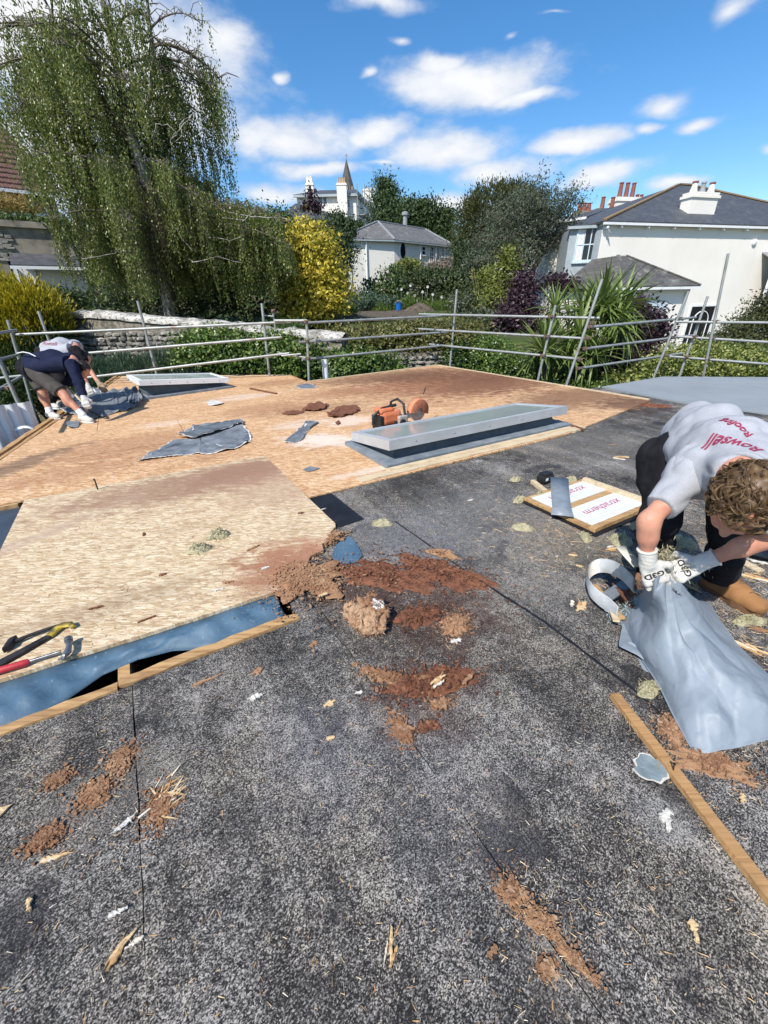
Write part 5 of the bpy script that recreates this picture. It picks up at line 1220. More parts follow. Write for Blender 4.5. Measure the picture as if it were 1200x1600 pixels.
def along(P, f):
    x = f * (len(P) - 1); i = min(int(x), len(P) - 2); return P[i] + (P[i + 1] - P[i]) * (x - i)
for k in range(44):
    f = .16 + .66 * k / 44; p = along(TP, f); a = rb.uniform(0, 2 * PI); Lg = (3.7 - 2.4 * max(0, f - .4)) * rb.uniform(.75, 1.15)
    limb(p, (math.cos(a), math.sin(a), .25), Lg, .05, .55, 2.6 - 1.1 * f)
for P_, n_ in ((lead2, 6), (lead3, 12)):
    for k in range(n_):
        p = along(P_, .15 + .8 * k / n_); a = rb.uniform(0, 2 * PI); limb(p, (math.cos(a), math.sin(a), .3), rb.uniform(1.6, 2.8), .035, .6, 1.3)
# long arching limbs that shape the outline: top right arch, left sweep, lower right skirt
for (x0, y0, x1, y1, hg) in ((235, 95, 330, 150, 1.6), (240, 70, 345, 130, 1.5), (100, 60, -40, 80, 1.8), (120, 100, -30, 140, 2.0), (150, 140, 20, 190, 2.4), (170, 120, 30, 150, 2.2), (228, 280, 330, 300, 2.5), (238, 330, 360, 330, 2.5), (245, 370, 390, 370, 2.4), (250, 390, 420, 380, 1.9), (240, 340, 120, 330, 2.4), (230, 290, 110, 270, 2.2), (250, 390, 130, 390, 1.6), (250, 400, 400, 420, 1.2), (245, 380, 440, 340, 1.6), (250, 400, 440, 420, 1.0), (245, 370, 430, 350, 1.9), (250, 390, 455, 400, 1.3), (248, 380, 400, 330, 2.2), (245, 360, 330, 310, 2.4), (250, 395, 340, 390, 1.6), (245, 370, 150, 350, 2.2), (250, 390, 180, 400, 1.5)):
    for q in range(3):
        p0, p1 = far(x0, y0, D_), far(x1, y1, D_ + rb.uniform(-1.6, 1.4)); d_ = p1 - p0; limb(p0, d_ + ZX * .15 * np.linalg.norm(d_), np.linalg.norm(d_) * 1.06, .045, .45, hg)
mb.build('trunk', M['birchbark'], BT)
lm_.build('limb', simple('grey_brown_twig_bark', (0.15, .125, .10), .9, scale=9), BT)
g = np.random.default_rng(3); LC = []; LA = []; tw = MB(); nt = 0
for (p, hl) in anchors:
    if rb.random() < (.14 if p[2] < 7.0 else .44): continue
    for q in range(3):
        p_ = p + np.array([rb.uniform(-.10, .10), rb.uniform(-.10, .10), rb.uniform(-.1, .1)])
        zmin = gz(p_[0], p_[1]) + .5; h_ = min(hl * rb.uniform(.7, 1.2), p_[2] - zmin)
        if h_ < .3: continue
        n = int(h_ / .042); s_ = np.arange(n) / max(1, n - 1)
        sway = np.array([rb.uniform(-.22, .22), rb.uniform(-.22, .22), 0]); line = p_[None, :] + s_[:, None] ** 1.3 * sway[None, :] - np.array([0, 0, 1])[None, :] * (s_[:, None] * h_)
        line = line + g.normal(size=line.shape) * .034
        LC.append(line); LA.append(np.tile([sway[0], sway[1], -1.0], (n, 1)))
        if nt < 900: tw.tube([p_, p_ + sway * .4 - ZX * h_ * .5, p_ + sway - ZX * h_ * .97], .0055, 3, False); nt += 1
LC = np.concatenate(LC); LA = np.concatenate(LA)
# the curtain parts in front of the stem
tz = np.array([p[2] for p in TP]); tx_ = np.interp(LC[:, 2], tz, [p[0] for p in TP]); ty_ = np.interp(LC[:, 2], tz, [p[1] for p in TP])
side_ = LC[:, 0] - LC[:, 1] * (tx_ / ty_); cut_ = (np.abs(side_) < .34) & (LC[:, 1] < ty_ + .1) & (LC[:, 2] < 8.6) & (g.random(len(LC)) < .70)
clus_ = np.array([mnoise.noise(Vector((a_[0] * .9, a_[1] * .9, a_[2] * .45))) for a_ in LC[::8]]).repeat(8)[:len(LC)]
thin_ = (LC[:, 2] > 6.2) & (clus_ > .42 - np.clip((LC[:, 2] - 6.2) * .16, 0, .5))
keep_ = ~(cut_ | thin_); LC, LA = LC[keep_], LA[keep_]
print('birch leaves', len(LC))
leaf_mesh('crown', LC, .076, L['birch'], BT, .62, axis=LA, seed=4)
tw.build('twigs', M['bark'], BT)
# pale bare branches that show in the curtain
mb = MB()
for line in ([(238, 215), (245, 195), (262, 195), (275, 205), (262, 228)], [(275, 210), (300, 180), (312, 165), (322, 150)], [(285, 210), (280, 195), (300, 178)], [(380, 345), (395, 332), (400, 322), (388, 300)], [(395, 340), (440, 340), (460, 345)], [(95, 405), (130, 405), (180, 395), (205, 378)], [(270, 350), (290, 380), (305, 395)], [(300, 410), (340, 400), (390, 415)], [(232, 62), (250, 50), (270, 44)], [(325, 370), (360, 375), (385, 368)]):
    pts = [far(x, y, D_ - 2.2) for x, y in line]; fp_ = []
    for a_, b_ in zip(pts[:-1], pts[1:]): fp_ += [a_ + (b_ - a_) * q / 4 + np.array([rb.uniform(-.022, .022), 0, rb.uniform(-.022, .022)]) for q in range(4)]
    fp_ = [along(TP, .12 + .045 * rb.random() + max(0, pts[0][2] - 2) * .065) * .25 + pts[0] * .75 + np.array([0, .4, .12]), pts[0] + np.array([0, .12, .03])] + fp_; mb = MB(); mb.tube(fp_, [.019 - .013 * k / len(fp_) for k in range(len(fp_))], 5); mb.build('branch', M['birchbark'], BT)
# background woodland behind the birch so that no bare horizon shows
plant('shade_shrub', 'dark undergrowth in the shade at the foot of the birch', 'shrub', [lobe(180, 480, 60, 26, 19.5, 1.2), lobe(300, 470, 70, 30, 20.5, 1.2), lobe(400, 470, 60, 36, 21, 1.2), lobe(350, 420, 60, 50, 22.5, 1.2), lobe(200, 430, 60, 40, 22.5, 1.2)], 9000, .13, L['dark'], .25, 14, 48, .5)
# blue bucket, compost and a dark tool in the vegetable bed
BK = thing('bucket', 'small bright blue bucket standing in the vegetable bed', 'bucket', far(623, 496, 27))
p = far(623, 496, 27); p[2] = gz(p[0], p[1]) + .05; mbk = simple('blue_plastic', (0.01, 0.14, 0.50), .4)
mb = MB(); mb.lathe(p, [(.16, 0), (.20, .36), (.215, .36), (.215, .39), (.18, .39), (.15, .05)], 14); mb.build('pail', mbk, BK)
mb = MB(); mb.tube([p + np.array([-.21, 0, .37]), p + np.array([-.12, -.1, .48]), p + np.array([.1, -.12, .5]), p + np.array([.21, 0, .37])], .012, 5); mb.build('handle', M['alu'], BK)
p = far(655, 494, 26.6); CH = thing('compost_heap', 'grey-brown heap of compost right of the blue bucket', 'heap', (p[0], p[1], gz(p[0], p[1])))
V = []; F = []
for j in range(9):
    for i in range(25):
        a = 2 * PI * i / 24; r_ = (1 - j / 8) * .95 * (1 + .2 * mnoise.noise(Vector((math.cos(a), math.sin(a), 1)))); V.append((p[0] + r_ * math.cos(a), p[1] + r_ * math.sin(a) * .7, gz(p[0], p[1]) + .5 * (j / 8) ** .7 + .08 * mnoise.noise(Vector((r_ * 4 * math.cos(a), r_ * 4 * math.sin(a), j)))))
F = [(j * 25 + i, j * 25 + i + 1, j * 25 + 26 + i, j * 25 + 25 + i) for j in range(8) for i in range(24)]
link('heap', np_mesh('heap', V, F, True), M['soil'], CH)

# ------------------------------------------------------------------ scaffold guard rails round the roof
def guardrail(label, loc): return thing('scaffold_guardrail', label, 'guardrail', loc, 'scaffold tubes round the roof edge')
TR_ = .028
def tube(name, parent, pts, r=TR_): mb = MB(); mb.tube(pts, r, 10); return mb.build(name, M['galv'], parent)
def coupler(parent, p):
    p = np.array(p, float); mb = MB(); mb.box(p, (.085, .075, .07), None, .012); mb.box(p + np.array([.0, -.045, .012]), (.05, .06, .05), None, .01); mb.tube([p + np.array([-.03, -.07, .03]), p + np.array([.065, -.06, .03])], .011, 6); return mb.build('coupler', M['coupler'], parent)
def pole(parent, top, bot, y0, y1=None, zlow=-2.7):
    """a standard whose ends are seen at two pixels, carried on down to the ground"""
    a, b = far(*top, y0), far(*bot, y1 or y0); d_ = b - a; k = (zlow - a[2]) / d_[2]; tube('pole', parent, [a, a + d_ * k]); return a, b
def on(px, py, y): return far(px, py, y)
# back left run, from the corner at the two workers to the step in the deck
GA = guardrail('scaffold rails with three long tubes across the stone wall, behind the two bent workers', (-5, 10.5, -2.7))
yA0, yA1 = 9.4, 9.9
for (x0, y0, x1, y1) in ((23, 523, 455, 503), (60, 558, 440, 527), (70, 598, 452, 552)): tube('rail', GA, [on(x0, y0, yA0), on(x1, y1, yA1)])
for top, bot, y in (((60, 486), (73, 522), 9.7), ((215, 470), (246, 590), 10.1), ((409, 474), (421, 586), 10.1)): pole(GA, top, bot, y)
for x, y, yy in ((73, 520, 9.55), (221, 514, 9.9), (230, 545, 9.9), (238, 576, 9.95), (412, 505, 10.0), (416, 529, 10.0), (419, 555, 10.0)): coupler(GA, on(x, y, yy))
# stub ladder-like tubes beside the middle pole
tube('rail', GA, [on(414, 493, 10.2), on(427, 494.5, 10.2)], .018); tube('rail', GA, [on(426, 485, 10.25), on(430, 512, 10.25)], .02); coupler(GA, on(427, 486, 10.25))
# left run going back past the camera
GB = guardrail('scaffold rails running down the left edge of the deck past the white panels', (-5.4, 6.5, -2.7))
for (x0, y0, a, x1, y1, b) in ((-140, 545, 4.6, 25, 516, 9.3), (-150, 600, 4.6, 26, 555, 9.3), (-160, 700, 4.4, 34, 588, 9.0)): tube('rail', GB, [on(x0, y0, a), on(x1, y1, b)])
pole(GB, (-4, 556), (43, 662), 6.45); pole(GB, (12, 500), (38, 590), 9.35)
for x, y, yy in ((3, 574, 6.5), (16, 606, 6.5), (24, 518, 9.3)): coupler(GB, on(x, y, yy))
tube('rail', GB, [on(-30, 594, 9.4), on(34, 587, 9.4)])
# back middle run
GC = guardrail('scaffold rails in the middle between the deck step and its far right corner', (0, 10.8, -2.7))
yC0, yC1 = 9.75, 12.0
for (x0, y0, x1, y1) in ((470, 505, 702, 493), (468, 535, 699, 519), (472, 562, 693, 540)): tube('rail', GC, [on(x0, y0, yC0), on(x1, y1, yC1)])
pole(GC, (479, 500), (483, 600), 9.65)
for x, y in ((478, 503), (480, 533), (482, 560)): coupler(GC, on(x, y, 9.66))
tube('rail', GC, [on(429, 501, 9.85), on(480, 501, 9.7)]); tube('rail', GC, [on(434, 551, 10.1), on(478, 559, 9.75)], .02); tube('rail', GC, [on(440, 556, 9.8), on(470, 553, 9.8)], .02)
# back right run to the palm
GD = guardrail('scaffold rails from the far right deck corner to the leaning pole by the palm', (3, 10.5, -2.7))
yD0, yD1 = 12.05, 9.3
for (x0, y0, x1, y1) in ((655, 491, 937, 497), (654, 514, 914, 529), (671, 538, 904, 561)): tube('rail', GD, [on(x0, y0, 12.3), on(x1, y1, yD1)])
pole(GD, (714, 452), (703, 574), 11.85); pole(GD, (868, 477), (840, 596), 9.75)
for x, y, yy in ((709, 492, 11.9), (706, 518, 11.9), (704, 541, 11.9), (860, 495, 9.75), (853, 526, 9.75), (847, 556, 9.75)): coupler(GD, on(x, y, yy))
p_, q_ = on(941, 436, 9.0), on(889, 590, 9.0); d_ = q_ - p_; tube('pole', GD, [p_, p_ + d_ * ((-2.7 - p_[2]) / d_[2])])
# right runs
GE = guardrail('scaffold rails leaving the leaning palm pole towards the garage', (6, 10.5, -2.7))
for (x0, y0, x1, y1) in ((923, 511, 1087, 496), (914, 545, 1083, 524), (903, 576, 1066, 552)): tube('rail', GE, [on(x0, y0, 9.05), on(x1, y1, 11.2)])
for x, y in ((924, 505), (921, 511), (917, 529), (914, 545), (906, 562), (903, 576)): coupler(GE, on(x, y, 9.02))
pole(GE, (1076, 455), (1026, 578), 10.4)
for x, y in ((1059, 498), (1048, 527), (1038, 556)): coupler(GE, on(x, y, 10.45))
GF = guardrail('scaffold rails and two tall poles behind the light grey roof at the right', (8, 9.6, -2.7))
for (x0, y0, x1, y1) in ((1055, 503, 1290, 505), (1058, 526, 1290, 540), (1046, 557, 1290, 576)): tube('rail', GF, [on(x0, y0, 10.2), on(x1, y1, 9.2)])
pole(GF, (1138, 396), (1098, 592), 9.9); pole(GF, (1106, 463), (1060, 592), 10.15)
for x, y, yy in ((1115, 503, 9.95), (1111, 528, 9.95), (1105, 560, 9.95), (1092, 503, 10.1), (1083, 527, 10.1), (1071, 558, 10.1)): coupler(GF, on(x, y, yy))
# white soil pipe standing up behind the deck edge
SP = thing('vent_pipe', 'short white plastic vent pipe standing behind the back edge of the deck', 'pipe', far(508, 600, 10.1))
p = far(507, 562, 10.1); b = far(509, 600, 10.1); b[2] = -2.7; b[:2] = p[:2]; mb = MB(); mb.tube([b, p], .068, 16); mb.build('pipe', M['paint'], SP)
mb = MB(); mb.lathe(p - ZX * .10, [(.071, 0), (.076, .01), (.076, .10), (.06, .104), (.055, .05)], 16); mb.build('collar', M['paint'], SP)
# white profiled cladding panels leaning outside the left edge
WP = thing('cladding_panel', 'white profiled plastic panels leaning against the left edge of the deck', 'panel', at(20, 700, 0) + np.array([-.3, 0, -2.7]))
o_ = far(0, 640, 5.2)
for k in range(4):
    a = far(-42 + 21 * k, 640 - 3 * k, 5.5 + .16 * k); b = np.array([a[0] + .35, a[1] - .35, -2.7]); s_ = nv(np.array([.45, .9, 0]))
    rows = []
    for (w, dpt) in ((0, 0), (.05, .0), (.07, .045), (.15, .045), (.17, 0), (.2, 0)): q = s_ * w + np.array([.9, -.45, 0]) * dpt; rows.append([a + q, b + q])
    mb = MB(); mb.sheet(rows); mb.sheet([[p_ - np.array([.02, -.01, 0]) for p_ in r_] for r_ in rows]); mb.build('panel', M['paint'], WP)
WS = thing('plastic_trim', 'bent piece of white plastic trim lying on the left edge of the deck', 'trim', at(38, 668, .05))
pts = [at(25, 672, .05), at(36, 668, .07), at(44, 668, .06), at(53, 671, .03)]
mb = MB(); mb.sheet([[p - BX * .03 for p in pts], [p + ZX * .025 for p in pts], [p + BX * .03 for p in pts]], .003); mb.build('strip', M['paint'], WS, fix=True)

# ------------------------------------------------------------------ skylights
def skylight(label, c0, a_, b_, La, Lb, hk, ht, ov, lift, tilt=0.0, fm='alu'):
    """c0 near-left corner on the roof, a_ long axis, b_ axis pointing away; curb narrows upward"""
    S = thing('skylight', label, 'skylight', c0); a_, b_ = nv(a_), nv(b_)
    P = lambda x, y, z: c0 + a_ * x + b_ * y + ZX * z
    mb = MB(); pl_ = .16
    # flange: sloped skirt round the curb
    o_ = [P(0, 0, .018), P(La, 0, .018), P(La, Lb, .018), P(0, Lb, .018)]; m_ = [P(0, 0, .058), P(La, 0, .058), P(La, Lb, .058), P(0, Lb, .058)]
    i_ = [P(.15, .15, .066), P(La - .15, .15, .066), P(La - .15, Lb - .15, .066), P(.15, Lb - .15, .066)]
    mb.add(o_ + m_ + i_, [[k, (k + 1) % 4, 4 + (k + 1) % 4, 4 + k] for k in range(4)] + [[4 + k, 4 + (k + 1) % 4, 8 + (k + 1) % 4, 8 + k] for k in range(4)])
    mb.build('flange', M['flange'], S)
    t_ = .19; mb = MB(); zk = lambda y, x=0: hk + lift * y / Lb + tilt * x / La
    j_ = [P(x, y, zk(y, x)) for x, y in ((t_, t_), (La - t_, t_), (La - t_, Lb - t_), (t_, Lb - t_))]
    i2 = [p - ZX * .004 for p in i_]
    mb.add(i2 + j_, [[k, (k + 1) % 4, 4 + (k + 1) % 4, 4 + k] for k in range(4)] + [[4, 5, 6, 7]]); mb.build('upstand', M['upstand'], S)
    # aluminium frame, four rails round the glass
    x0, x1, y0, y1 = t_ - ov, La - t_ + ov, t_ - ov, Lb - t_ + ov
    fw = .07
    def rail(q0, q1, inn):
        lo = [P(x, y, zk(y, x) + .003) for x, y in (q0, q1, (q1[0] + inn[1][0], q1[1] + inn[1][1]), (q0[0] + inn[0][0], q0[1] + inn[0][1]))]
        hi = [p + ZX * ht for p in lo]; mb = MB(); mb.add(lo + hi, [[0, 3, 2, 1], [4, 5, 6, 7], [0, 1, 5, 4], [1, 2, 6, 5], [2, 3, 7, 6], [3, 0, 4, 7]]); return mb.build('frame', M[fm], S, fix=True)
    rail((x0, y0), (x1, y0), ((fw, fw), (-fw, fw))); rail((x1, y0), (x1, y1), ((-fw, fw), (-fw, -fw))); rail((x1, y1), (x0, y1), ((-fw, -fw), (fw, -fw))); rail((x0, y1), (x0, y0), ((fw, -fw), (fw, fw)))
    g0 = [P(x, y, zk(y, x) + ht - .006) for x, y in ((x0 + fw, y0 + fw), (x1 - fw, y0 + fw), (x1 - fw, y1 - fw), (x0 + fw, y1 - fw))]
    mb = MB(); mb.add([p - ZX * .02 for p in g0] + g0, [[3, 2, 1, 0], [4, 5, 6, 7], [0, 1, 5, 4], [1, 2, 6, 5], [2, 3, 7, 6], [3, 0, 4, 7]]); mb.build('glass', M['skyglass'], S)
    for k in range(5):
        xx = x0 + (x1 - x0) * (.12 + .19 * k); q = P(xx, y0, zk(y0, xx) + ht * .5); mb = MB(); mb.lathe(q, [(.009, -.001), (.009, .004), (.004, .006)], 8, -b_); mb.build('screw', M['lead'], S)
    return S
cS = uv(1.925, -3.245); skylight('long flat skylight with aluminium frame and dark upstand, beside the orange saw', cS, AX, -BX, 2.75, .96, .185, .10, .13, -.12)
# timber strip under its near edge
for (u0, u1, v, w, zz) in ((1.55, 4.78, -3.135, .055, .034), (1.9, 4.60, -3.195, .035, .040)):
    rows = []; n = 36
    for k in range(n + 1):
        u = u0 + (u1 - u0) * k / n; j = rnd.uniform(-.006, .006) + (rnd.uniform(-.03, .02) if u > 4.2 else 0)
        rows.append([uv(u, v - w, .006), uv(u, v - w, zz), uv(u, v + w + j, zz + rnd.uniform(-.006, .002)), uv(u, v + w + j, .006)])
    mb = MB(); mb.sheet(rows); mb.add(rows[0], [[0, 1, 2, 3]]); mb.add(rows[-1], [[3, 2, 1, 0]])
    o = mb.build('timber_strip', M['newtimber'], None, fix=True); prop(o, ('lower, wider pale timber strip on the felt along the long skylight' if w > .05 else 'upper, narrower pale timber strip against the flange of the long skylight'), 'timber')
c2 = at(222, 626, .02); c3 = at(364, 606, .02); a2 = c3 - c2; L2 = np.linalg.norm(a2)
skylight('small skylight with white front frame, right of the two bent workers', np.array([c2[0], c2[1], 0]), a2, np.array([-a2[1], a2[0], 0]), L2, .95, .27, .09, .15, .02, -.15, 'paint')

# ------------------------------------------------------------------ petrol disc cutter
M['orange'] = simple('faded_orange_plastic', (0.66, 0.15, 0.045), .55, var=.2, scale=20, col2=(0.55, .24, .14))
M['dustyorange'] = simple('dusty_orange_guard', (0.62, 0.24, 0.13), .7, var=.2, scale=25)
M['blackplastic'] = simple('black_plastic', (0.018, 0.018, 0.02), .5, scale=20)
M['dustymetal'] = simple('dusty_pale_metal', (0.45, 0.40, 0.36), .7, .2, scale=30)
CUT = thing('disc_cutter', 'orange petrol disc cutter with curved handle standing on the deck behind the long skylight', 'power saw', at(617, 668, .02))
cb_ = at(617, 668, .02); ca = nv(np.array([.80, .60, 0])); cn = np.array([ca[1], -ca[0], 0])
C_ = lambda x, y, z: cb_ + (ca * x + cn * y) * 1.10 + ZX * z * 1.10
mb = MB(); mb.box(C_(-.10, 0, .15), (.30, .20, .17), (ca, cn, ZX), .045); mb.box(C_(-.16, 0, .235), (.20, .17, .06), (ca, cn, ZX), .025); mb.build('engine_cover', M['orange'], CUT)
mb = MB(); mb.box(C_(-.10, .0, .045), (.36, .22, .06), (ca, cn, ZX), .02); mb.box(C_(-.25, .0, .12), (.06, .2, .15), (ca, cn, ZX), .02); mb.build('base', M['blackplastic'], CUT)
mb = MB(); mb.box(C_(.02, .12, .11), (.14, .06, .12), (ca, cn, ZX), .02); mb.box(C_(.16, .06, .13), (.30, .035, .07), (ca, cn, ZX), .015); mb.build('crankcase', M['dustymetal'], CUT)
for x, z_, r_ in ((-.01, .09, .045), (-.12, .10, .03)): mb = MB(); mb.lathe(C_(x, .155, z_), [(r_, 0), (r_, .02), (r_ * .6, .025)], 14, cn); mb.build('cap', M['blackplastic'], CUT)
mb = MB(); mb.tube([C_(-.02, -.1, .12), C_(.02, -.09, .29), C_(.04, 0, .33), C_(.05, .10, .29), C_(.06, .13, .10)], .016, 8); mb.build('front_handle', M['blackplastic'], CUT)
mb = MB(); mb.tube([C_(.0, .02, .27), C_(-.2, .02, .26), C_(-.33, .02, .19), C_(-.33, .02, .10)], [.02, .018, .018, .02], 8); mb.build('rear_handle', M['blackplastic'], CUT)
mb = MB(); mb.lathe(C_(.30, .07, .165), [(.03, -.004), (.135, -.003), (.135, .003), (.03, .004)], 28, cn); mb.build('blade', M['dustymetal'], CUT)
mb = MB(); pr = [];
for k in range(15):
    a = math.radians(-20 + 200 * k / 14); d2 = ca * math.cos(a) + ZX * math.sin(a); pr.append([C_(.30, .03, .165) + d2 * .05, C_(.30, .03, .165) + d2 * .155, C_(.30, .07, .165) + d2 * .165, C_(.30, .11, .165) + d2 * .155, C_(.30, .11, .165) + d2 * .05])
mb.sheet(pr); mb.sheet([[p_ * 1.0 + ZX * -.003 for p_ in r_] for r_ in pr]); mb.build('blade_guard', M['dustyorange'], CUT)
mb = MB(); mb.tube([C_(.40, .05, .34), C_(.43, .05, .40), C_(.45, .03, .41)], .008, 6); mb.build('adjuster', M['blackplastic'], CUT)

# ------------------------------------------------------------------ hand tools on the pale board
M['steel'] = simple('worn_steel', (0.30, 0.30, 0.31), .38, .8, var=.3, scale=30)
M['darksteel'] = simple('dark_tool_steel', (0.045, 0.042, 0.042), .55, .4, var=.4, scale=30)
M['redgrip'] = simple('red_rubber_grip', (0.46, 0.030, 0.045), .55, var=.2, scale=30)
M['yellowpaint'] = simple('chipped_yellow_paint', (0.46, 0.33, 0.03), .5, var=.4, scale=40, col2=(0.09, .07, .03))
zb_ = .030
HM = thing('claw_hammer', 'claw hammer with red grip lying on the near left corner of the pale board', 'hammer', at(60, 1033, zb_))
def H(px, py, z): return at(px, py, zb_ + z)
mb = MB(); mb.tube([H(-26, 1055, .018), H(-10, 1050, .019), H(15, 1043, .019), H(36, 1037, .018), H(45, 1033.5, .017)], [.015, .017, .0155, .017, .013], 12); mb.build('grip', M['redgrip'], HM)
mb = MB(); mb.tube([H(44, 1034, .017), H(95, 1018, .02)], .0075, 8); mb.build('shaft', M['steel'], HM)
mb = MB(); hd = [H(107, 1003, .028), H(108, 1010, .028), H(106, 1018, .026), H(101, 1024, .022)]
mb.tube(hd, [.013, .012, .016, .013], 10); mb.lathe(H(107, 999.5, .03), [(.016, -.014), (.018, -.008), (.018, .008), (.014, .012)], 14, nv(H(107, 998, .03) - H(107.5, 1006, .03))); mb.build('head', M['steel'], HM)
for dx in (-1, 3.5): mb = MB(); mb.tube([H(101 + dx * .3, 1023, .022), H(97 + dx, 1028, .014), H(92 + dx, 1031, .004)], [.0085, .007, .003], 6); mb.build('claw', M['steel'], HM)
PB = thing('slate_ripper', 'black flat bar tool with chipped yellow hooked end, beside the claw hammer', 'pry bar', at(60, 1010, zb_))
def strip(pts, w, t, name, m_, parent):
    P = [np.array(p, float) for p in pts]; rows = []
    for i, p in enumerate(P):
        d2 = nv(P[min(i + 1, len(P) - 1)] - P[max(i - 1, 0)]); s_ = nv(np.cross(ZX, d2)); wi = w[i] if isinstance(w, (list, tuple)) else w
        rows.append([p - s_ * wi / 2, p + s_ * wi / 2, p + s_ * wi / 2 + ZX * t, p - s_ * wi / 2 + ZX * t, p - s_ * wi / 2])
    mb = MB(); mb.sheet(rows); mb.add(rows[0][:4], [[0, 1, 2, 3]]); mb.add(rows[-1][:4], [[3, 2, 1, 0]])
    return mb.build(name, m_, parent, fix=True)
strip([H(-30, 1052, .003), H(0, 1038, .003), H(30, 1022, .004), H(58, 1006, .005), H(78, 995, .006)], [.05, .046, .04, .032, .03], .010, 'bar', M['darksteel'], PB)
strip([H(78, 995, .0055), H(88, 985, .008), H(98, 978, .012), H(110, 976.5, .012), H(116, 981, .006)], [.031, .036, .036, .03, .022], .011, 'hooked_end', M['yellowpaint'], PB)
mb = MB(); mb.tube([H(96, 976, .012), H(70, 984, .014), H(45, 993, .015), H(22, 1003, .016)], [.009, .008, .0085, .010], 8); mb.build('arm', M['darksteel'], PB)
mb = MB(); c = H(16, 1006, .018); mb.box(c, (.075, .034, .032), (nv(H(10, 1012, .02) - H(20, 997, .02)), nv(H(22, 1003, .02) - H(16, 1006, .02)), ZX), .008); mb.build('jaw', M['darksteel'], PB)

# ------------------------------------------------------------------ torn pieces, rot and litter
def flat_piece(name, label, cat, px, mat, z=.006, th=.004, z2=None, warp=.008, seed=0, backing=None, group=None, jag=.0):
    """an irregular sheet traced on the roof, with thickness, waviness and optionally a pale torn backing rim"""
    r = random.Random(seed); P = [at(x, y, z) for x, y in px]; out = []
    for i in range(len(P)):
        a, b = P[i], P[(i + 1) % len(P)]; n = max(1, int(np.linalg.norm(b - a) / .014))
        for k in range(min(n, 10)):
            f = k / min(n, 10); q = a + (b - a) * f; s_ = nv(np.array([-(b - a)[1], (b - a)[0], 0])); out.append(q + s_ * r.uniform(-1, 1) * (.006 + jag) * (k > 0))
    c = sum(out) / len(out)
    def ring(s, dz, grow=0):
        L_ = []
        for i, p in enumerate(out):
            q = c + (p - c) * s + nv(p - c) * grow * r.uniform(.3, 1.2); w = warp * (.6 + mnoise.noise(Vector((q[0] * 9, q[1] * 9, seed + .3))) * 1.3); L_.append(q + ZX * (dz + max(0, w * s * s)))
        return L_
    n = len(out); R0 = ring(1.0, 0); R1 = ring(1.0, th); R2 = ring(.72, th + warp * .3); R3 = ring(.38, th + warp * .2)
    for k in range(n): R1[k] = R0[k] + ZX * th
    mb = MB(); V = R0 + R1 + R2 + R3 + [c + ZX * (th + warp * .3)]
    F = [[k, (k + 1) % n, n + (k + 1) % n, n + k] for k in range(n)] + [[n + k, n + (k + 1) % n, 2 * n + (k + 1) % n, 2 * n + k] for k in range(n)] + [[2 * n + k, 2 * n + (k + 1) % n, 3 * n + (k + 1) % n, 3 * n + k] for k in range(n)] + [[3 * n + k, 3 * n + (k + 1) % n, 4 * n] for k in range(n)] + [list(range(n))[::-1]]
    mb.add(V, F, False)
    if backing:
        T = thing(name, label, cat, c, group); mb.build('sheet', mat, T)
        m2 = MB(); B0 = [p - ZX * .001 for p in ring(1.0, 0, .03 if backing is True else backing)]; B0 = [np.array([p[0], p[1], z - .002 + (q[2] - z) * .9]) for p, q in zip(B0, R0)]
        m2.add(B0 + [p + ZX * .0022 for p in B0] + [c + ZX * .001], [[k, (k + 1) % n, n + (k + 1) % n, n + k] for k in range(n)] + [[n + k, n + (k + 1) % n, 2 * n] for k in range(n)]); m2.build('torn_backing', M['scrim'], T); return T
    o = mb.build(name, mat); prop(o, label, cat, group); return o
ZD = .023; ZB = .0285
flat_piece('torn_covering', 'large torn piece of grey roof covering lying flat in the middle of the deck', 'roofing scrap', [(218, 720), (232, 712), (250, 705), (262, 695), (275, 690), (312, 690), (320, 680), (300, 678), (280, 679), (296, 672), (303, 667), (335, 663), (365, 660), (374, 657), (380, 660), (377, 667), (388, 677), (390, 688), (380, 695), (362, 703), (330, 708), (300, 709), (270, 713), (240, 717)], M['torn'], ZD, .004, warp=.03, seed=1, backing=.03)
flat_piece('torn_covering', 'narrow upper strip folded over the large torn grey piece on the deck', 'roofing scrap', [(278, 680), (300, 684), (330, 678), (358, 668), (380, 660), (372, 658), (340, 664), (312, 670), (304, 668), (303, 677)], simple('torn_grey_upper', (0.13, .15, .175), .6, scale=9, bump=.4), ZD + .035, .005, warp=.03, seed=2, backing=.02)
flat_piece('torn_covering', 'narrow torn strip of grey covering on the deck left of the long skylight', 'roofing scrap', [(445, 691), (458, 681), (470, 670), (478, 661), (490, 659), (498, 661), (486, 668), (478, 676), (474, 686), (460, 692)], M['torn'], ZD, .004, warp=.02, seed=3, backing=.016)
flat_piece('torn_covering', 'small grey flake on the deck just above the pale board', 'roofing scrap', [(472, 734), (484, 729), (500, 731), (492, 735), (480, 737)], M['torn'], ZD, .002, warp=.004, seed=4)
flat_piece('torn_covering', 'pale grey patch left on the deck at the inner corner by the white vent pipe', 'roofing scrap', [(462, 603), (480, 599), (494, 603), (490, 607), (470, 607)], M['torn'], ZD, .003, warp=.004, seed=5, backing=.02)
flat_piece('torn_covering', 'whitish curled scrap on the deck below the small skylight', 'roofing scrap', [(322, 631), (332, 626), (345, 628), (350, 631), (338, 634), (326, 634)], M['scrim'], ZD, .004, warp=.02, seed=6)
flat_piece('rotten_board_scrap', 'dark brown lump of rotten board, left of the two near the orange saw', 'wood scrap', [(472, 640), (482, 634), (500, 630), (514, 634), (508, 640), (494, 643), (480, 643)], M['rotdark'], ZD, .012, warp=.03, seed=7, jag=.02)
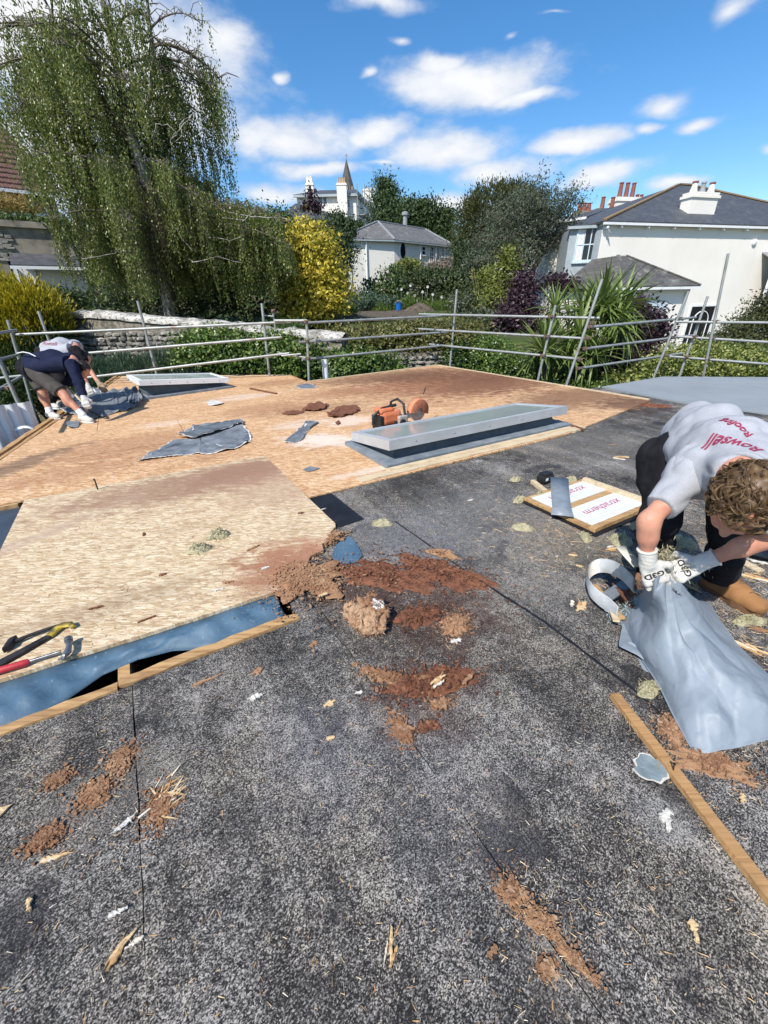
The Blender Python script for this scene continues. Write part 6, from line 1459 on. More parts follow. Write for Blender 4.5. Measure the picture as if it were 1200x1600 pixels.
flat_piece('rotten_board_scrap', 'dark brown lump of rotten board on the deck, nearer to the orange saw', 'wood scrap', [(512, 649), (524, 641), (540, 635), (556, 636), (562, 642), (550, 648), (534, 652), (520, 654)], M['rotdark'], ZD, .014, warp=.03, seed=8, jag=.02)
flat_piece('rotten_board_scrap', 'small dark crumb of rotten board between the two lumps and the torn strip', 'wood scrap', [(524, 661), (530, 658), (532, 662), (527, 664)], M['rotdark'], ZD, .01, warp=.008, seed=9)
flat_piece('rotten_board_scrap', 'thin brown stain of rotten crumbs left of the dark lumps on the deck', 'wood scrap', [(440, 646), (456, 642), (476, 643), (466, 648), (448, 649)], M['rotdark'], ZD, .004, warp=.008, seed=10, jag=.02)
# long dark slat on the deck and one right of the skylight
for px0, px1, w, lab in (((391, 607), (432, 615), .05, 'dark brown slat lying on the deck behind the torn grey piece'), ((870, 657), (912, 671), .035, 'thin dark slat on the felt at the right end of the long skylight')):
    p, q = at(*px0, ZD + .01), at(*px1, ZD + .01); t = nv(q - p); mb = MB(); mb.box((p + q) / 2, (np.linalg.norm(q - p), w, .02), (t, np.array([-t[1], t[0], 0]), ZX), .003); o = mb.build('slat', M['rotdark']); prop(o, lab, 'slat')
# upright nail-like bolt at the board edge
BO = thing('bolt', 'dark bolt standing upright at the far edge of the pale board', 'bolt', at(152, 768, .02))
p = at(153, 766, .02); mb = MB(); mb.tube([p, p + ZX * .10 + AX * .004], .006, 6); mb.lathe(p + ZX * .10, [(.009, 0), (.009, .008)], 6); mb.build('shank', M['darksteel'], BO)
# insulation wool clumps
M['wool'] = simple('mineral_wool', (0.47, 0.43, 0.28), .95, var=.25, scale=14, bump=1.0, bscale=70, dist=.02, col2=(0.31, 0.285, 0.17))
def clump(name, label, cat, px, rx, ry, h, mat, z, seed, ang=0.0, fib=60, group=None, fl=.03):
    r = random.Random(seed); c = at(*px, z); V = []; F = []; nr, nt_ = 7, 22
    for j in range(nr + 1):
        for i in range(nt_):
            a = 2 * PI * i / nt_; f = j / nr; k = 1 + .28 * mnoise.noise(Vector((math.cos(a) * 1.4, math.sin(a) * 1.4, seed))) + .10 * mnoise.noise(Vector((math.cos(a) * 5, math.sin(a) * 5, seed)))
            x, y = rx * k * (1 - f) * math.cos(a), ry * k * (1 - f) * math.sin(a)
            hh = h * (1 - (1 - f) ** 2.2) ** .7 * (1 + .9 * mnoise.noise(Vector((x / rx * 3, y / ry * 3, seed + 9))) + .5 * mnoise.noise(Vector((x / rx * 8, y / ry * 8, seed + 9)))) if j else -.002
            V.append((c[0] + x * math.cos(ang) - y * math.sin(ang), c[1] + x * math.sin(ang) + y * math.cos(ang), z + max(hh, -.002)))
    F = [(j * nt_ + i, j * nt_ + (i + 1) % nt_, (j + 1) * nt_ + (i + 1) % nt_, (j + 1) * nt_ + i) for j in range(nr) for i in range(nt_)]
    mb = MB(); mb.add(V, F, False)
    for k in range(fib):
        a = r.uniform(0, 2 * PI); f = r.random() ** .5 * 1.05; p = np.array([c[0] + rx * f * math.cos(a) * math.cos(ang) - ry * f * math.sin(a) * math.sin(ang), c[1] + rx * f * math.cos(a) * math.sin(ang) + ry * f * math.sin(a) * math.cos(ang), z + h * max(0, 1 - f * f) * .9 + .002])
        d_ = np.array([r.uniform(-1, 1), r.uniform(-1, 1), r.uniform(0, .6)]); d_ = nv(d_) * fl * r.uniform(.5, 1.4); s_ = nv(np.cross(d_, ZX)) * r.uniform(.002, .006)
        mb.add([p - s_, p + s_, p + d_ + s_ * .3, p + d_ - s_ * .3, p - ZX * .002, p + d_ - ZX * .002], [[0, 1, 2, 3], [0, 3, 5, 4], [1, 4, 5, 2]])
    o = mb.build(name, mat); prop(o, label, cat, group); return o
clump('wool_tuft', 'greenish tuft of mineral wool on the pale board, upper right one of a touching pair', 'insulation', (342, 838), .075, .045, .05, M['wool'], ZB, 31, .5)
clump('wool_tuft', 'flatter greenish mineral wool tuft on the pale board, lower left of a touching pair', 'insulation', (311, 860), .08, .045, .04, M['wool'], ZB, 32, .4)
for k, (x, y, a, b, h, lab) in enumerate(((597, 818, .07, .045, .035, 'yellowish wool tuft on the felt by the black bitumen strip'), (812, 782, .06, .035, .04, 'wool tuft on the felt left of the foam hatch, by the small offcut'), (845, 775, .06, .03, .04, 'wool tuft against the left corner of the foam hatch'), (893, 752, .05, .035, .05, 'wool tuft behind the grey strip on the foam hatch'),
        (816, 825, .07, .04, .03, 'pale wool tuft on the felt in front of the foam hatch'), (805, 750, .05, .03, .03, 'wool tuft on the felt behind the black battery'), (970, 845, .08, .06, .05, 'grey-green wool heap at the near right corner of the foam hatch'), (1000, 828, .07, .05, .06, 'wool heap between the foam hatch and the left glove of the near worker'),
        (1060, 848, .10, .06, .05, 'yellowish wool patch behind the right glove of the near worker'), (1170, 972, .075, .03, .04, 'pale wool roll under the toe of the tan boot'), (1012, 1077, .055, .03, .03, 'wool tuft beside the left edge of the grey plastic sack'), (915, 840, .06, .03, .03, 'wool tuft along the near edge of the foam hatch'), (1035, 845, .07, .05, .03, 'brownish wool scatter between the legs of the near worker'))):
    clump('wool_tuft', lab, 'insulation', (x, y), a * 1.15, b * 1.15, h * .8, M['wool'], .005, 40 + k, k * .7, 34, fl=.016)
# rotten patches
def fibre(name, label, cat, px, rx, ry, h, mat, z, seed, ang, fib=120, group=None, fl=.05):
    """a flat crumbly patch: ragged outline, lumpy top, loose fibres and crumbs round the rim"""
    r = random.Random(seed); c = at(*px, z); V = []; nr, nt_ = 12, 56; ca_, sa_ = math.cos(ang), math.sin(ang); N3 = lambda x, y, w: mnoise.noise(Vector((x, y, seed * 1.7 + w)))
    W = lambda x, y, zz: np.array([c[0] + x * ca_ - y * sa_, c[1] + x * sa_ + y * ca_, zz])
    ka_ = .8 if rx > .18 else 1.0; co_ = (.96 if mat is M['rotdark'] else .80) if rx > .18 else .95; K = [max(.5, .86 + .50 * ka_ * N3(math.cos(2 * PI * i / nt_) * 1.5, math.sin(2 * PI * i / nt_) * 1.5, 0) + .42 * ka_ * N3(math.cos(2 * PI * i / nt_) * 4, math.sin(2 * PI * i / nt_) * 4, 2) + r.uniform(-.09, .09)) for i in range(nt_)]
    for j in range(nr + 1):
        for i in range(nt_):
            a = 2 * PI * i / nt_; f = 1 - j / nr; k = 1 + (K[i] - 1) * f; x, y = rx * k * f * co_ * math.cos(a), ry * k * f * co_ * math.sin(a)
            hh = -.003 if j == 0 else min(h * .75, .05) * min(1, j / 4.5) * max(.03, .42 + .9 * N3(x * 16, y * 16, 5) + .7 * N3(x * 45, y * 45, 6) + r.uniform(-.12, .12)); V.append(W(x, y, z + hh))
    mb = MB(); mb.add(V, [(j * nt_ + i, j * nt_ + (i + 1) % nt_, (j + 1) * nt_ + (i + 1) % nt_, (j + 1) * nt_ + i) for j in range(nr) for i in range(nt_)])
    o = mb.build(name, mat, None, fix=True); prop(o, label, cat, group); mb = MB()
    for k in range(int(fib * (2.6 if rx > .18 else 2.0))):
        a = r.uniform(0, 2 * PI); f = abs(r.gauss(0, .72 if rx > .18 else .64)); p = W(rx * f * math.cos(a), ry * f * math.sin(a), z + (h * .55 * (1 - f * f) + .0015 if f < .8 else .0015)); t_ = r.uniform(0, 2 * PI); big = r.random(); l_ = fl * (.12 + .4 * big ** 3); d_ = np.array([math.cos(t_), math.sin(t_), r.uniform(-.05, .22)]) * l_; s_ = nv(np.cross(d_, ZX)) * r.uniform(.0015, .006) * (.6 + big); up_ = ZX * r.uniform(.0008, .0035)
        q_ = [p - s_ * r.uniform(.4, 1), p + s_ * r.uniform(.4, 1), p + d_ * r.uniform(.5, .9) + s_ * r.uniform(.3, 1.2), p + d_, p + d_ * r.uniform(.3, .8) - s_ * r.uniform(.3, 1.2)]; mb.add([v + up_ * r.uniform(.4, 1.6) for v in q_] + [v - ZX * .002 for v in q_], [[0, 1, 2, 3, 4]] + [[i, 5 + i, 5 + (i + 1) % 5, (i + 1) % 5] for i in range(5)])
    for k in range(int(fib * .9)):
        a = r.uniform(0, 2 * PI); f = .7 + abs(r.gauss(0, .5)); p = W(rx * f * math.cos(a), ry * f * math.sin(a), z); q = r.uniform(.002, .0065)
        mb.add([p + np.array([r.uniform(-q, q), r.uniform(-q, q), 0]) for _ in range(4)] + [p + ZX * q * .6], [[0, 1, 4], [1, 2, 4], [2, 3, 4], [3, 0, 4]])
    q_ = mb.build('crumbs', mat, o); q_['kind'] = 'stuff'; return o
fibre('rotten_patch', 'broad reddish rotten patch eating the near right corner of the pale board', 'rotten wood', (478, 905), .30, .25, .020, M['rot'], .024, 61, -.5, 420)
fibre('rotten_patch', 'brown fibres curling up at the right end of the pale board above the blue scrap', 'rotten wood', (524, 842), .10, .04, .07, M['rot'], .02, 62, .9, 160, fl=.08)
fibre('rotten_patch', 'dark wet rotten mass between the blue scrap and the upright lump', 'rotten wood', (596, 897), .36, .16, .022, M['rotdark'], .004, 63, -.35, 260)
fibre('rotten_patch', 'dark rotten heap running right to the felt lap', 'rotten wood', (688, 893), .36, .14, .028, M['rotdark'], .004, 64, -.55, 300)
fibre('rotten_patch', 'reddish curled bark-like rot at the top of the rotten area', 'rotten wood', (690, 866), .11, .03, .045, M['rot'], .004, 65, -.5, 120)
fibre('rotten_patch', 'dark rotten crumbs right of the upright lump', 'rotten wood', (655, 962), .15, .08, .018, M['rotdark'], .004, 66, .3, 160)
fibre('rotten_patch', 'brown rotten crumbs by the white flake right of the upright lump', 'rotten wood', (712, 975), .10, .075, .02, M['rot'], .004, 67, .9, 160)
fibre('rotten_patch', 'scattered red-brown rot across the middle of the near felt', 'rotten wood', (675, 1064), .21, .085, .018, M['rotdark'], .004, 68, .25, 220)
fibre('rotten_patch', 'small red-brown rot left of the scattered rot in the middle of the near felt', 'rotten wood', (600, 1056), .11, .04, .012, M['rot'], .004, 69, -.3, 120)
fibre('rotten_patch', 'light brown fibre patch below the scattered rot in the middle of the near felt', 'rotten wood', (626, 1140), .036, .075, .008, M['rot'], .004, 70, .45, 120)
fibre('rotten_patch', 'small dark red crumbs right of the light brown fibre patch', 'rotten wood', (668, 1135), .05, .02, .010, M['rotdark'], .004, 71, .4, 60)
fibre('rotten_patch', 'red crumbs low right of the scattered rot', 'rotten wood', (690, 1100), .04, .02, .012, M['rot'], .004, 72, .2, 60)
# lower left group
for k, (x, y, a, b, an, lab) in enumerate(((191, 1186, .055, .060, .2, 'brown fibre patch at the felt seam, topmost of the near left group'), (150, 1237, .062, .055, .6, 'larger brown fibre patch in the middle of the near left group'), (92, 1216, .042, .026, .5, 'small brown fibre patch at the left of the near left group'), (252, 1262, .055, .072, .3, 'bright fibre patch with long splinters right of the felt seam'),
        (70, 1310, .045, .032, .4, 'brown fibre patch with white dust low in the near left group'), (1110, 1192, .15, .06, -.35, 'reddish fibre patch under the bottom of the grey plastic sack'), (1050, 1140, .06, .07, -.6, 'reddish fibre patch between the batten and the grey plastic sack'), (800, 1395, .040, .055, .5, 'wide end of the long brown torn streak on the near felt'), (848, 1440, .034, .070, .85, 'middle of the long brown torn streak on the near felt'), (900, 1500, .015, .06, .75, 'thin tail of the long brown torn streak on the near felt'), (855, 1510, .024, .016, .5, 'small brown fleck left of the tail of the long torn streak'),
        (1000, 632, .5, .20, -.5, 'wide band of dark rotten board along the far right edge of the felt'), (870, 628, .35, .10, .3, 'dark rotten strip beyond the right end of the long skylight'), (855, 672, .16, .05, .5, 'reddish rot at the right end of the timber strip under the skylight'), (655, 720, .0, .0, 0, ''), (970, 640, .30, .08, .3, 'reddish splintered board band between the deck and the near worker'))):
    if a: fibre('rotten_patch', lab, 'rotten wood', (x, y), a, b, .012 if a < .1 else .02, M['rot'] if k not in (11, 12) else M['rotdark'], .004, 80 + k, an, 160 if a > .04 else 60, fl=.03 if y > 1000 else .06)
c_ = at(252, 1255, .006); mb = MB(); r = random.Random(17)
for k in range(46):
    a = r.gauss(.95, .55); q = c_ + np.array([r.gauss(0, .022), r.gauss(.01, .026), 0]); d_ = np.array([math.cos(a), math.sin(a), r.uniform(-.02, .12)]) * r.uniform(.02, .075); s_ = nv(np.cross(d_, ZX)) * r.uniform(.001, .0042); u_ = ZX * .0025; P = [q - s_, q + s_, q + d_ * .6 + s_ * .8, q + d_, q + d_ * .55 - s_ * .7]
    mb.add([p + u_ for p in P] + P, [[0, 1, 2, 3, 4]] + [[i, 5 + i, 5 + (i + 1) % 5, (i + 1) % 5] for i in range(5)])
o = mb.build('splinter_tuft', M['straw']); prop(o, 'spray of long straw splinters on the bright fibre patch right of the felt seam', 'splinters')
# chips and flakes, one by one
chipP = []
def chip(name, label, cat, px, L_, w, ang, mat, z, seed, th=.005, group=None, lift=.0, barb=True):
    r = random.Random(seed); n = 9; top_ = []; c = at(*px, z); ca_, sa_ = math.cos(ang), math.sin(ang)
    mb = MB(); c_0, L_0, w_0, a_0 = c, L_, w, ang
    for sh in range(3 if L_ > .055 and mat is M['straw'] else 1):
        if sh: t_ = r.uniform(-.35, .35); L_, w, ang = L_0 * r.uniform(.45, .8), w_0 * r.uniform(.3, .6), a_0 + r.uniform(-.45, .45); c = c_0 + np.array([math.cos(a_0), math.sin(a_0), 0]) * L_0 * t_ + np.array([-math.sin(a_0), math.cos(a_0), 0]) * w_0 * r.uniform(-.8, .8); ca_, sa_ = math.cos(ang), math.sin(ang)
        else: w = w_0 * (.6 if L_ > .055 else 1)
        up = []; lo = []
        for k in range(n + 1):
            f = k / n; x = (f - .5) * L_; ww = w * (.25 + .75 * math.sin(PI * min(1, max(0.05, f * (.8 + .4 * r.random())))) ** .5) * r.uniform(.35, 1.25)
            up.append((x + r.uniform(-.06, .06) * L_, ww / 2)); lo.append((x + r.uniform(-.06, .06) * L_, -ww / 2 * r.uniform(.3, 1.3)))
        P = up + lo[::-1]; W_ = []
        for x, y in P: W_.append(np.array([c[0] + x * ca_ - y * sa_, c[1] + x * sa_ + y * ca_, z + .001 + lift * (.5 + x / L_) + r.uniform(0, th * .5)]))
        m = len(W_); mid = [(W_[k] + W_[m - 1 - k]) / 2 + ZX * (th * 1.3 + r.uniform(-th * .4, th * .5)) for k in range(n + 1)]
        mb.add([p - ZX * .002 for p in W_] + [p + ZX * th for p in W_] + mid, [[k, (k + 1) % m, m + (k + 1) % m, m + k] for k in range(m)] + [[m + k, m + k + 1, 2 * m + k + 1, 2 * m + k] for k in range(n)] + [[2 * m + k, 2 * m + k + 1, m + (m - 2 - k), m + (m - 1 - k)] for k in range(n)])
    c, L_, w, ang = c_0, L_0, w_0, a_0
    if barb:
        for q in range(7):
            f = r.uniform(.1, .9); b = c + np.array([ca_, sa_, 0]) * (f - .5) * L_ + ZX * th; d_ = nv(np.array([ca_, sa_, 0]) * r.choice((-1, 1)) + np.array([r.uniform(-.5, .5), r.uniform(-.5, .5), r.uniform(0, .3)])) * L_ * r.uniform(.3, .6); s_ = nv(np.cross(d_, ZX)) * w * .09
            mb.add([b - s_, b + s_, b + d_, b + ZX * .003], [[0, 1, 2], [0, 2, 3], [1, 3, 2]])
    o = mb.build(name, mat); prop(o, label, cat, group); return o
M['chip'] = M['straw']; M['pale'] = simple('pale_flake', (0.62, .60, .55), .85, scale=30, bump=.4)
for k, (x, y, L_, w, an, m_, z, lab) in enumerate((
        (190, 1480, .075, .028, 1.0, 'straw', .005, 'pale forked wood splinter on the near felt right of centre-left seam'), (612, 1478, .065, .022, 1.5, 'straw', .005, 'brown pointed wood splinter in the middle of the bottom edge of the felt'), (186, 1425, .045, .02, .4, 'pale', .005, 'pale shredded fibre above the forked splinter'), (46, 1413, .035, .015, 2.2, 'straw', .005, 'small brown wood chip near the left edge of the felt'),
        (195, 1288, .06, .03, .9, 'pale', .005, 'white plaster splash in the near left group'), (85, 1340, .07, .022, .25, 'straw', .005, 'orange-brown splinter lowest in the near left group'), (400, 1090, .05, .035, .5, 'pale', .005, 'whitish torn flake on the felt below the dark opening'), (402, 1050, .05, .032, .8, 'rot', .005, 'brown square fleck on the felt below the dark opening'), (490, 1007, .04, .03, .9, 'rot', .005, 'reddish wisp of fibre left of the upright lump'),
        (561, 1083, .032, .018, .2, 'pale', .005, 'white oval flake left of the scattered rot'), (712, 1002, .05, .03, .3, 'pale', .005, 'white torn flake right of the upright lump'), (517, 1154, .03, .018, .2, 'straw', .005, 'yellowish chip left of the light brown fibre patch'), (515, 1100, .05, .03, .6, 'straw', .005, 'brown curled fibres between the white flakes'), (320, 1065, .10, .035, .5, 'rot', .005, 'brown smear of fibres on the felt below the joist'),
        (908, 948, .10, .06, .75, 'straw', .005, 'square broken piece of strand board left of the sack mouth'), (1080, 918, .10, .045, 2.0, 'straw', .005, 'broken strand board chip beside the tan boot'), (895, 868, .05, .02, -.4, 'straw', .005, 'pale splinter in front of the foam hatch'), (905, 885, .035, .018, -.5, 'straw', .005, 'short pale splinter nearer than the long one in front of the foam hatch'), (870, 870, .02, .012, .4, 'pale', .005, 'tiny white fleck in front of the foam hatch'),
        (958, 858, .10, .04, .2, 'straw', .005, 'pale splintered board edge at the near corner of the foam hatch'), (1180, 1015, .16, .035, -.75, 'straw', .005, 'long pale splinter at the right edge beside the grey plastic sack'), (1190, 985, .09, .04, -.4, 'rot', .005, 'reddish chip under the tan boot at the right edge'), (1185, 905, .16, .04, -.6, 'straw', .005, 'pale board splinter behind the tan boot at the right edge'), (1192, 880, .12, .035, -.5, 'pale', .005, 'whitish strip behind the tan boot at the right edge'),
        (1160, 1248, .035, .016, .9, 'straw', .005, 'small straw chip right of the batten'), (1085, 1455, .05, .022, 1.3, 'straw', .005, 'small orange splinter near the lower right'), (770, 1488, .03, .02, .6, 'rot', .005, 'small brown fleck left of the torn streak'), (505, 930, .05, .03, .5, 'straw', .045, 'orange star shaped splinter on the rotten corner'), (685, 1062, .08, .03, .6, 'straw', .03, 'bright splinter on top of the scattered rot'), (730, 1062, .07, .03, .8, 'rot', .03, 'reddish chip at the right of the scattered rot'),
        (395, 857, .10, .028, .8, 'rot', ZB, 'brown bark-like flake on the pale board right of the wool tufts'), (415, 888, .05, .028, .5, 'pale', ZB, 'pale bluish flake on the pale board near its rotten corner'), (340, 922, .06, .03, .4, 'pale', ZB, 'cream flake on the pale board near its front edge'), (357, 910, .05, .025, .3, 'rot', ZB, 'light brown flake beside the cream one on the pale board'), (150, 950, .07, .03, .4, 'rotdark', ZB, 'dark brown flake on the pale board right of the tools'), (255, 898, .04, .025, .5, 'rotdark', ZB, 'small dark flake in the middle of the pale board'),
        (230, 968, .08, .02, .6, 'rotdark', ZB, 'dark slivers near the front edge of the pale board'), (470, 802, .05, .025, .2, 'rotdark', ZB, 'brown flake near the far right edge of the pale board'), (650, 722, .05, .02, .3, 'pale', .006, 'curled white flake under the timber strip left of the long skylight'), (748, 722, .06, .025, .2, 'lead', .045, 'crumpled grey metal scrap on the timber strip under the skylight'), (505, 796, .035, .01, .4, 'pale', .009, 'white sliver on the black bitumen strip'), (735, 782, .05, .02, .5, 'pale', .005, 'white flake on the felt left of the foam hatch'), (970, 715, .16, .06, -.1, 'straw', .005, 'pale sawdusty chip flat on the felt behind the near worker'), (958, 695, .08, .03, .2, 'rot', .005, 'orange chip on the felt behind the near worker'), (1158, 1195, .07, .03, .1, 'rot', .006, 'reddish fibres at the bottom right corner of the sack'),
        (225, 835, .05, .02, 2, 'rotdark', ZB, 'small brown fleck left of the wool tufts'), (1040, 1275, .05, .04, .5, 'pale', .005, 'grey-white plaster fleck right of the batten foot'), (1045, 1292, .04, .02, .9, 'pale', .005, 'smaller white plaster fleck below the grey-white one'), (2, 1270, .05, .03, 1, 'straw', .005, 'chip cut by the left edge of the picture'))):
    chip('wood_chip' if m_ in ('straw', 'rot', 'rotdark') else 'flake', lab, 'chip' if m_ in ('straw', 'rot', 'rotdark') else 'flake', (x, y), L_, w, an, M[m_], z, 200 + k, .004 if m_ != 'lead' else .012)
flat_piece('torn_covering', 'torn blue-grey scrap with white frayed rim beside the batten', 'roofing scrap', [(990, 1202), (997, 1186), (1015, 1184), (1038, 1200), (1042, 1215), (1020, 1219), (1000, 1213)], simple('bluegrey_scrap', (0.20, .25, .27), .6, scale=20), .007, .003, warp=.008, seed=91, backing=.008, jag=.006)
# countless fine splinters: one object
g = np.random.default_rng(12); sv = []; sf = []
def splinter(p, d_, w, h):
    s_ = nv(np.cross(d_, ZX)) * w; b = len(sv); sv.extend([p - s_, p + s_, p + d_ + s_ * .4, p + d_ - s_ * .4, p + ZX * h, p + d_ + ZX * h * .6]); sf.extend([(b, b + 1, b + 5, b + 4), (b + 1, b + 2, b + 5, b + 5), (b + 2, b + 3, b + 4, b + 5), (b + 3, b, b + 4, b + 4)])
def scatter(n, cx, cy, sx, sy, z, L0=.005, L1=.020):
    for _ in range(n):
        x, y = g.normal(cx, sx), g.normal(cy, sy); p = at(x, min(1700, max(610, y)), z); q = touv(p)
        if z < .02 and not (q[1] > -1.6 or (q[0] > .5 and q[1] > -2.4) or (q[0] > 1.08 and q[1] > -3.0)) or q[0] > 7.1: continue
        if z > .02 and (q[0] > .98 or q[1] > -1.97): continue
        a = g.uniform(0, 2 * PI); L_ = g.uniform(L0, L1) * (1.6 if g.random() < .08 else 1); splinter(p, np.array([math.cos(a), math.sin(a), g.uniform(0, .12)]) * L_, g.uniform(.0006, .0018), g.uniform(.0008, .0022))
for _ in range(650):
    x, y = g.uniform(-20, 1220), g.uniform(0, 1) ** .8 * 780 + 840; scatter(1, x, y, 1, 1, .0045)
scatter(200, 140, 1250, 70, 60, .0045); scatter(150, 640, 1000, 80, 90, .0045); scatter(90, 860, 1450, 60, 60, .0045); scatter(420, 870, 830, 90, 45, .0045, .01, .04); scatter(300, 1080, 880, 70, 50, .0045, .01, .04); scatter(160, 980, 700, 120, 30, .0045, .01, .05); scatter(160, 700, 780, 90, 40, .0045, .008, .035); scatter(160, 1130, 1130, 60, 60, .0045); scatter(240, 1175, 920, 35, 60, .0045, .01, .055); scatter(260, 870, 815, 60, 30, .0045, .01, .05); scatter(200, 1040, 850, 60, 30, .0045, .01, .045)
scatter(260, 250, 900, 140, 60, .0285, .008, .035); scatter(160, 430, 880, 50, 40, .0285, .008, .03)
me = bpy.data.meshes.new('splinters'); me.from_pydata([tuple(v) for v in sv], [], [tuple(dict.fromkeys(f)) for f in sf]); me.update()
o = link('wood_splinters', me, M['straw']); prop(o, 'countless fine straw splinters strewn over the felt and the pale board', 'splinters', None, 'stuff')

# long batten lying at the lower right
p, q = at(958, 1090, .0), at(1215, 1425, .0); t = nv(q - p); t2 = np.array([-t[1], t[0], 0])
BAT = thing('loose_batten', 'long brown timber batten lying across the lower right of the felt', 'batten', p)
rows = []; n = 24; r = random.Random(2); L_ = np.linalg.norm(q - p) * 1.3
for k in range(n + 1):
    c = p + t * L_ * k / n + ZX * .005; w = .019; j = r.uniform(-.0012, .0012)
    rows.append([c - t2 * (w + j), c + t2 * (w + j), c + t2 * (w + j * .5) + ZX * (.022), c - t2 * (w - j) + ZX * .022, c - t2 * (w + j)])
mb = MB(); mb.sheet(rows); mb.add(rows[0][:4], [[0, 1, 2, 3]]); mb.add(rows[-1][:4], [[3, 2, 1, 0]]); mb.build('timber', M['batten'], BAT, fix=True)
for k, (f, o_) in enumerate(((.14, .3), (.17, -.6), (.10, .5), (.13, -.8), (.30, .2))):
    b = p + t * L_ * f - t2 * .019 + ZX * .014; mb = MB(); d_ = (t * .9 - t2 * (.25 + .1 * k) + ZX * .1) * .05; s_ = ZX * .003; mb.add([b - s_, b + s_, b + d_, b + t2 * .004], [[0, 1, 2], [1, 3, 2], [3, 0, 2]]); mb.build('splinter', M['straw'], BAT)
b = at(1052, 1203, .028); mb = MB(); mb.tube([b, b + ZX * .035 - t2 * .008], .0022, 6); mb.lathe(b + ZX * .034 - t2 * .008, [(.005, 0), (.005, .002)], 8); mb.build('nail', M['darksteel'], BAT)

# opened hatch with foil-faced foam boards
HT = thing('insulation_hatch', 'square roof opening framed in timber with two blue-white foam boards laid in it', 'hatch', uv(2.85, -1.75))
M['foam'] = None
def foam():
    g_ = NT('foil_foam_board'); p_ = g_.map(g_.pos(), rot=(0, 0, -U30))
    x, y, z = g_.sepx(p_)[0:3]
    gx = g_.math('ABSOLUTE', g_.math('SUBTRACT', g_.math('FRACT', g_.math('MULTIPLY', x, 9.0)), .5)); gy = g_.math('ABSOLUTE', g_.math('SUBTRACT', g_.math('FRACT', g_.math('MULTIPLY', y, 9.0)), .5))
    ln = g_.math('MAXIMUM', g_.math('LESS_THAN', gx, .028), g_.math('LESS_THAN', gy, .028))
    c = g_.mix(g_.noise(g_.pos(), 9, 4, .6), (0.60, .64, .70, 1), (0.70, .725, .76, 1)); c = g_.mix(g_.math('MULTIPLY', ln, .5), c, (0.34, .38, .48, 1))
    c = g_.mix(g_.math('MULTIPLY', g_.bw(g_.noise(g_.pos(), 40, 4, .7), .62, .7), .6), c, (0.42, .36, .27, 1))
    return g_.done(c, .45, None, 0, .4)
M['foam'] = foam(); M['redprint'] = simple('red_print', (0.42, 0.055, 0.075), .6, var=.05); M['foamyellow'] = simple('foam_edge', (0.50, .42, .24), .9, scale=20, bump=.5)
u0, u1, v0, v1 = 2.49, 3.22, -2.04, -1.40
mb = MB(); mb.prism([uv(u0 - .03, v0 - .03), uv(u1 + .03, v0 - .03), uv(u1 + .03, v1 + .03), uv(u0 - .03, v1 + .03)], .0045, .012); mb.build('tar_bed', M['bitumen'], HT)
for (a, b, c, d_, zz, m_) in ((u0, u1, v0, v0 + .035, .022, 'timber'), (u0, u1, v1 - .045, v1, .034, 'timber'), (u0, u0 + .04, v0 + .036, v1 - .046, .024, 'timber'), (u1 - .045, u1, v0 + .036, v1 - .046, .055, 'newtimber')):
    mb = MB(); mb.box(uv((a + b) / 2, (c + d_) / 2, .0125 + zz / 2), (b - a, d_ - c, zz), (AX, BX, ZX), .003); mb.build('frame', M[m_], HT)
vm_ = (v0 + v1) / 2 - .02
for k, (c, d_) in enumerate(((v0 + .04, vm_ - .035), (vm_ + .035, v1 - .05))):
    mb = MB(); mb.box(uv((u0 + u1) / 2 + .005, (c + d_) / 2, .021), (u1 - u0 - .09, d_ - c, .032), (AX, BX, ZX)); fb_ = mb.build('foam_board', M['foam'], HT)
    for q in range(1):
        cu = bpy.data.curves.new('print', 'FONT'); cu.body = 'xtratherm'; cu.size = .105; cu.shear = .25; cu.extrude = .0004; cu.align_x = 'CENTER'; cu.align_y = 'CENTER'
        to = bpy.data.objects.new('print_tmp', cu); me = bpy.data.meshes.new_from_object(to); bpy.data.objects.remove(to)
        me.transform(Matrix.Translation(Vector(uv(u0 + .38, (c + d_) / 2 - .02, .0376))) @ Matrix.Rotation(U30 + PI, 4, 'Z')); link('print', me, M['redprint'], fb_)
mb = MB(); mb.box(uv((u0 + u1) / 2, vm_, .018), (u1 - u0 - .09, .066, .03), (AX, BX, ZX), .003); mb.build('noggin', M['timber'], HT)
# grey metal strip lying across the foam, its far end raised
GS = thing('grey_strip', 'bent grey sheet metal offcut lying across the foam hatch', 'metal strip', at(877, 800, .09))
pts_l = [at(860, 745, .10), at(861, 770, .085), at(863, 790, .065), at(861, 804, .06)]; pts_r = [at(888, 748, .10), at(890, 772, .085), at(893, 794, .065), at(897, 808, .06)]
mb = MB(); mb.sheet([[a, a + (b - a) * .5 + ZX * .004, b] for a, b in zip(pts_l, pts_r)], .002); mb.build('sheet', simple('grey_sheet', (0.27, .31, .345), .5, .2, var=.15, scale=18), GS, fix=True)
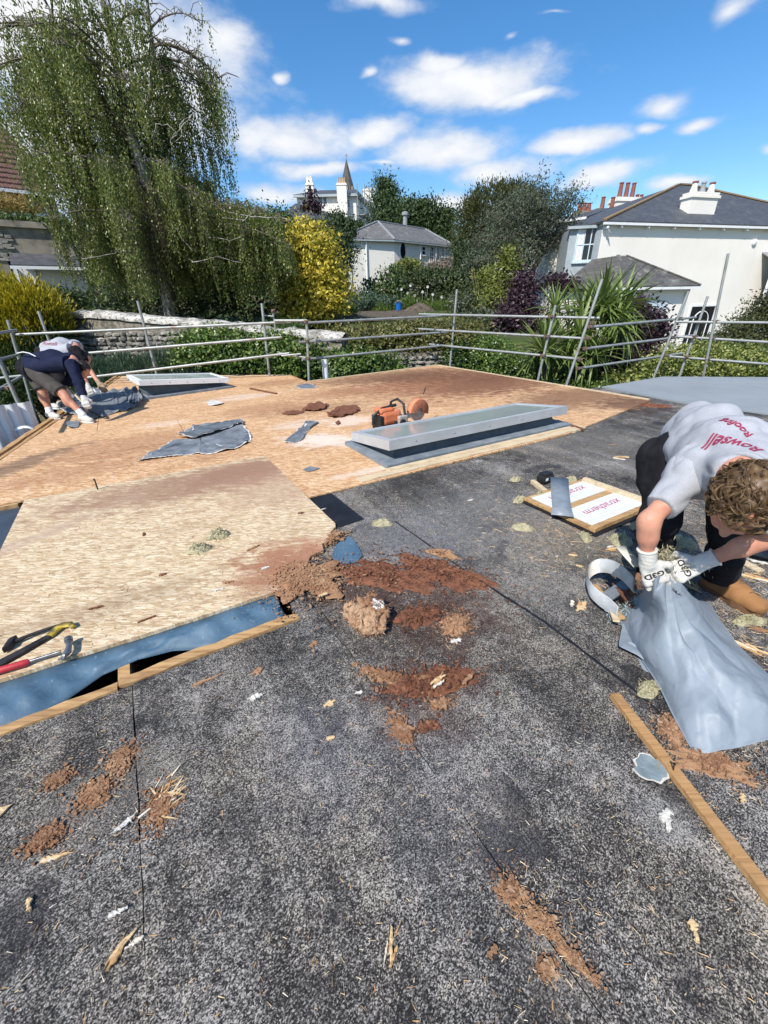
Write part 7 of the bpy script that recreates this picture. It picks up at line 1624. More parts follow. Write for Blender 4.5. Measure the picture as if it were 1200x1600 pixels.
# small black battery and timber offcut
BP = thing('battery_pack', 'black tool battery standing behind the grey strip at the foam hatch', 'battery', at(850, 755, .0))
c = at(851, 754, .0); mb = MB(); mb.box(c + ZX * .045, (.13, .085, .07), (AX, BX, ZX), .012); mb.box(c + ZX * .09, (.10, .07, .02), (AX, BX, ZX), .006); mb.build('case', M['blackplastic'], BP)
mb = MB(); mb.box(c + ZX * .05 + BX * .043 - AX * .03, (.03, .004, .025), (AX, BX, ZX)); mb.build('sticker', M['paint'], BP)
for x0, y0, x1, y1, w, lab in ((832, 752, 852, 768, .04, 'pale timber offcut left of the grey strip on the foam hatch'), (829, 780, 862, 771, .035, 'yellowish foam edge offcut beside the left side of the foam hatch')):
    p, q = at(x0, y0, .018), at(x1, y1, .018); t = nv(q - p); mb = MB(); mb.box((p + q) / 2, (np.linalg.norm(q - p), w, .034), (t, np.array([-t[1], t[0], 0]), ZX), .004); o = mb.build('offcut', M['newtimber'] if w > .037 else M['foamyellow']); prop(o, lab, 'offcut')
# broken board strips behind the hatch
for k, (x0, y0, x1, y1, w, lab) in enumerate(((920, 752, 985, 780, .05, 'pale splintered board strip along the far edge of the foam hatch'), (1190, 893, 1150, 872, .05, 'pale board strip lying behind the tan boot'))):
    p, q = at(x0, y0, .01), at(x1, y1, .01); t = nv(q - p); mb = MB(); mb.box((p + q) / 2, (np.linalg.norm(q - p), w, .014), (t, np.array([-t[1], t[0], 0]), ZX), .003); o = mb.build('board_strip', M['newtimber']); prop(o, lab, 'board strip')
# dark gap with broken edge in the felt between the near worker's feet
flat_piece('felt_shadow_sheet', 'lifted dark felt flap between the feet of the near worker', 'felt scrap', [(985, 838), (1010, 835), (1065, 868), (1060, 885), (1030, 878), (1005, 862)], M['bitumen'], .006, .006, warp=.05, seed=95)
flat_piece('felt_shadow_sheet', 'dark sheet as cast shadow right of the near worker behind the tan boot', 'felt scrap', [(1160, 850), (1200, 862), (1230, 880), (1200, 886), (1168, 872)], M['bitumen'], .006, .006, warp=.04, seed=96)  # bitumen-dark sheet stands in for the bending man's cast shadow

# grey covering still on the far left of the deck, being peeled by the two men
flat_piece('torn_covering', 'wide grey sheet of covering being peeled off at the feet of the two bent workers', 'roofing scrap', [(92, 640), (112, 618), (140, 610), (175, 611), (200, 609), (212, 614), (220, 632), (205, 640), (180, 645), (160, 652), (146, 655), (128, 652), (110, 648)], M['torn'], ZD, .005, warp=.05, seed=101, backing=.02)
flat_piece('torn_covering', 'short upright flap of grey covering at the left end of the small skylight', 'roofing scrap', [(196, 612), (214, 610), (224, 626), (214, 636), (202, 630)], M['torn'], ZD + .03, .005, warp=.08, seed=102, backing=.015)
flat_piece('torn_covering', 'small bluish scrap between the white trainers of the navy worker', 'roofing scrap', [(103, 664), (112, 658), (126, 660), (122, 668), (110, 670)], M['torn'], ZD, .003, warp=.02, seed=103)

# ------------------------------------------------------------------ figures: bodies as one smooth surface grown round a skeleton
def vnoise(P, f, seed):
    """value noise on points (n,3)"""
    Q = P * f + seed * 17.13; I = np.floor(Q).astype(np.int64); R = Q - I; R = R * R * (3 - 2 * R); out = np.zeros(len(P))
    for dx in (0, 1):
        for dy in (0, 1):
            for dz in (0, 1):
                h = ((I[:, 0] + dx) * 73856093) ^ ((I[:, 1] + dy) * 19349663) ^ ((I[:, 2] + dz) * 83492791); h = (h * 2654435761) & 0xffffffff; h = ((h ^ (h >> 15)) * 2246822519) & 0xffffffff; h = (h ^ (h >> 13)) & 0xffff
                w = (R[:, 0] if dx else 1 - R[:, 0]) * (R[:, 1] if dy else 1 - R[:, 1]) * (R[:, 2] if dz else 1 - R[:, 2]); out += w * (h / 65535.0)
    return out
def cap(a, b, r0, r1): return ('c', np.array(a, float), np.array(b, float), r0, r1)
def ell(c, r, A=None): return ('e', np.array(c, float), np.array(r, float), np.eye(3) if A is None else np.array([nv(x) for x in A]))
def sdf_mesh(name, prims, h, k, mat, parent=None, cuts=(), wr=None, seed=1, smooth=True):
    lo = np.full(3, 1e9); hi = -lo
    for p in prims:
        if p[0] == 'c': r = max(p[3], p[4]); lo = np.minimum(lo, np.minimum(p[1], p[2]) - r); hi = np.maximum(hi, np.maximum(p[1], p[2]) + r)
        else: r = p[2].max(); lo = np.minimum(lo, p[1] - r); hi = np.maximum(hi, p[1] + r)
    lo -= 3 * h + k * .5; hi += 3 * h + k * .5; n = np.ceil((hi - lo) / h).astype(int) + 1
    F = np.full(n, .5)
    ax = [lo[i] + h * np.arange(n[i]) for i in range(3)]
    for p in prims:
        m = k + 3 * h + .01
        if p[0] == 'c': r = max(p[3], p[4]); a = np.minimum(p[1], p[2]) - r - m; b = np.maximum(p[1], p[2]) + r + m
        else: r = p[2].max(); a = p[1] - r - m; b = p[1] + r + m
        i0 = np.maximum(0, np.floor((a - lo) / h).astype(int)); i1 = np.minimum(n, np.ceil((b - lo) / h).astype(int) + 1)
        X = np.stack(np.meshgrid(*[ax[q][i0[q]:i1[q]] for q in range(3)], indexing='ij'), -1)
        if p[0] == 'c':
            ba = p[2] - p[1]; t = np.clip(((X - p[1]) @ ba) / (ba @ ba + 1e-12), 0, 1); d_ = np.linalg.norm(X - p[1] - t[..., None] * ba, axis=-1) - (p[3] + (p[4] - p[3]) * t)
        else:
            Y = (X - p[1]) @ p[3].T; k0 = np.linalg.norm(Y / p[2], axis=-1); k1 = np.linalg.norm(Y / (p[2] ** 2), axis=-1) + 1e-9; d_ = k0 * (k0 - 1) / k1
        S = (slice(i0[0], i1[0]), slice(i0[1], i1[1]), slice(i0[2], i1[2])); f = F[S]; hh = np.maximum(k - np.abs(f - d_), 0) / k; F[S] = np.minimum(f, d_) - hh * hh * k * .25
    near = np.abs(F) < 4 * h + .03
    if wr or cuts:
        idx = np.argwhere(near); P = lo + idx * h; v = F[near]
        for (amp, fr, st) in (wr or ()):
            Q = P * np.array(st) if st is not None else P
            nz = vnoise(Q, fr, seed) - .5; v = v + amp * (1 - np.abs(nz) * 4)
        for c_, n_ in cuts: v = np.maximum(v, (P - np.array(c_)) @ nv(n_))
        F[near] = v
        if cuts:
            far_ = ~near & (F < 0); idx = np.argwhere(far_); P = lo + idx * h; v = F[far_]
            for c_, n_ in cuts: v = np.maximum(v, (P - np.array(c_)) @ nv(n_))
            F[far_] = v
    # surface nets
    c8 = [(0, 0, 0), (1, 0, 0), (0, 1, 0), (1, 1, 0), (0, 0, 1), (1, 0, 1), (0, 1, 1), (1, 1, 1)]
    sl = lambda o: F[o[0]:n[0] - 1 + o[0], o[1]:n[1] - 1 + o[1], o[2]:n[2] - 1 + o[2]]
    neg = sum((sl(o) < 0).astype(np.int8) for o in c8); act = (neg > 0) & (neg < 8)
    cell = np.argwhere(act); ids = np.full(act.shape, -1, np.int64); ids[act] = np.arange(len(cell))
    acc = np.zeros((len(cell), 3)); cnt = np.zeros(len(cell))
    val = {o: F[cell[:, 0] + o[0], cell[:, 1] + o[1], cell[:, 2] + o[2]] for o in c8}
    for a_ in c8:
        for q in range(3):
            if a_[q]: continue
            b_ = list(a_); b_[q] = 1; b_ = tuple(b_); fa_, fb2 = val[a_], val[b_]; x = (fa_ < 0) != (fb2 < 0); t = np.where(x, fa_ / np.where(np.abs(fa_ - fb2) < 1e-12, 1, fa_ - fb2), 0)
            pt = np.array(a_, float)[None, :].repeat(len(cell), 0); pt[:, q] += t; acc[x] += pt[x]; cnt[x] += 1
    V = lo + (cell + acc / np.maximum(cnt, 1)[:, None]) * h
    Fs = []
    for q in range(3):
        u, w = [(1, 2), (2, 0), (0, 1)][q]
        A_ = [slice(1, -1)] * 3; A_[q] = slice(0, -1); B_ = [slice(1, -1)] * 3; B_[q] = slice(1, None)
        # edges along q at interior grid nodes
        Fa = F[tuple(A_)]; Fb = F[tuple(B_)]; x = np.argwhere((Fa < 0) != (Fb < 0))
        if len(x) == 0: continue
        s_ = Fa[tuple(x.T)] < 0; base_ = x.copy()
        for z in range(3):
            if z != q: base_[:, z] += 1
        def cid(du, dw): c = base_.copy(); c[:, u] -= du; c[:, w] -= dw; return ids[tuple(c.T)]
        q4 = np.stack([cid(1, 1), cid(0, 1), cid(0, 0), cid(1, 0)], 1); q4[~s_] = q4[~s_][:, ::-1]; Fs.append(q4)
    Fc = np.concatenate(Fs); Fc = Fc[(Fc >= 0).all(1)]
    return link(name, np_mesh(name, V, Fc, smooth), mat, parent)

def skin():
    g_ = NT('skin'); p_ = g_.pos(); f = g_.noise(p_, 14, 5, .6); f2 = g_.noise(p_, 160, 3, .6)
    c = g_.mix(g_.bw(f, .35, .68), (0.56, 0.285, 0.195, 1), (0.46, 0.205, 0.140, 1))
    g_.done(c, .52, g_.bump(f2, .12, .002), 0, .35); g_.b.inputs['Subsurface Weight'].default_value = .12; g_.b.inputs['Subsurface Radius'].default_value = (.01, .004, .002); g_.b.inputs['Subsurface Scale'].default_value = .5
    return g_.m
M['skin'] = skin()
def cloth(name, a, b, scale=40, heather=.0, bump=.25, rough=.9):
    g_ = NT(name); p_ = g_.pos(); f = g_.noise(p_, 6, 5, .6); f2 = g_.noise(p_, 330, 2, .6); f3 = g_.noise(p_, scale, 4, .6)
    c = g_.mix(g_.bw(f, .35, .7), a, b)
    if heather: c = g_.mix(g_.math('MULTIPLY', g_.bw(f2, .5, .62), heather), c, tuple(x * .55 for x in a[:3]) + (1,))
    return g_.done(c, rough, g_.bump(g_.math('ADD', f3, g_.math('MULTIPLY', f2, .4)), bump, .006), 0, .12)
M['tee'] = cloth('grey_marl_cotton', (0.385, 0.40, 0.435, 1), (0.34, 0.355, 0.39, 1), 26, .45)
M['navy'] = cloth('navy_fleece', (0.010, 0.014, 0.036, 1), (0.016, 0.020, 0.046, 1))
M['blackcloth'] = cloth('black_work_cloth', (0.010, 0.010, 0.012, 1), (0.020, 0.020, 0.024, 1))
M['shortsgrey'] = cloth('faded_grey_canvas', (0.060, 0.054, 0.052, 1), (0.09, 0.08, 0.075, 1))
M['glove'] = cloth('white_knit_glove', (0.62, 0.61, 0.58, 1), (0.50, 0.49, 0.46, 1), 90, .15, .5)
M['dirtyglove'] = cloth('dirty_glove', (0.40, 0.31, 0.21, 1), (0.22, 0.15, 0.09, 1), 60)
M['leather'] = cloth('tan_nubuck', (0.30, 0.155, 0.065, 1), (0.22, 0.11, 0.048, 1), 30, .1, .3, .8)
M['sole'] = simple('brown_rubber_sole', (0.16, 0.085, 0.045), .7, scale=30)
M['sock'] = cloth('white_sock', (0.72, 0.72, 0.74, 1), (0.64, 0.64, 0.66, 1))
M['trainer'] = cloth('off_white_trainer', (0.56, 0.55, 0.50, 1), (0.44, 0.43, 0.38, 1))
def hairm(name, cs):
    g_ = NT(name); p_ = g_.pos(); c = g_.ramp(g_.island(), [(i / (len(cs) - 1), x) for i, x in enumerate(cs)]); f = g_.noise(p_, 22, 4, .6); c = g_.mix(g_.math('MULTIPLY', g_.bw(f, .5, .7), .55), c, cs[0]); return g_.done(c, .5, None, 0, .4)
M['hair'] = hairm('light_brown_curls', [(0.045, 0.025, 0.012), (0.09, 0.052, 0.024), (0.15, 0.092, 0.044), (0.26, 0.17, 0.085)])
M['hairdark'] = hairm('dark_hair', [(0.012, 0.008, 0.006), (0.025, 0.016, 0.01), (0.04, 0.025, 0.015)])
M['eye'] = simple('eye_white', (0.7, .69, .66), .2, var=.02)

def hand_prims(w, fwd, up, side, curl=1.0, s=1.0, fat=1.0, spread=1.0):
    fwd = nv(fwd); up = nv(up - fwd * (up @ fwd)); side = nv(side - fwd * (side @ fwd) - up * (side @ up)); out = []
    for o in (-.028, -.009, .010, .027): out.append(cap(w + (fwd * .012 + side * o * .55) * s, w + (fwd * .082 + side * o * 1.05) * s, .017 * s * fat, .0155 * s * fat))
    for o, L_, r_ in ((.032, .074, .0098), (.011, .083, .0102), (-.011, .078, .0098), (-.031, .060, .0088)):
        p = w + (fwd * .088 + side * o * spread) * s; an = 0
        for ph, (lf, ca_) in enumerate(((.46, .42), (.31, .72), (.23, .48))):
            an += ca_ * curl; d2 = fwd * math.cos(an) - up * math.sin(an) + side * (o * 1.2) * (ph == 0); q = p + nv(d2) * L_ * lf * s; out.append(cap(p, q, r_ * fat * s * (1 - .07 * ph), r_ * fat * s * (.93 - .07 * ph))); p = q
    p = w + (fwd * .025 + side * .032) * s; q = p + nv(side * .75 + fwd * .6 - up * .45) * .042 * s; out.append(cap(p, q, .0145 * fat * s, .0125 * fat * s)); q2 = q + nv(side * .05 + fwd * .85 - up * .6) * .032 * s; out.append(cap(q, q2, .012 * fat * s, .0095 * fat * s))
    return out
def face_prims(c, F, U, s=1.0):
    """head: F face direction, U crown direction"""
    F = nv(F); U = nv(U - F * (U @ F)); S = np.cross(F, U); R_ = lambda f, u, w: c + (F * f + U * u + S * w) * s
    P = [ell(c + U * .015 * s - F * .008 * s, np.array([.098, .104, .077]) * s, (F, U, S)), ell(R_(.022, -.045, 0), np.array([.066, .070, .060]) * s, (F, U, S)), ell(R_(.058, -.095, 0), np.array([.028, .022, .03]) * s, (F, U, S)),
         cap(R_(.086, .004, 0), R_(.108, -.036, 0), .010 * s, .014 * s), cap(R_(.082, .022, -.032), R_(.082, .022, .032), .013 * s, .013 * s), cap(R_(.080, -.066, -.020), R_(.080, -.066, .020), .009 * s, .009 * s)]
    for w in (-1, 1): P.append(ell(R_(-.005, -.022, .078 * w), np.array([.020, .032, .010]) * s, (F, U, S)))
    return P, [R_(.083, .006, .031), R_(.083, .006, -.031)]

def hem(a, b, f): a, b = np.array(a), np.array(b); return a + (b - a) * f, b - a

# upright shaggy lump with a white spot
LUMP = thing('rotten_lump', 'shaggy upright lump of rotten chipboard with a white spot, in front of the rotten area', 'rotten wood', at(575, 990, 0))
r = random.Random(5); pb = at(574, 990, .0); fx = nv(np.array([.95, .28, 0])); up_ = nv(np.array([-.05, .66, .58])); nf_ = nv(np.cross(fx, up_)); nf_ = nf_ if nf_[2] > 0 else -nf_; pc_ = pb + ZX * .05 + up_ * .05
lp = [ell(pc_, (.105, .095, .034), (fx, up_, nf_)), ell(pc_ + fx * .05 + up_ * .02, (.07, .075, .03), (fx, up_, nf_)), ell(pc_ - fx * .055 + up_ * .035, (.055, .06, .028), (fx, up_, nf_)), ell(pc_ - up_ * .06 + fx * .01, (.085, .04, .04), (fx, up_, nf_))]
lo = sdf_mesh('chipboard', lp, .0045, .02, M['rot'], LUMP, wr=[(.016, 26, None), (.008, 60, None), (.005, 120, None)], seed=41, smooth=False)
mb = MB(); vs_ = [np.array(v.co) for v in lo.data.vertices]
for k in range(330):
    p = vs_[r.randrange(len(vs_))]; o_ = nv(p - pc_); d_ = nv(o_ * .6 + np.array([r.uniform(-1, 1), r.uniform(-1, 1), r.uniform(-.8, .5)])) * r.uniform(.006, .022); s_ = nv(np.cross(d_, o_)) * r.uniform(.0015, .006); q_ = [p - s_, p + s_, p + d_ + s_ * r.uniform(.1, .9), p + d_ * .8 - s_ * r.uniform(.1, .9)]
    mb.add(q_ + [v + o_ * .002 for v in q_], [[0, 1, 2, 3], [7, 6, 5, 4], [0, 4, 5, 1], [1, 5, 6, 2], [2, 6, 7, 3], [3, 7, 4, 0]])
o = mb.build('flakes', M['rot'], LUMP); o['kind'] = 'stuff'
bl_ = BVHTree.FromPolygons([v.co.copy() for v in lo.data.vertices], [tuple(f.vertices) for f in lo.data.polygons]); mb = MB()
for k in range(90):
    a = r.uniform(0, 2 * PI); d2 = r.random() ** .5 * .030; q = pc_ + fx * (.062 + d2 * math.cos(a)) + up_ * (.045 + d2 * 1.1 * math.sin(a)); h_ = bl_.ray_cast(Vector(q + nf_ * .12), Vector(-nf_))
    if h_[0] is None: continue
    t_ = r.uniform(0, 6); A_ = nv(fx * math.cos(t_) + up_ * math.sin(t_)); n_ = np.array(h_[1]); A_ = nv(A_ - n_ * (A_ @ n_)); mb.box(np.array(h_[0]) + n_ * .001, (r.uniform(.005, .013), r.uniform(.004, .009), .003), (A_, np.cross(n_, A_), n_))
mb.build('white_spot', M['scrim'], LUMP)

# --- the near worker: bent double over the grey sack
def near_worker():
    J = dict(pelvis=dep(1095, 690, 1.93), rhip=dep(1054, 715, 1.93), lhip=dep(1142, 712, 1.86), rsh=dep(1086, 738, 1.64), lsh=dep(1248, 776, 1.36), neck=dep(1156, 742, 1.43), head=dep(1158, 786, 1.335), rel=dep(1014, 813, 1.585), rwr=dep(1010, 874, 1.66), lel=dep(1203, 838, 1.50), lwr=dep(1098, 878, 1.64),
             rkn=dep(1030, 812, 1.96), rank=dep(1022, 888, 2.22), lkn=dep(1140, 825, 1.90), lank=dep(1126, 900, 2.22))
    T = thing('person', 'near worker in grey T-shirt and black trousers bending over the sack, curly light brown hair', 'person', (J['rank'] * .5 + J['lank'] * .5) * np.array([1, 1, 0]))
    sp = nv(J['neck'] - J['pelvis']); sw = nv(J['lsh'] - J['rsh']); up = nv(np.cross(sw, sp)); up = up if up[2] > 0 else -up
    chest = J['pelvis'] * .38 + (J['rsh'] + J['lsh']) / 2 * .62 + ZX * .035; belly = J['pelvis'] * .7 + chest * .3
    headF = nv(np.array([-.30, -.30, -.90])); headU = nv(np.array([-.42, -.86, .30]))
    hp, eyes = face_prims(J['head'], headF, headU, 1.0)
    body_ = [cap(J['pelvis'], chest, .115, .125), cap(J['rhip'], J['rsh'] * .6 + chest * .4, .06, .065), cap(J['lhip'], J['lsh'] * .6 + chest * .4, .06, .065), cap(J['rsh'], J['lsh'], .068, .068), cap(J['neck'], J['head'], .062, .055), cap(chest, J['neck'], .10, .065),
             cap(J['rsh'], J['rel'], .047, .034), cap(J['rel'], J['rwr'], .033, .025), cap(J['rel'] * .85 + J['rwr'] * .15, J['rel'] * .6 + J['rwr'] * .4, .034, .036), cap(J['lsh'], J['lel'], .047, .034), cap(J['lel'], J['lwr'], .033, .025), cap(J['lel'] * .85 + J['lwr'] * .15, J['lel'] * .6 + J['lwr'] * .4, .034, .036),
             cap(J['rhip'], J['rkn'], .085, .06), cap(J['rkn'], J['rank'], .056, .04), cap(J['lhip'], J['lkn'], .085, .06), cap(J['lkn'], J['lank'], .056, .04)] + hp
    sdf_mesh('body', body_, .0085, .028, M['skin'], T)
    for e in eyes:
        mb = MB(); mb.lathe(e, [(.001, -.012), (.008, -.009), (.0125, 0), (.008, .009), (.001, .012)], 10); mb.build('eye', M['eye'], T)
    # T-shirt
    rh, rd = hem(J['rsh'], J['rel'], .74); lh, ld = hem(J['lsh'], J['lel'], .70)
    waist = J['pelvis'] - sp * .02
    tee = [cap(J['pelvis'] + up * .02, chest + up * .02, .132, .146), cap(J['rhip'] + up * .045 - sw * .005, J['rsh'] * .72 + chest * .28 + up * .02, .080, .098), cap(J['lhip'] + up * .045, J['lsh'] * .72 + chest * .28 + up * .02, .105, .115), cap(J['rsh'] + up * .01, J['lsh'] + up * .01, .082, .080), cap(chest, J['neck'] - sp * .02, .14, .092),
           cap(J['pelvis'] - sp * .06 + up * .03, J['pelvis'] + sp * .1 + up * .03, .15, .15), ell(chest - up * .10 + sp * .02, (.14, .12, .09), (sw, sp, up))]
    sl = [cap(J['rsh'] - sw * .01, J['rsh'] + (J['rel'] - J['rsh']) * .92, .074, .060), cap(J['lsh'], J['lsh'] + (J['lel'] - J['lsh']) * .92, .078, .066)]
    wr = [(.013, 7, (1.3, .7, .8)), (.005, 17, None)]
    body_t = sdf_mesh('tshirt', tee, .0085, .055, M['tee'], T, cuts=[(waist - sp * .11, -sp), (J['neck'] + sp * .012 - up * .0, sp)], wr=wr, seed=3)
    for s_, (h_, d_) in zip(sl, ((rh, rd), (lh, ld))): sdf_mesh('sleeve', [s_, cap(s_[1] - d_ * .1, s_[1] + d_ * .05, .088, .088)], .0075, .03, M['tee'], T, cuts=[(h_, d_)], wr=[(.009, 13, None)], seed=5)
    # collar ring
    n_ = J['neck'] + sp * .012; mb = MB(); mb.tube([n_ + (sw * math.cos(a) * .082 + up * math.sin(a) * .075) - sp * .002 for a in np.linspace(0, 2 * PI, 25)], .011, 6, False); mb.build('collar', M['tee'], T)
    # print on the back, reading from his left to his right
    me = body_t.data; bvh = BVHTree.FromPolygons([v.co.copy() for v in me.vertices], [tuple(p.vertices) for p in me.polygons])
    X = nv(-sw - sp * .22); Y = nv(sp - X * (sp @ X)); Nn = up
    M['maroon'] = simple('maroon_print', (0.30, 0.030, 0.085), .8, var=.15, scale=60)
    for txt, size, px, wd in (('Rowsell', .062, (1146, 691), .185), ('Roofing', .044, (1150, 663), .122)):
        cu = bpy.data.curves.new('print', 'FONT'); cu.body = txt; cu.size = size; cu.align_x = 'CENTER'; cu.align_y = 'CENTER'; cu.offset = .0012
        to = bpy.data.objects.new('print_tmp', cu); tm_ = bpy.data.meshes.new_from_object(to); bpy.data.objects.remove(to)
        bm = bmesh.new(); bm.from_mesh(tm_); bmesh.ops.triangulate(bm, faces=bm.faces[:])
        for _ in range(4):
            es = [e for e in bm.edges if e.calc_length() > .007]
            if not es: break
            bmesh.ops.subdivide_edges(bm, edges=es, cuts=1); bmesh.ops.triangulate(bm, faces=bm.faces[:])
        w_ = max(v.co.x for v in bm.verts) - min(v.co.x for v in bm.verts); kx = wd / w_
        r_ = Vector(ray(*px)).normalized(); hit = bvh.ray_cast(Vector(EYE), r_); O = np.array(hit[0]) if hit[0] is not None else chest + up * .18
        for v in bm.verts:
            q = O + X * v.co.x * kx + Y * v.co.y; h_ = bvh.ray_cast(Vector(q + Nn * .25), Vector(-Nn)); q2 = np.array(h_[0]) + np.array(h_[1]) * .0018 if h_[0] is not None else q
            v.co = Vector(q2)
        bmesh.ops.recalc_face_normals(bm, faces=bm.faces[:]); bm.to_mesh(tm_); bm.free(); link('print', tm_, M['maroon'], T)
    # trousers
    tr = []
    for s_ in ('r', 'l'):
        hp_, kn, an = J[s_ + 'hip'], J[s_ + 'kn'], J[s_ + 'ank']
        tr += [cap(hp_, kn, .108, .083), cap(kn, an - (an - kn) * .02, .080, .070), cap(kn * .5 + an * .5, an, .074, .078)]
    tr += [cap(J['rhip'], J['lhip'], .12, .12), cap(J['pelvis'] - sp * .05, J['pelvis'] + sp * .06, .125, .125), cap(J['rhip'] - sw * .085 - up * .01, J['rhip'] * .55 + J['rkn'] * .45 - sw * .08, .085, .07)]
    fl_ = ZX * .075
    sdf_mesh('trousers', tr, .010, .045, M['blackcloth'], T, cuts=[(J['pelvis'] + sp * .12 + up * .05, sp * .55 + up * .85), ((0, 0, .085), (0, 0, -1))], wr=[(.007, 11, (1, 1, .7)), (.004, 24, None)], seed=7)
    # boots
    for an, toe in ((J['lank'], at(1212, 968, .03)), (J['rank'], at(1000, 925, .03))):
        B = thing('boot_tmp', None, None); bpy.data.objects.remove(B)
        a0 = np.array([an[0], an[1], 0]); d_ = nv((toe - a0) * np.array([1, 1, 0])); s_ = np.array([-d_[1], d_[0], 0]); hl = a0 - d_ * .07
        Q = lambda f, w, z: hl + d_ * f + s_ * w + ZX * z
        bp_ = [cap(Q(.05, 0, .06), Q(.065, 0, .15), .052, .055), cap(Q(.05, 0, .06), Q(.16, 0, .062), .050, .048), cap(Q(.16, -.012, .052), Q(.265, -.012, .05), .044, .040), cap(Q(.16, .014, .052), Q(.265, .012, .05), .044, .040), cap(Q(.1, 0, .10), Q(.18, 0, .075), .040, .038)]
        bo = sdf_mesh('boot', bp_, .007, .03, M['leather'], T, cuts=[((0, 0, .028), (0, 0, -1)), ((0, 0, .165), (0, 0, 1))], wr=[(.0025, 26, None)], seed=9)
        mb = MB(); ol = []
        for a in np.linspace(0, 2 * PI, 29)[:-1]:
            x = math.cos(a); f = .145 + .160 * x; w = (.050 + .006 * (x > .2) - .008 * (abs(x + .15) < .3)) * math.copysign(abs(math.sin(a)) ** .7, math.sin(a)); ol.append(Q(f, w, 0) * np.array([1, 1, 0]))
        mb.prism(ol, .004, .034); mb.build('sole', M['sole'], bo)
        for k in range(5):
            f = .10 + .028 * k; z_ = .142 - .010 * k; mb = MB(); mb.tube([Q(f, -.032, z_ - .012), Q(f + .012, 0, z_ + .002), Q(f + .004 + .02, .032, z_ - .012)], .0032, 5); mb.build('lace', M['sole'], bo)
        mb = MB(); mb.tube([Q(.05 + .062 * math.cos(a), .062 * math.sin(a), .158) for a in np.linspace(0, 2 * PI, 17)], .009, 6, False); mb.build('cuff', M['leather'], bo)
    # hair: a cap of curls
    Sx = np.cross(headF, headU); hc = J['head'] + headU * .028 - headF * .022
    sdf_mesh('hair_cap', [ell(hc, (.108, .108, .090), (headF, headU, Sx)), ell(J['head'] - headF * .07 - headU * .02, (.050, .07, .070), (headF, headU, Sx))], .009, .03, M['hair'], T, cuts=[(J['head'] + headF * .055 - headU * .0, headF * 1.0 - headU * .55)], wr=[(.012, 40, None)], seed=11)
    r = random.Random(8); mb = MB()
    for k in range(430):
        d_ = nv((r.gauss(0, 1), r.gauss(0, 1), r.gauss(0, 1))); f, u_ = d_ @ headF, d_ @ headU
        if f > .62 + .5 * u_ or (u_ < -.35 and f > -.25) or u_ < -.75: continue
        p = hc + headF * f * .107 + headU * u_ * .107 + Sx * (d_ @ Sx) * .090
        cl_ = np.array([mnoise.noise(Vector(tuple(p * 9)) + Vector((3 * z9, 0, 5))) for z9 in range(3)]) + np.array([r.uniform(-.4, .4) for _ in range(3)]); t_ = nv(np.cross(d_, nv(cl_))); b_ = np.cross(d_, t_); R_ = r.uniform(.006, .0135); Lc = r.uniform(.03, .065); ph = r.uniform(0, 6); w_ = r.uniform(.38, .62); li = r.uniform(.002, .016)
        for s_ in range(6):
            o1, o2, dp = r.gauss(0, .0022), r.gauss(0, .0022), r.gauss(0, .22)
            pts = [p + d_ * (li * math.sin(PI * q / 11) + .003) + t_ * (Lc * (q / 11 - .5)) + (b_ * math.cos(ph + dp + q * w_) + d_ * (math.sin(ph + dp + q * w_) * .75)) * R_ * (.7 + .3 * q / 11) + b_ * o1 + d_ * o2 for q in range(12)]
            mb.tube(pts, [.0011 - .0006 * q / 11 for q in range(12)], 3, False)
    mb.build('hair', M['hair'], T)
    # gloves
    for (w, el_, fwd, up_, side) in ((J['rwr'], J['rel'], J['rwr'] - J['rel'] + np.array([.06, -.06, 0]), np.array([-.35, -.90, .30]), np.array([.85, -.3, .1])), (J['lwr'], J['lel'], J['lwr'] - J['lel'] + np.array([-.05, -.02, .0]), np.array([.15, -.55, .85]), np.array([-.55, .35, .45]))):
        f_ = nv(fwd); G_ = hand_prims(w + f_ * .01, f_, np.array(up_, float), np.array(side, float), 1.05, 1.06, 1.14, 1.05)
        G_ += [cap(w - nv(w - el_) * .045, w + f_ * .02, .0345, .032)]
        gl = sdf_mesh('glove', G_, .0042, .008, M['glove'], T, cuts=[(w - nv(w - el_) * .05, -(w - el_))], wr=[(.0016, 60, None)], seed=13)
        me = gl.data; bv = BVHTree.FromPolygons([v.co.copy() for v in me.vertices], [tuple(p.vertices) for p in me.polygons])
        upn = nv(up_ - f_ * (np.array(up_) @ f_)); sd = nv(np.cross(f_, upn)); sd = sd if sd @ np.array([1, 0, 0]) > 0 else -sd
        cu = bpy.data.curves.new('print', 'FONT'); cu.body = 'G3D'; cu.size = .034; cu.align_x = 'CENTER'; cu.align_y = 'CENTER'; cu.offset = .0010
        to = bpy.data.objects.new('print_tmp', cu); tm_ = bpy.data.meshes.new_from_object(to); bpy.data.objects.remove(to)
        bm = bmesh.new(); bm.from_mesh(tm_)
        m2 = MB(); 
        for v in bm.verts:
            q = w + f_ * .064 - sd * v.co.x * 1.1 + f_ * v.co.y * .9; h_ = bv.ray_cast(Vector(q + upn * .08), Vector(-upn)); v.co = Vector(np.array(h_[0]) + upn * .0022) if h_[0] is not None else Vector(q + upn * .02)
        bm.to_mesh(tm_); bm.free(); link('print', tm_, M['blackplastic'], gl)
        mb = MB()
        for k in range(3):
            for e_ in (-1, 1):
                pass
        for k in range(4):
            q0 = w + f_ * (.030 + .006 * k) - sd * .018; q1 = w + f_ * (.030 + .006 * k) + sd * (.018 - .004 * (k % 2)); L_ = []
            for f in np.linspace(0, 1, 6):
                q = q0 + (q1 - q0) * f; h_ = bv.ray_cast(Vector(q + upn * .08), Vector(-upn)); L_.append(np.array(h_[0]) + upn * .001 if h_[0] is not None else q)
            mb.tube(L_, .0008, 4)
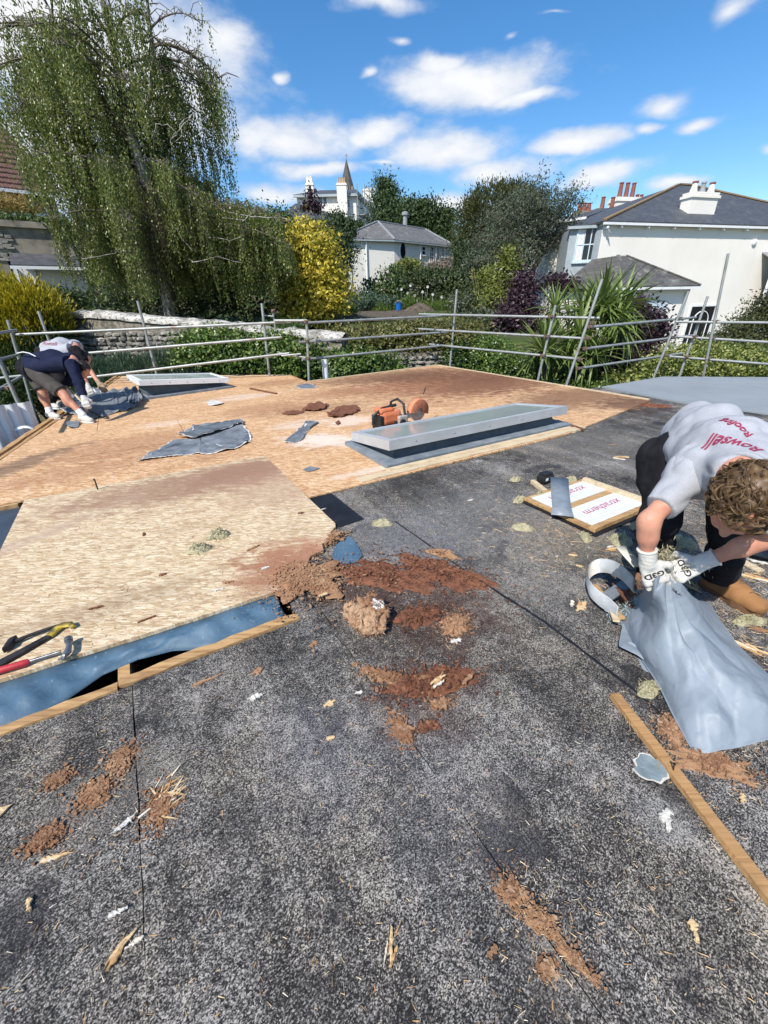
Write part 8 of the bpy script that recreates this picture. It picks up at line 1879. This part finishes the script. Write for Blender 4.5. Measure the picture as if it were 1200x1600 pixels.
        mb.build('print_lines', M['greypaint'], gl)
        cf = w - nv(w - el_) * .046; dn = nv(w - el_); a1 = nv(np.cross(dn, ZX)); a2_ = np.cross(dn, a1); mb = MB(); mb.tube([cf + (a1 * math.cos(a) + a2_ * math.sin(a)) * .0335 for a in np.linspace(0, 2 * PI, 17)], .0042, 6, False); mb.build('cuff', M['glove'], gl)
    return J
JN = near_worker()

# --- the two far workers
def far_worker(label, J, top_m, leg_m, sleeve, shorts, hairm_, gl_mats, h=.016, tee_print=None, vest=False, face=(.5, -.1, -.85), crown=(.8, -.1, .3)):
    T = thing('person', label, 'person', (J['rank'] * .5 + J['lank'] * .5) * np.array([1, 1, 0]))
    sp = nv(J['neck'] - J['pelvis']); sw = nv(J['lsh'] - J['rsh']); up = nv(np.cross(sw, sp)); up = up if up[2] > 0 else -up
    chest = J['pelvis'] * .4 + (J['rsh'] + J['lsh']) / 2 * .6 + ZX * .03
    hp, eyes = face_prims(J['head'], np.array(face), np.array(crown))
    toe = {s_: J[s_ + 'toe'] for s_ in 'rl'}
    b = [cap(J['pelvis'], chest, .115, .125), cap(J['rsh'], J['lsh'], .07, .07), cap(chest, J['neck'], .10, .065), cap(J['neck'], J['head'], .06, .055)] + hp
    for s_ in 'rl': b += [cap(J[s_ + 'sh'], J[s_ + 'el'], .055, .043), cap(J[s_ + 'el'], J[s_ + 'wr'], .043, .03), cap(J[s_ + 'hip'], J[s_ + 'kn'], .088, .062), cap(J[s_ + 'kn'], J[s_ + 'ank'], .055, .042), ell(J[s_ + 'kn'] * .68 + J[s_ + 'ank'] * .32 - sp * np.array([1, 1, 0]) * .02, (.062, .062, .11))]
    sdf_mesh('body', b, h * .85, .035, M['skin'], T)
    for e in eyes: mb = MB(); mb.lathe(e, [(.001, -.012), (.0125, 0), (.001, .012)], 8); mb.build('eye', M['eye'], T)
    t_ = [cap(J['pelvis'] + up * .02, chest + up * .02, .145, .155), cap(J['rhip'] + up * .04, J['rsh'] * .72 + chest * .28, .10, .11), cap(J['lhip'] + up * .04, J['lsh'] * .72 + chest * .28, .10, .11), cap(J['rsh'], J['lsh'], .092, .092), cap(chest, J['neck'], .135, .085)]
    sdf_mesh('top', t_, h, .05, M[top_m], T, cuts=[(J['pelvis'] + sp * .02, -sp), (J['neck'] + sp * .03, sp)], wr=[(.007, 9, None)], seed=21)
    for s_ in 'rl':
        if sleeve > .99:
            sl = [cap(J[s_ + 'sh'], J[s_ + 'el'], .088, .068), cap(J[s_ + 'el'], J[s_ + 'wr'], .068, .050)]; c_ = [hem(J[s_ + 'el'], J[s_ + 'wr'], .9)]
        else: sl = [cap(J[s_ + 'sh'], J[s_ + 'sh'] + (J[s_ + 'el'] - J[s_ + 'sh']) * .9, .088, .082)]; c_ = [hem(J[s_ + 'sh'], J[s_ + 'el'], sleeve)]
        sdf_mesh('sleeve', sl, h * .9, .03, M[top_m if not vest else 'blackcloth'], T, cuts=c_, wr=[(.007, 14, None)], seed=22)
        kn = J[s_ + 'kn']; hip = J[s_ + 'hip']
        sh_ = [cap(hip, kn + (kn - hip) * .04, .115, .100)] if shorts else [cap(hip, kn, .108, .085), cap(kn, J[s_ + 'ank'], .08, .075)]
        lo_ = hem(hip, kn, .98) if shorts else hem(kn, J[s_ + 'ank'], .96)
        pr = sdf_mesh('shorts_leg' if shorts else 'trouser_leg', sh_, h, .03, M[leg_m], T, cuts=[lo_], wr=[(.008, 10, None)], seed=23)
        an = J[s_ + 'ank']; a0 = np.array([an[0], an[1], .022]); d_ = nv((toe[s_] - a0) * np.array([1, 1, 0])); q_ = lambda f, z: a0 + d_ * f + ZX * z
        if shorts: sdf_mesh('sock', [cap(an * .78 + kn * .22, an, .048, .046), cap(an, q_(-.01, .06), .046, .046)], h * .7, .02, M['sock'], T, cuts=[hem(an, kn, .22)], seed=24)
        tr_ = sdf_mesh('trainer', [cap(q_(-.045, .05), q_(.06, .048), .046, .044), cap(q_(.06, .040), q_(.175, .036), .044, .036), cap(q_(-.03, .06), q_(-.03, .085), .044, .042)], h * .6, .03, M['trainer'], T, cuts=[((0, 0, .042), (0, 0, -1))], seed=25)
        mb = MB(); s2 = np.array([-d_[1], d_[0], 0]); mb.prism([(q_(.065 + .145 * math.cos(a), 0) + s2 * .047 * math.sin(a)) * np.array([1, 1, 0]) for a in np.linspace(0, 2 * PI, 21)[:-1]], .0235, .044); mb.build('sole', M['paint'], tr_)
        w = J[s_ + 'wr']; f_ = nv(w - J[s_ + 'el']); gp = hand_prims(w, f_, np.array([.2, -.6, .6]), np.array([.6, .3, .2]) * (1 if s_ == 'r' else -1), 1.0, 1.08, 1.2)
        sdf_mesh('glove', gp + [cap(w - f_ * .04, w + f_ * .03, .036, .036)], .0075, .012, M[gl_mats[0 if s_ == 'r' else 1]], T, seed=26)
    sdf_mesh('shorts_seat' if shorts else 'trouser_seat', [cap(J['rhip'], J['lhip'], .128, .128), cap(J['pelvis'] - sp * .04, J['pelvis'] + sp * .05, .13, .125), cap(J['rhip'], J['rhip'] * .5 + J['rkn'] * .5, .115, .108), cap(J['lhip'], J['lhip'] * .5 + J['lkn'] * .5, .115, .108)], h, .05, M['blackcloth'] if shorts else M[leg_m], T, cuts=[(J['pelvis'] + sp * .08, sp)], wr=[(.007, 10, None)], seed=27)
    hF, hU = nv(np.array(face)), nv(np.array(crown)); Sx = np.cross(hF, hU)
    sdf_mesh('hair', [ell(J['head'] + hU * .025 - hF * .02, (.106, .104, .088), (hF, hU, Sx))], .011, .02, M[hairm_], T, cuts=[(J['head'] + hF * .05, hF * 1.0 - hU * .55)], wr=[(.008, 40, None)], seed=28)
    return T, chest, sp, sw, up
JA = dict(pelvis=dep(46, 573, 5.95), rhip=dep(52, 580, 5.86), lhip=dep(50, 578, 6.10), neck=dep(112, 562, 5.95), head=dep(129, 578, 5.95), rsh=dep(112, 570, 5.78), lsh=dep(114, 562, 6.12), rel=dep(123, 597, 5.78), rwr=dep(131, 621, 5.78), lel=dep(112, 590, 6.15), lwr=dep(106, 603, 6.25),
          rkn=dep(96, 613, 5.9), lkn=dep(66, 610, 6.15), rank=dep(131, 653, 6.0), lank=dep(80, 649, 6.25), rtoe=at(158, 662, .03), ltoe=at(104, 656, .03))
for s_ in 'rl': JA[s_ + 'ank'][2] = .12
TA = far_worker('worker in navy top and black shorts bending over at the left edge of the deck', JA, 'navy', 'shortsgrey', 1.0, True, 'hairdark', ('glove', 'glove'), face=(.35, -.25, -.85), crown=(.85, -.15, .35))[0]
# white waistband line and pocket badge
mb = MB(); sp_ = nv(JA['neck'] - JA['pelvis']); q = [dep(27, 552, 5.76), dep(36, 550, 5.72), dep(46, 552, 5.70), dep(56, 557, 5.72)]; mb.tube(q, .008, 6); mb.build('waistband', M['sock'], TA)
JB = dict(pelvis=dep(72, 552, 6.85), rhip=dep(76, 560, 6.75), lhip=dep(74, 556, 6.98), neck=dep(116, 541, 6.85), head=dep(131, 560, 6.85), rsh=dep(118, 548, 6.66), lsh=dep(120, 540, 7.04), rel=dep(136, 572, 6.72), rwr=dep(155, 599, 6.70), lel=dep(126, 575, 7.0), lwr=dep(138, 604, 7.0),
          rkn=dep(96, 594, 6.75), lkn=dep(92, 592, 7.0), rank=dep(80, 632, 6.9), lank=dep(92, 628, 7.05), rtoe=at(104, 640, .03), ltoe=at(114, 634, .03))
for s_ in 'rl': JB[s_ + 'ank'][2] = .12
TB, chB, spB, swB, upB = far_worker('worker in pale grey T-shirt with red print stooping behind the navy one', JB, 'tee', 'blackcloth', .75, False, 'hairdark', ('dirtyglove', 'glove'), vest=True, face=(.45, -.15, -.85), crown=(.85, -.1, .3))
# print on his back
tp_ = [c for c in TB.children if c.name.startswith('top')][0]; bvB = BVHTree.FromPolygons([v.co.copy() for v in tp_.data.vertices], [tuple(p.vertices) for p in tp_.data.polygons])
for txt, size, px in (('Rowsell', .085, (78, 537)), ('Roofing', .06, (72, 533))):
    cu = bpy.data.curves.new('print', 'FONT'); cu.body = txt; cu.size = size; cu.align_x = 'CENTER'; cu.align_y = 'CENTER'
    to = bpy.data.objects.new('print_tmp', cu); tm_ = bpy.data.meshes.new_from_object(to); bpy.data.objects.remove(to)
    hit = bvB.ray_cast(Vector(EYE), Vector(ray(*px)).normalized())
    if hit[0] is None: continue
    N_ = np.array(hit[1]); N_ = N_ if N_ @ (EYE - np.array(hit[0])) > 0 else -N_; X_ = nv(np.array([.96, .1, -.25]) - N_ * (np.array([.96, .1, -.25]) @ N_)); Y_ = np.cross(N_, X_)
    for v in tm_.vertices:
        q = np.array(hit[0]) + X_ * v.co.x + Y_ * v.co.y; h_ = bvB.ray_cast(Vector(q + N_ * .15), Vector(-N_)); v.co = Vector(np.array(h_[0]) + N_ * .004) if h_[0] is not None else Vector(q)
    link('print', tm_, M['maroon'], TB)
# flat spade in the navy worker's hands
SPD = thing('spade', 'long handled flat spade held by the navy worker, its dark blade under the grey sheet', 'spade', at(143, 652, .03))
p0, p1, p2 = dep(104, 604, 6.2), dep(131, 630, 5.85), at(137, 646, .06)
mb = MB(); mb.tube([p0, p1, p2], .018, 8); mb.build('handle', M['newtimber'], SPD)
b0_, b1_ = at(135, 643, .07), at(146, 654, .035); d_ = nv(b1_ - b0_); s_ = nv(np.cross(d_, ZX)); rows = []
for k in range(6): f = k / 5; c = b0_ + (b1_ - b0_) * f; w = .05 + .055 * min(1, f * 2); rows.append([c - s_ * w + ZX * .012, c - ZX * .004, c + s_ * w + ZX * .012])
mb = MB(); mb.sheet(rows, .004); mb.build('blade', M['darksteel'], SPD, fix=True)
mb = MB(); mb.tube([p0 + s_ * .05, p0, p0 - s_ * .05], .015, 8); mb.build('grip', M['newtimber'], SPD)

# ------------------------------------------------------------------ the grey plastic sack
def sackmat():
    g_ = NT('grey_blue_plastic'); p_ = g_.pos()
    f = g_.noise(p_, 5, 5, .6); c = g_.mix(g_.bw(f, .35, .7), (0.24, 0.28, 0.325, 1), (0.205, 0.245, 0.29, 1))
    s_ = g_.vor(g_.vm('ADD', p_, g_.vm('MULTIPLY', g_.noise(p_, 6, 3, .5, col=True), (.08, .08, .08))), 8.5, 'DISTANCE_TO_EDGE', 'Distance'); s2 = g_.vor(p_, 21, 'DISTANCE_TO_EDGE', 'Distance')
    h_ = g_.math('ADD', g_.math('MULTIPLY', g_.bw(s_, 0, .28), .6), g_.math('MULTIPLY', g_.bw(s2, 0, .3), .18))
    return g_.done(c, .50, g_.bump(h_, .30, .010), 0, .28)
SACK = thing('rubble_sack', 'crumpled blue-grey plastic sack held open by the gloves of the near worker', 'sack', at(1120, 1100, 0))
NS, NTc = 120, 104
tri_ = lambda x: abs((x % 1.0) - .5) * 2 - .5
hl = dep(1040, 896, 1.655); hr = dep(1066, 908, 1.64)
mouth = [at(966, 966, .012), at(976, 948, .05), at(996, 930, .14), dep(1018, 908, 1.66), hl, hl * .5 + hr * .5 - ZX * .015, hr, dep(1082, 922, 1.74), at(1100, 935, .10), at(1112, 945, .012)]
mid1 = [at(990, 1012, .012), at(1002, 1004, .10), at(1024, 990, .18), at(1046, 975, .25), at(1062, 968, .28), at(1076, 966, .28), at(1092, 970, .26), at(1108, 978, .20), at(1126, 988, .11), at(1146, 998, .012)]
mid2 = [at(1026, 1066, .012), at(1042, 1062, .07), at(1062, 1052, .125), at(1082, 1046, .16), at(1102, 1042, .18), at(1122, 1040, .19), at(1142, 1042, .18), at(1162, 1046, .15), at(1184, 1052, .09), at(1210, 1062, .012)]
mid3 = [at(1056, 1126, .012), at(1070, 1124, .05), at(1090, 1118, .085), at(1110, 1112, .105), at(1132, 1108, .115), at(1154, 1104, .12), at(1176, 1102, .115), at(1198, 1102, .10), at(1224, 1104, .06), at(1256, 1112, .012)]
bot_ = [at(1086, 1180, .004), at(1098, 1178, .012), at(1112, 1176, .02), at(1128, 1172, .022), at(1146, 1169, .024), at(1166, 1165, .026), at(1186, 1160, .026), at(1208, 1154, .024), at(1234, 1148, .014), at(1262, 1142, .004)]
ctrl = np.array([mouth, mid1, mid2, mid3, bot_])
def cr(P, x):
    n = len(P) - 1; x = min(max(x * n, 0), n - 1e-6); i = int(x); t = x - i; g_ = lambda j: P[min(max(j, 0), n)]
    a, b, c, d_ = g_(i - 1), g_(i), g_(i + 1), g_(i + 2); return .5 * ((2 * b) + (-a + c) * t + (2 * a - 5 * b + 4 * c - d_) * t * t + (-a + 3 * b - 3 * c + d_) * t ** 3)
rows = []
for j in range(NS + 1):
    f = j / NS; row = [cr(np.array([cr(ctrl[q], k / NTc) for q in range(5)]), f) for k in range(NTc + 1)]; rows.append(row)
hub = (4.5 / 9, 0.0)
out = []
for j in range(NS + 1):
    r_ = []
    for k in range(NTc + 1):
        p = rows[j][k]; s_, t_ = k / NTc, j / NS; e_ = math.sin(PI * s_) ** .5 if 0 < k < NTc else 0
        a = math.atan2(s_ - .5, t_ + .05); rr = math.hypot(s_ - .5, t_ + .05)
        fold = (abs(math.sin(a * 6.5 + .9 * mnoise.noise(Vector((rr * 3, a * 2, 4)))) ) - .5) * .085 * math.exp(-rr * 2.4)
        cz = 0
        for fr_q, am in ((2.6, .026), (5.5, .006)):
            nz = mnoise.noise(Vector((s_ * fr_q * 1.2 + t_ * fr_q * .5, t_ * fr_q * 1.4 - s_ * fr_q * .4, fr_q))); cz += (.8 - abs(nz) * 3.0) * am * .42
        wx = mnoise.noise(Vector((s_ * 2, t_ * 2, 8))) * .35; cz += .017 * tri_(s_ * 2.6 + t_ * 1.3 + wx) * min(1, t_ * 3) + .013 * tri_(s_ * 1.7 - t_ * 2.4 + wx * 1.6 + .3) + .008 * tri_(t_ * 4.3 + s_ * .8 + wx * 2.2)
        z_ = p[2] * .93 + (fold * .8 + cz) * e_ * (1 if j < NS - 2 else .3) * min(1, .25 + p[2] * 9)
        r_.append(np.array([p[0], p[1], max(.006, z_)]))
    out.append(r_)
mb = MB(); mb.sheet(out); sk = mb.build('sack', sackmat(), SACK, fix=True)
# underside of the mouth: the lower lip that lies on the felt
lip = [[np.array([p[0], p[1], max(.005, p[2] * .10)]) + (np.array([-.02, .05, 0]) * math.sin(PI * k / NTc)) for k, p in enumerate(out[0])], [np.array([p[0], p[1], max(.005, p[2] * .12)]) for p in out[11]], [np.array([p[0], p[1], .0055]) for p in out[38]]]
mb = MB(); mb.sheet(lip); mb.build('lower_lip', sk.data.materials[0], SACK)
mb = MB(); mb.tube([out[j][0] + ZX * .003 for j in range(0, NS + 1, 2)], .004, 5); mb.build('side_seam', sk.data.materials[0], SACK)
# curled pale strip and offcuts at its mouth
CS = thing('curled_strip', 'curled strip of grey-white roof covering forming an arch at the sack mouth', 'roofing scrap', at(935, 940, 0))
line = [(990, 928, .16), (976, 912, .14), (958, 899, .11), (937, 895, .075), (922, 902, .05), (917, 916, .04), (921, 932, .035), (934, 946, .03), (950, 958, .028), (964, 972, .025)]
P = [at(x, y, .012 + z) for x, y, z in line]; rows = []
for k in range(37):
    p = cr(np.array(P), k / 36); w = .075; rows.append([p + ZX * .004, p + ZX * (w * .5) + np.array([-.008, .012, 0]), p + ZX * w + np.array([.0, .03, 0])])
mb = MB(); mb.sheet([[q - ZX * .0 for q in r_] for r_ in rows]); mb.build('strip', simple('grey_white_strip', (0.46, .48, .49), .6, scale=12), CS)
mb = MB(); mb.sheet([[q + np.array([.0035, -.0035, 0]) for q in r_] for r_ in rows]); mb.build('backing', M['scrim'], CS)
for k, (x0, y0, z0, x1, y1, z1, w, m_, lab) in enumerate(((929, 918, .03, 965, 962, .05, .05, 'timber', 'brown board offcut leaning in the sack mouth, nearest the curled strip'), (965, 915, .09, 990, 945, .10, .045, 'rotdark', 'dark board offcut in the middle of the sack mouth'), (952, 942, .05, 962, 968, .06, .03, 'newtimber', 'short pale stick low in the sack mouth'), (992, 898, .13, 1012, 935, .15, .05, 'rot', 'reddish board offcut below the left glove'), (945, 935, .07, 975, 915, .10, .06, 'torn', 'grey scrap standing in the sack mouth'))):
    p, q = at(x0, y0, z0), at(x1, y1, z1); t = nv(q - p); s_ = nv(np.cross(t, ZX)); mb = MB(); mb.box((p + q) / 2, (np.linalg.norm(q - p) * 1.2, w, .012), (t, s_, np.cross(s_, t)), .002); o = mb.build('board_offcut', M[m_]); prop(o, lab, 'offcut')
g = np.random.default_rng(77); C = []
for k in range(900):
    f = g.random(); p = cr(np.array([at(955, 968, .03), at(985, 948, .08), at(1010, 925, .2), at(1030, 905, .3)]), f); C.append(p + g.normal(size=3) * np.array([.018, .018, .014]))
o = leaf_mesh('loose_wool', np.array(C), .026, simple('blue_grey_wool', (0.36, .44, .45), .95, scale=40), None, .10, seed=2, kind='stuff'); prop(o, 'frayed blue-grey fibres spilling along the lip of the sack', 'fibres')
C = []
for k in range(700): C.append(np.array(dep(1050, 872, 1.72)) + g.normal(size=3) * np.array([.055, .04, .018]))
o = leaf_mesh('loose_wool', np.array(C), .028, M['wool'], None, .12, seed=3, kind='stuff'); prop(o, 'pale wool fibres caught between the two gloves of the near worker', 'fibres')
CST = thing('cream_strip', 'cream plastic strip standing behind the left glove of the near worker', 'trim', at(985, 880, 0))
a, b = dep(970, 853, 1.86), dep(998, 884, 1.78); w_ = nv(np.cross(b - a, np.array([.2, -.6, .6]))) * .028
mb = MB(); mb.sheet([[a - w_, a, a + w_], [(a + b) / 2 - w_, (a + b) / 2 + ZX * .006, (a + b) / 2 + w_], [b - w_, b, b + w_]], .004); mb.build('strip', simple('cream_plastic', (0.60, .57, .47), .5), CST, fix=True)
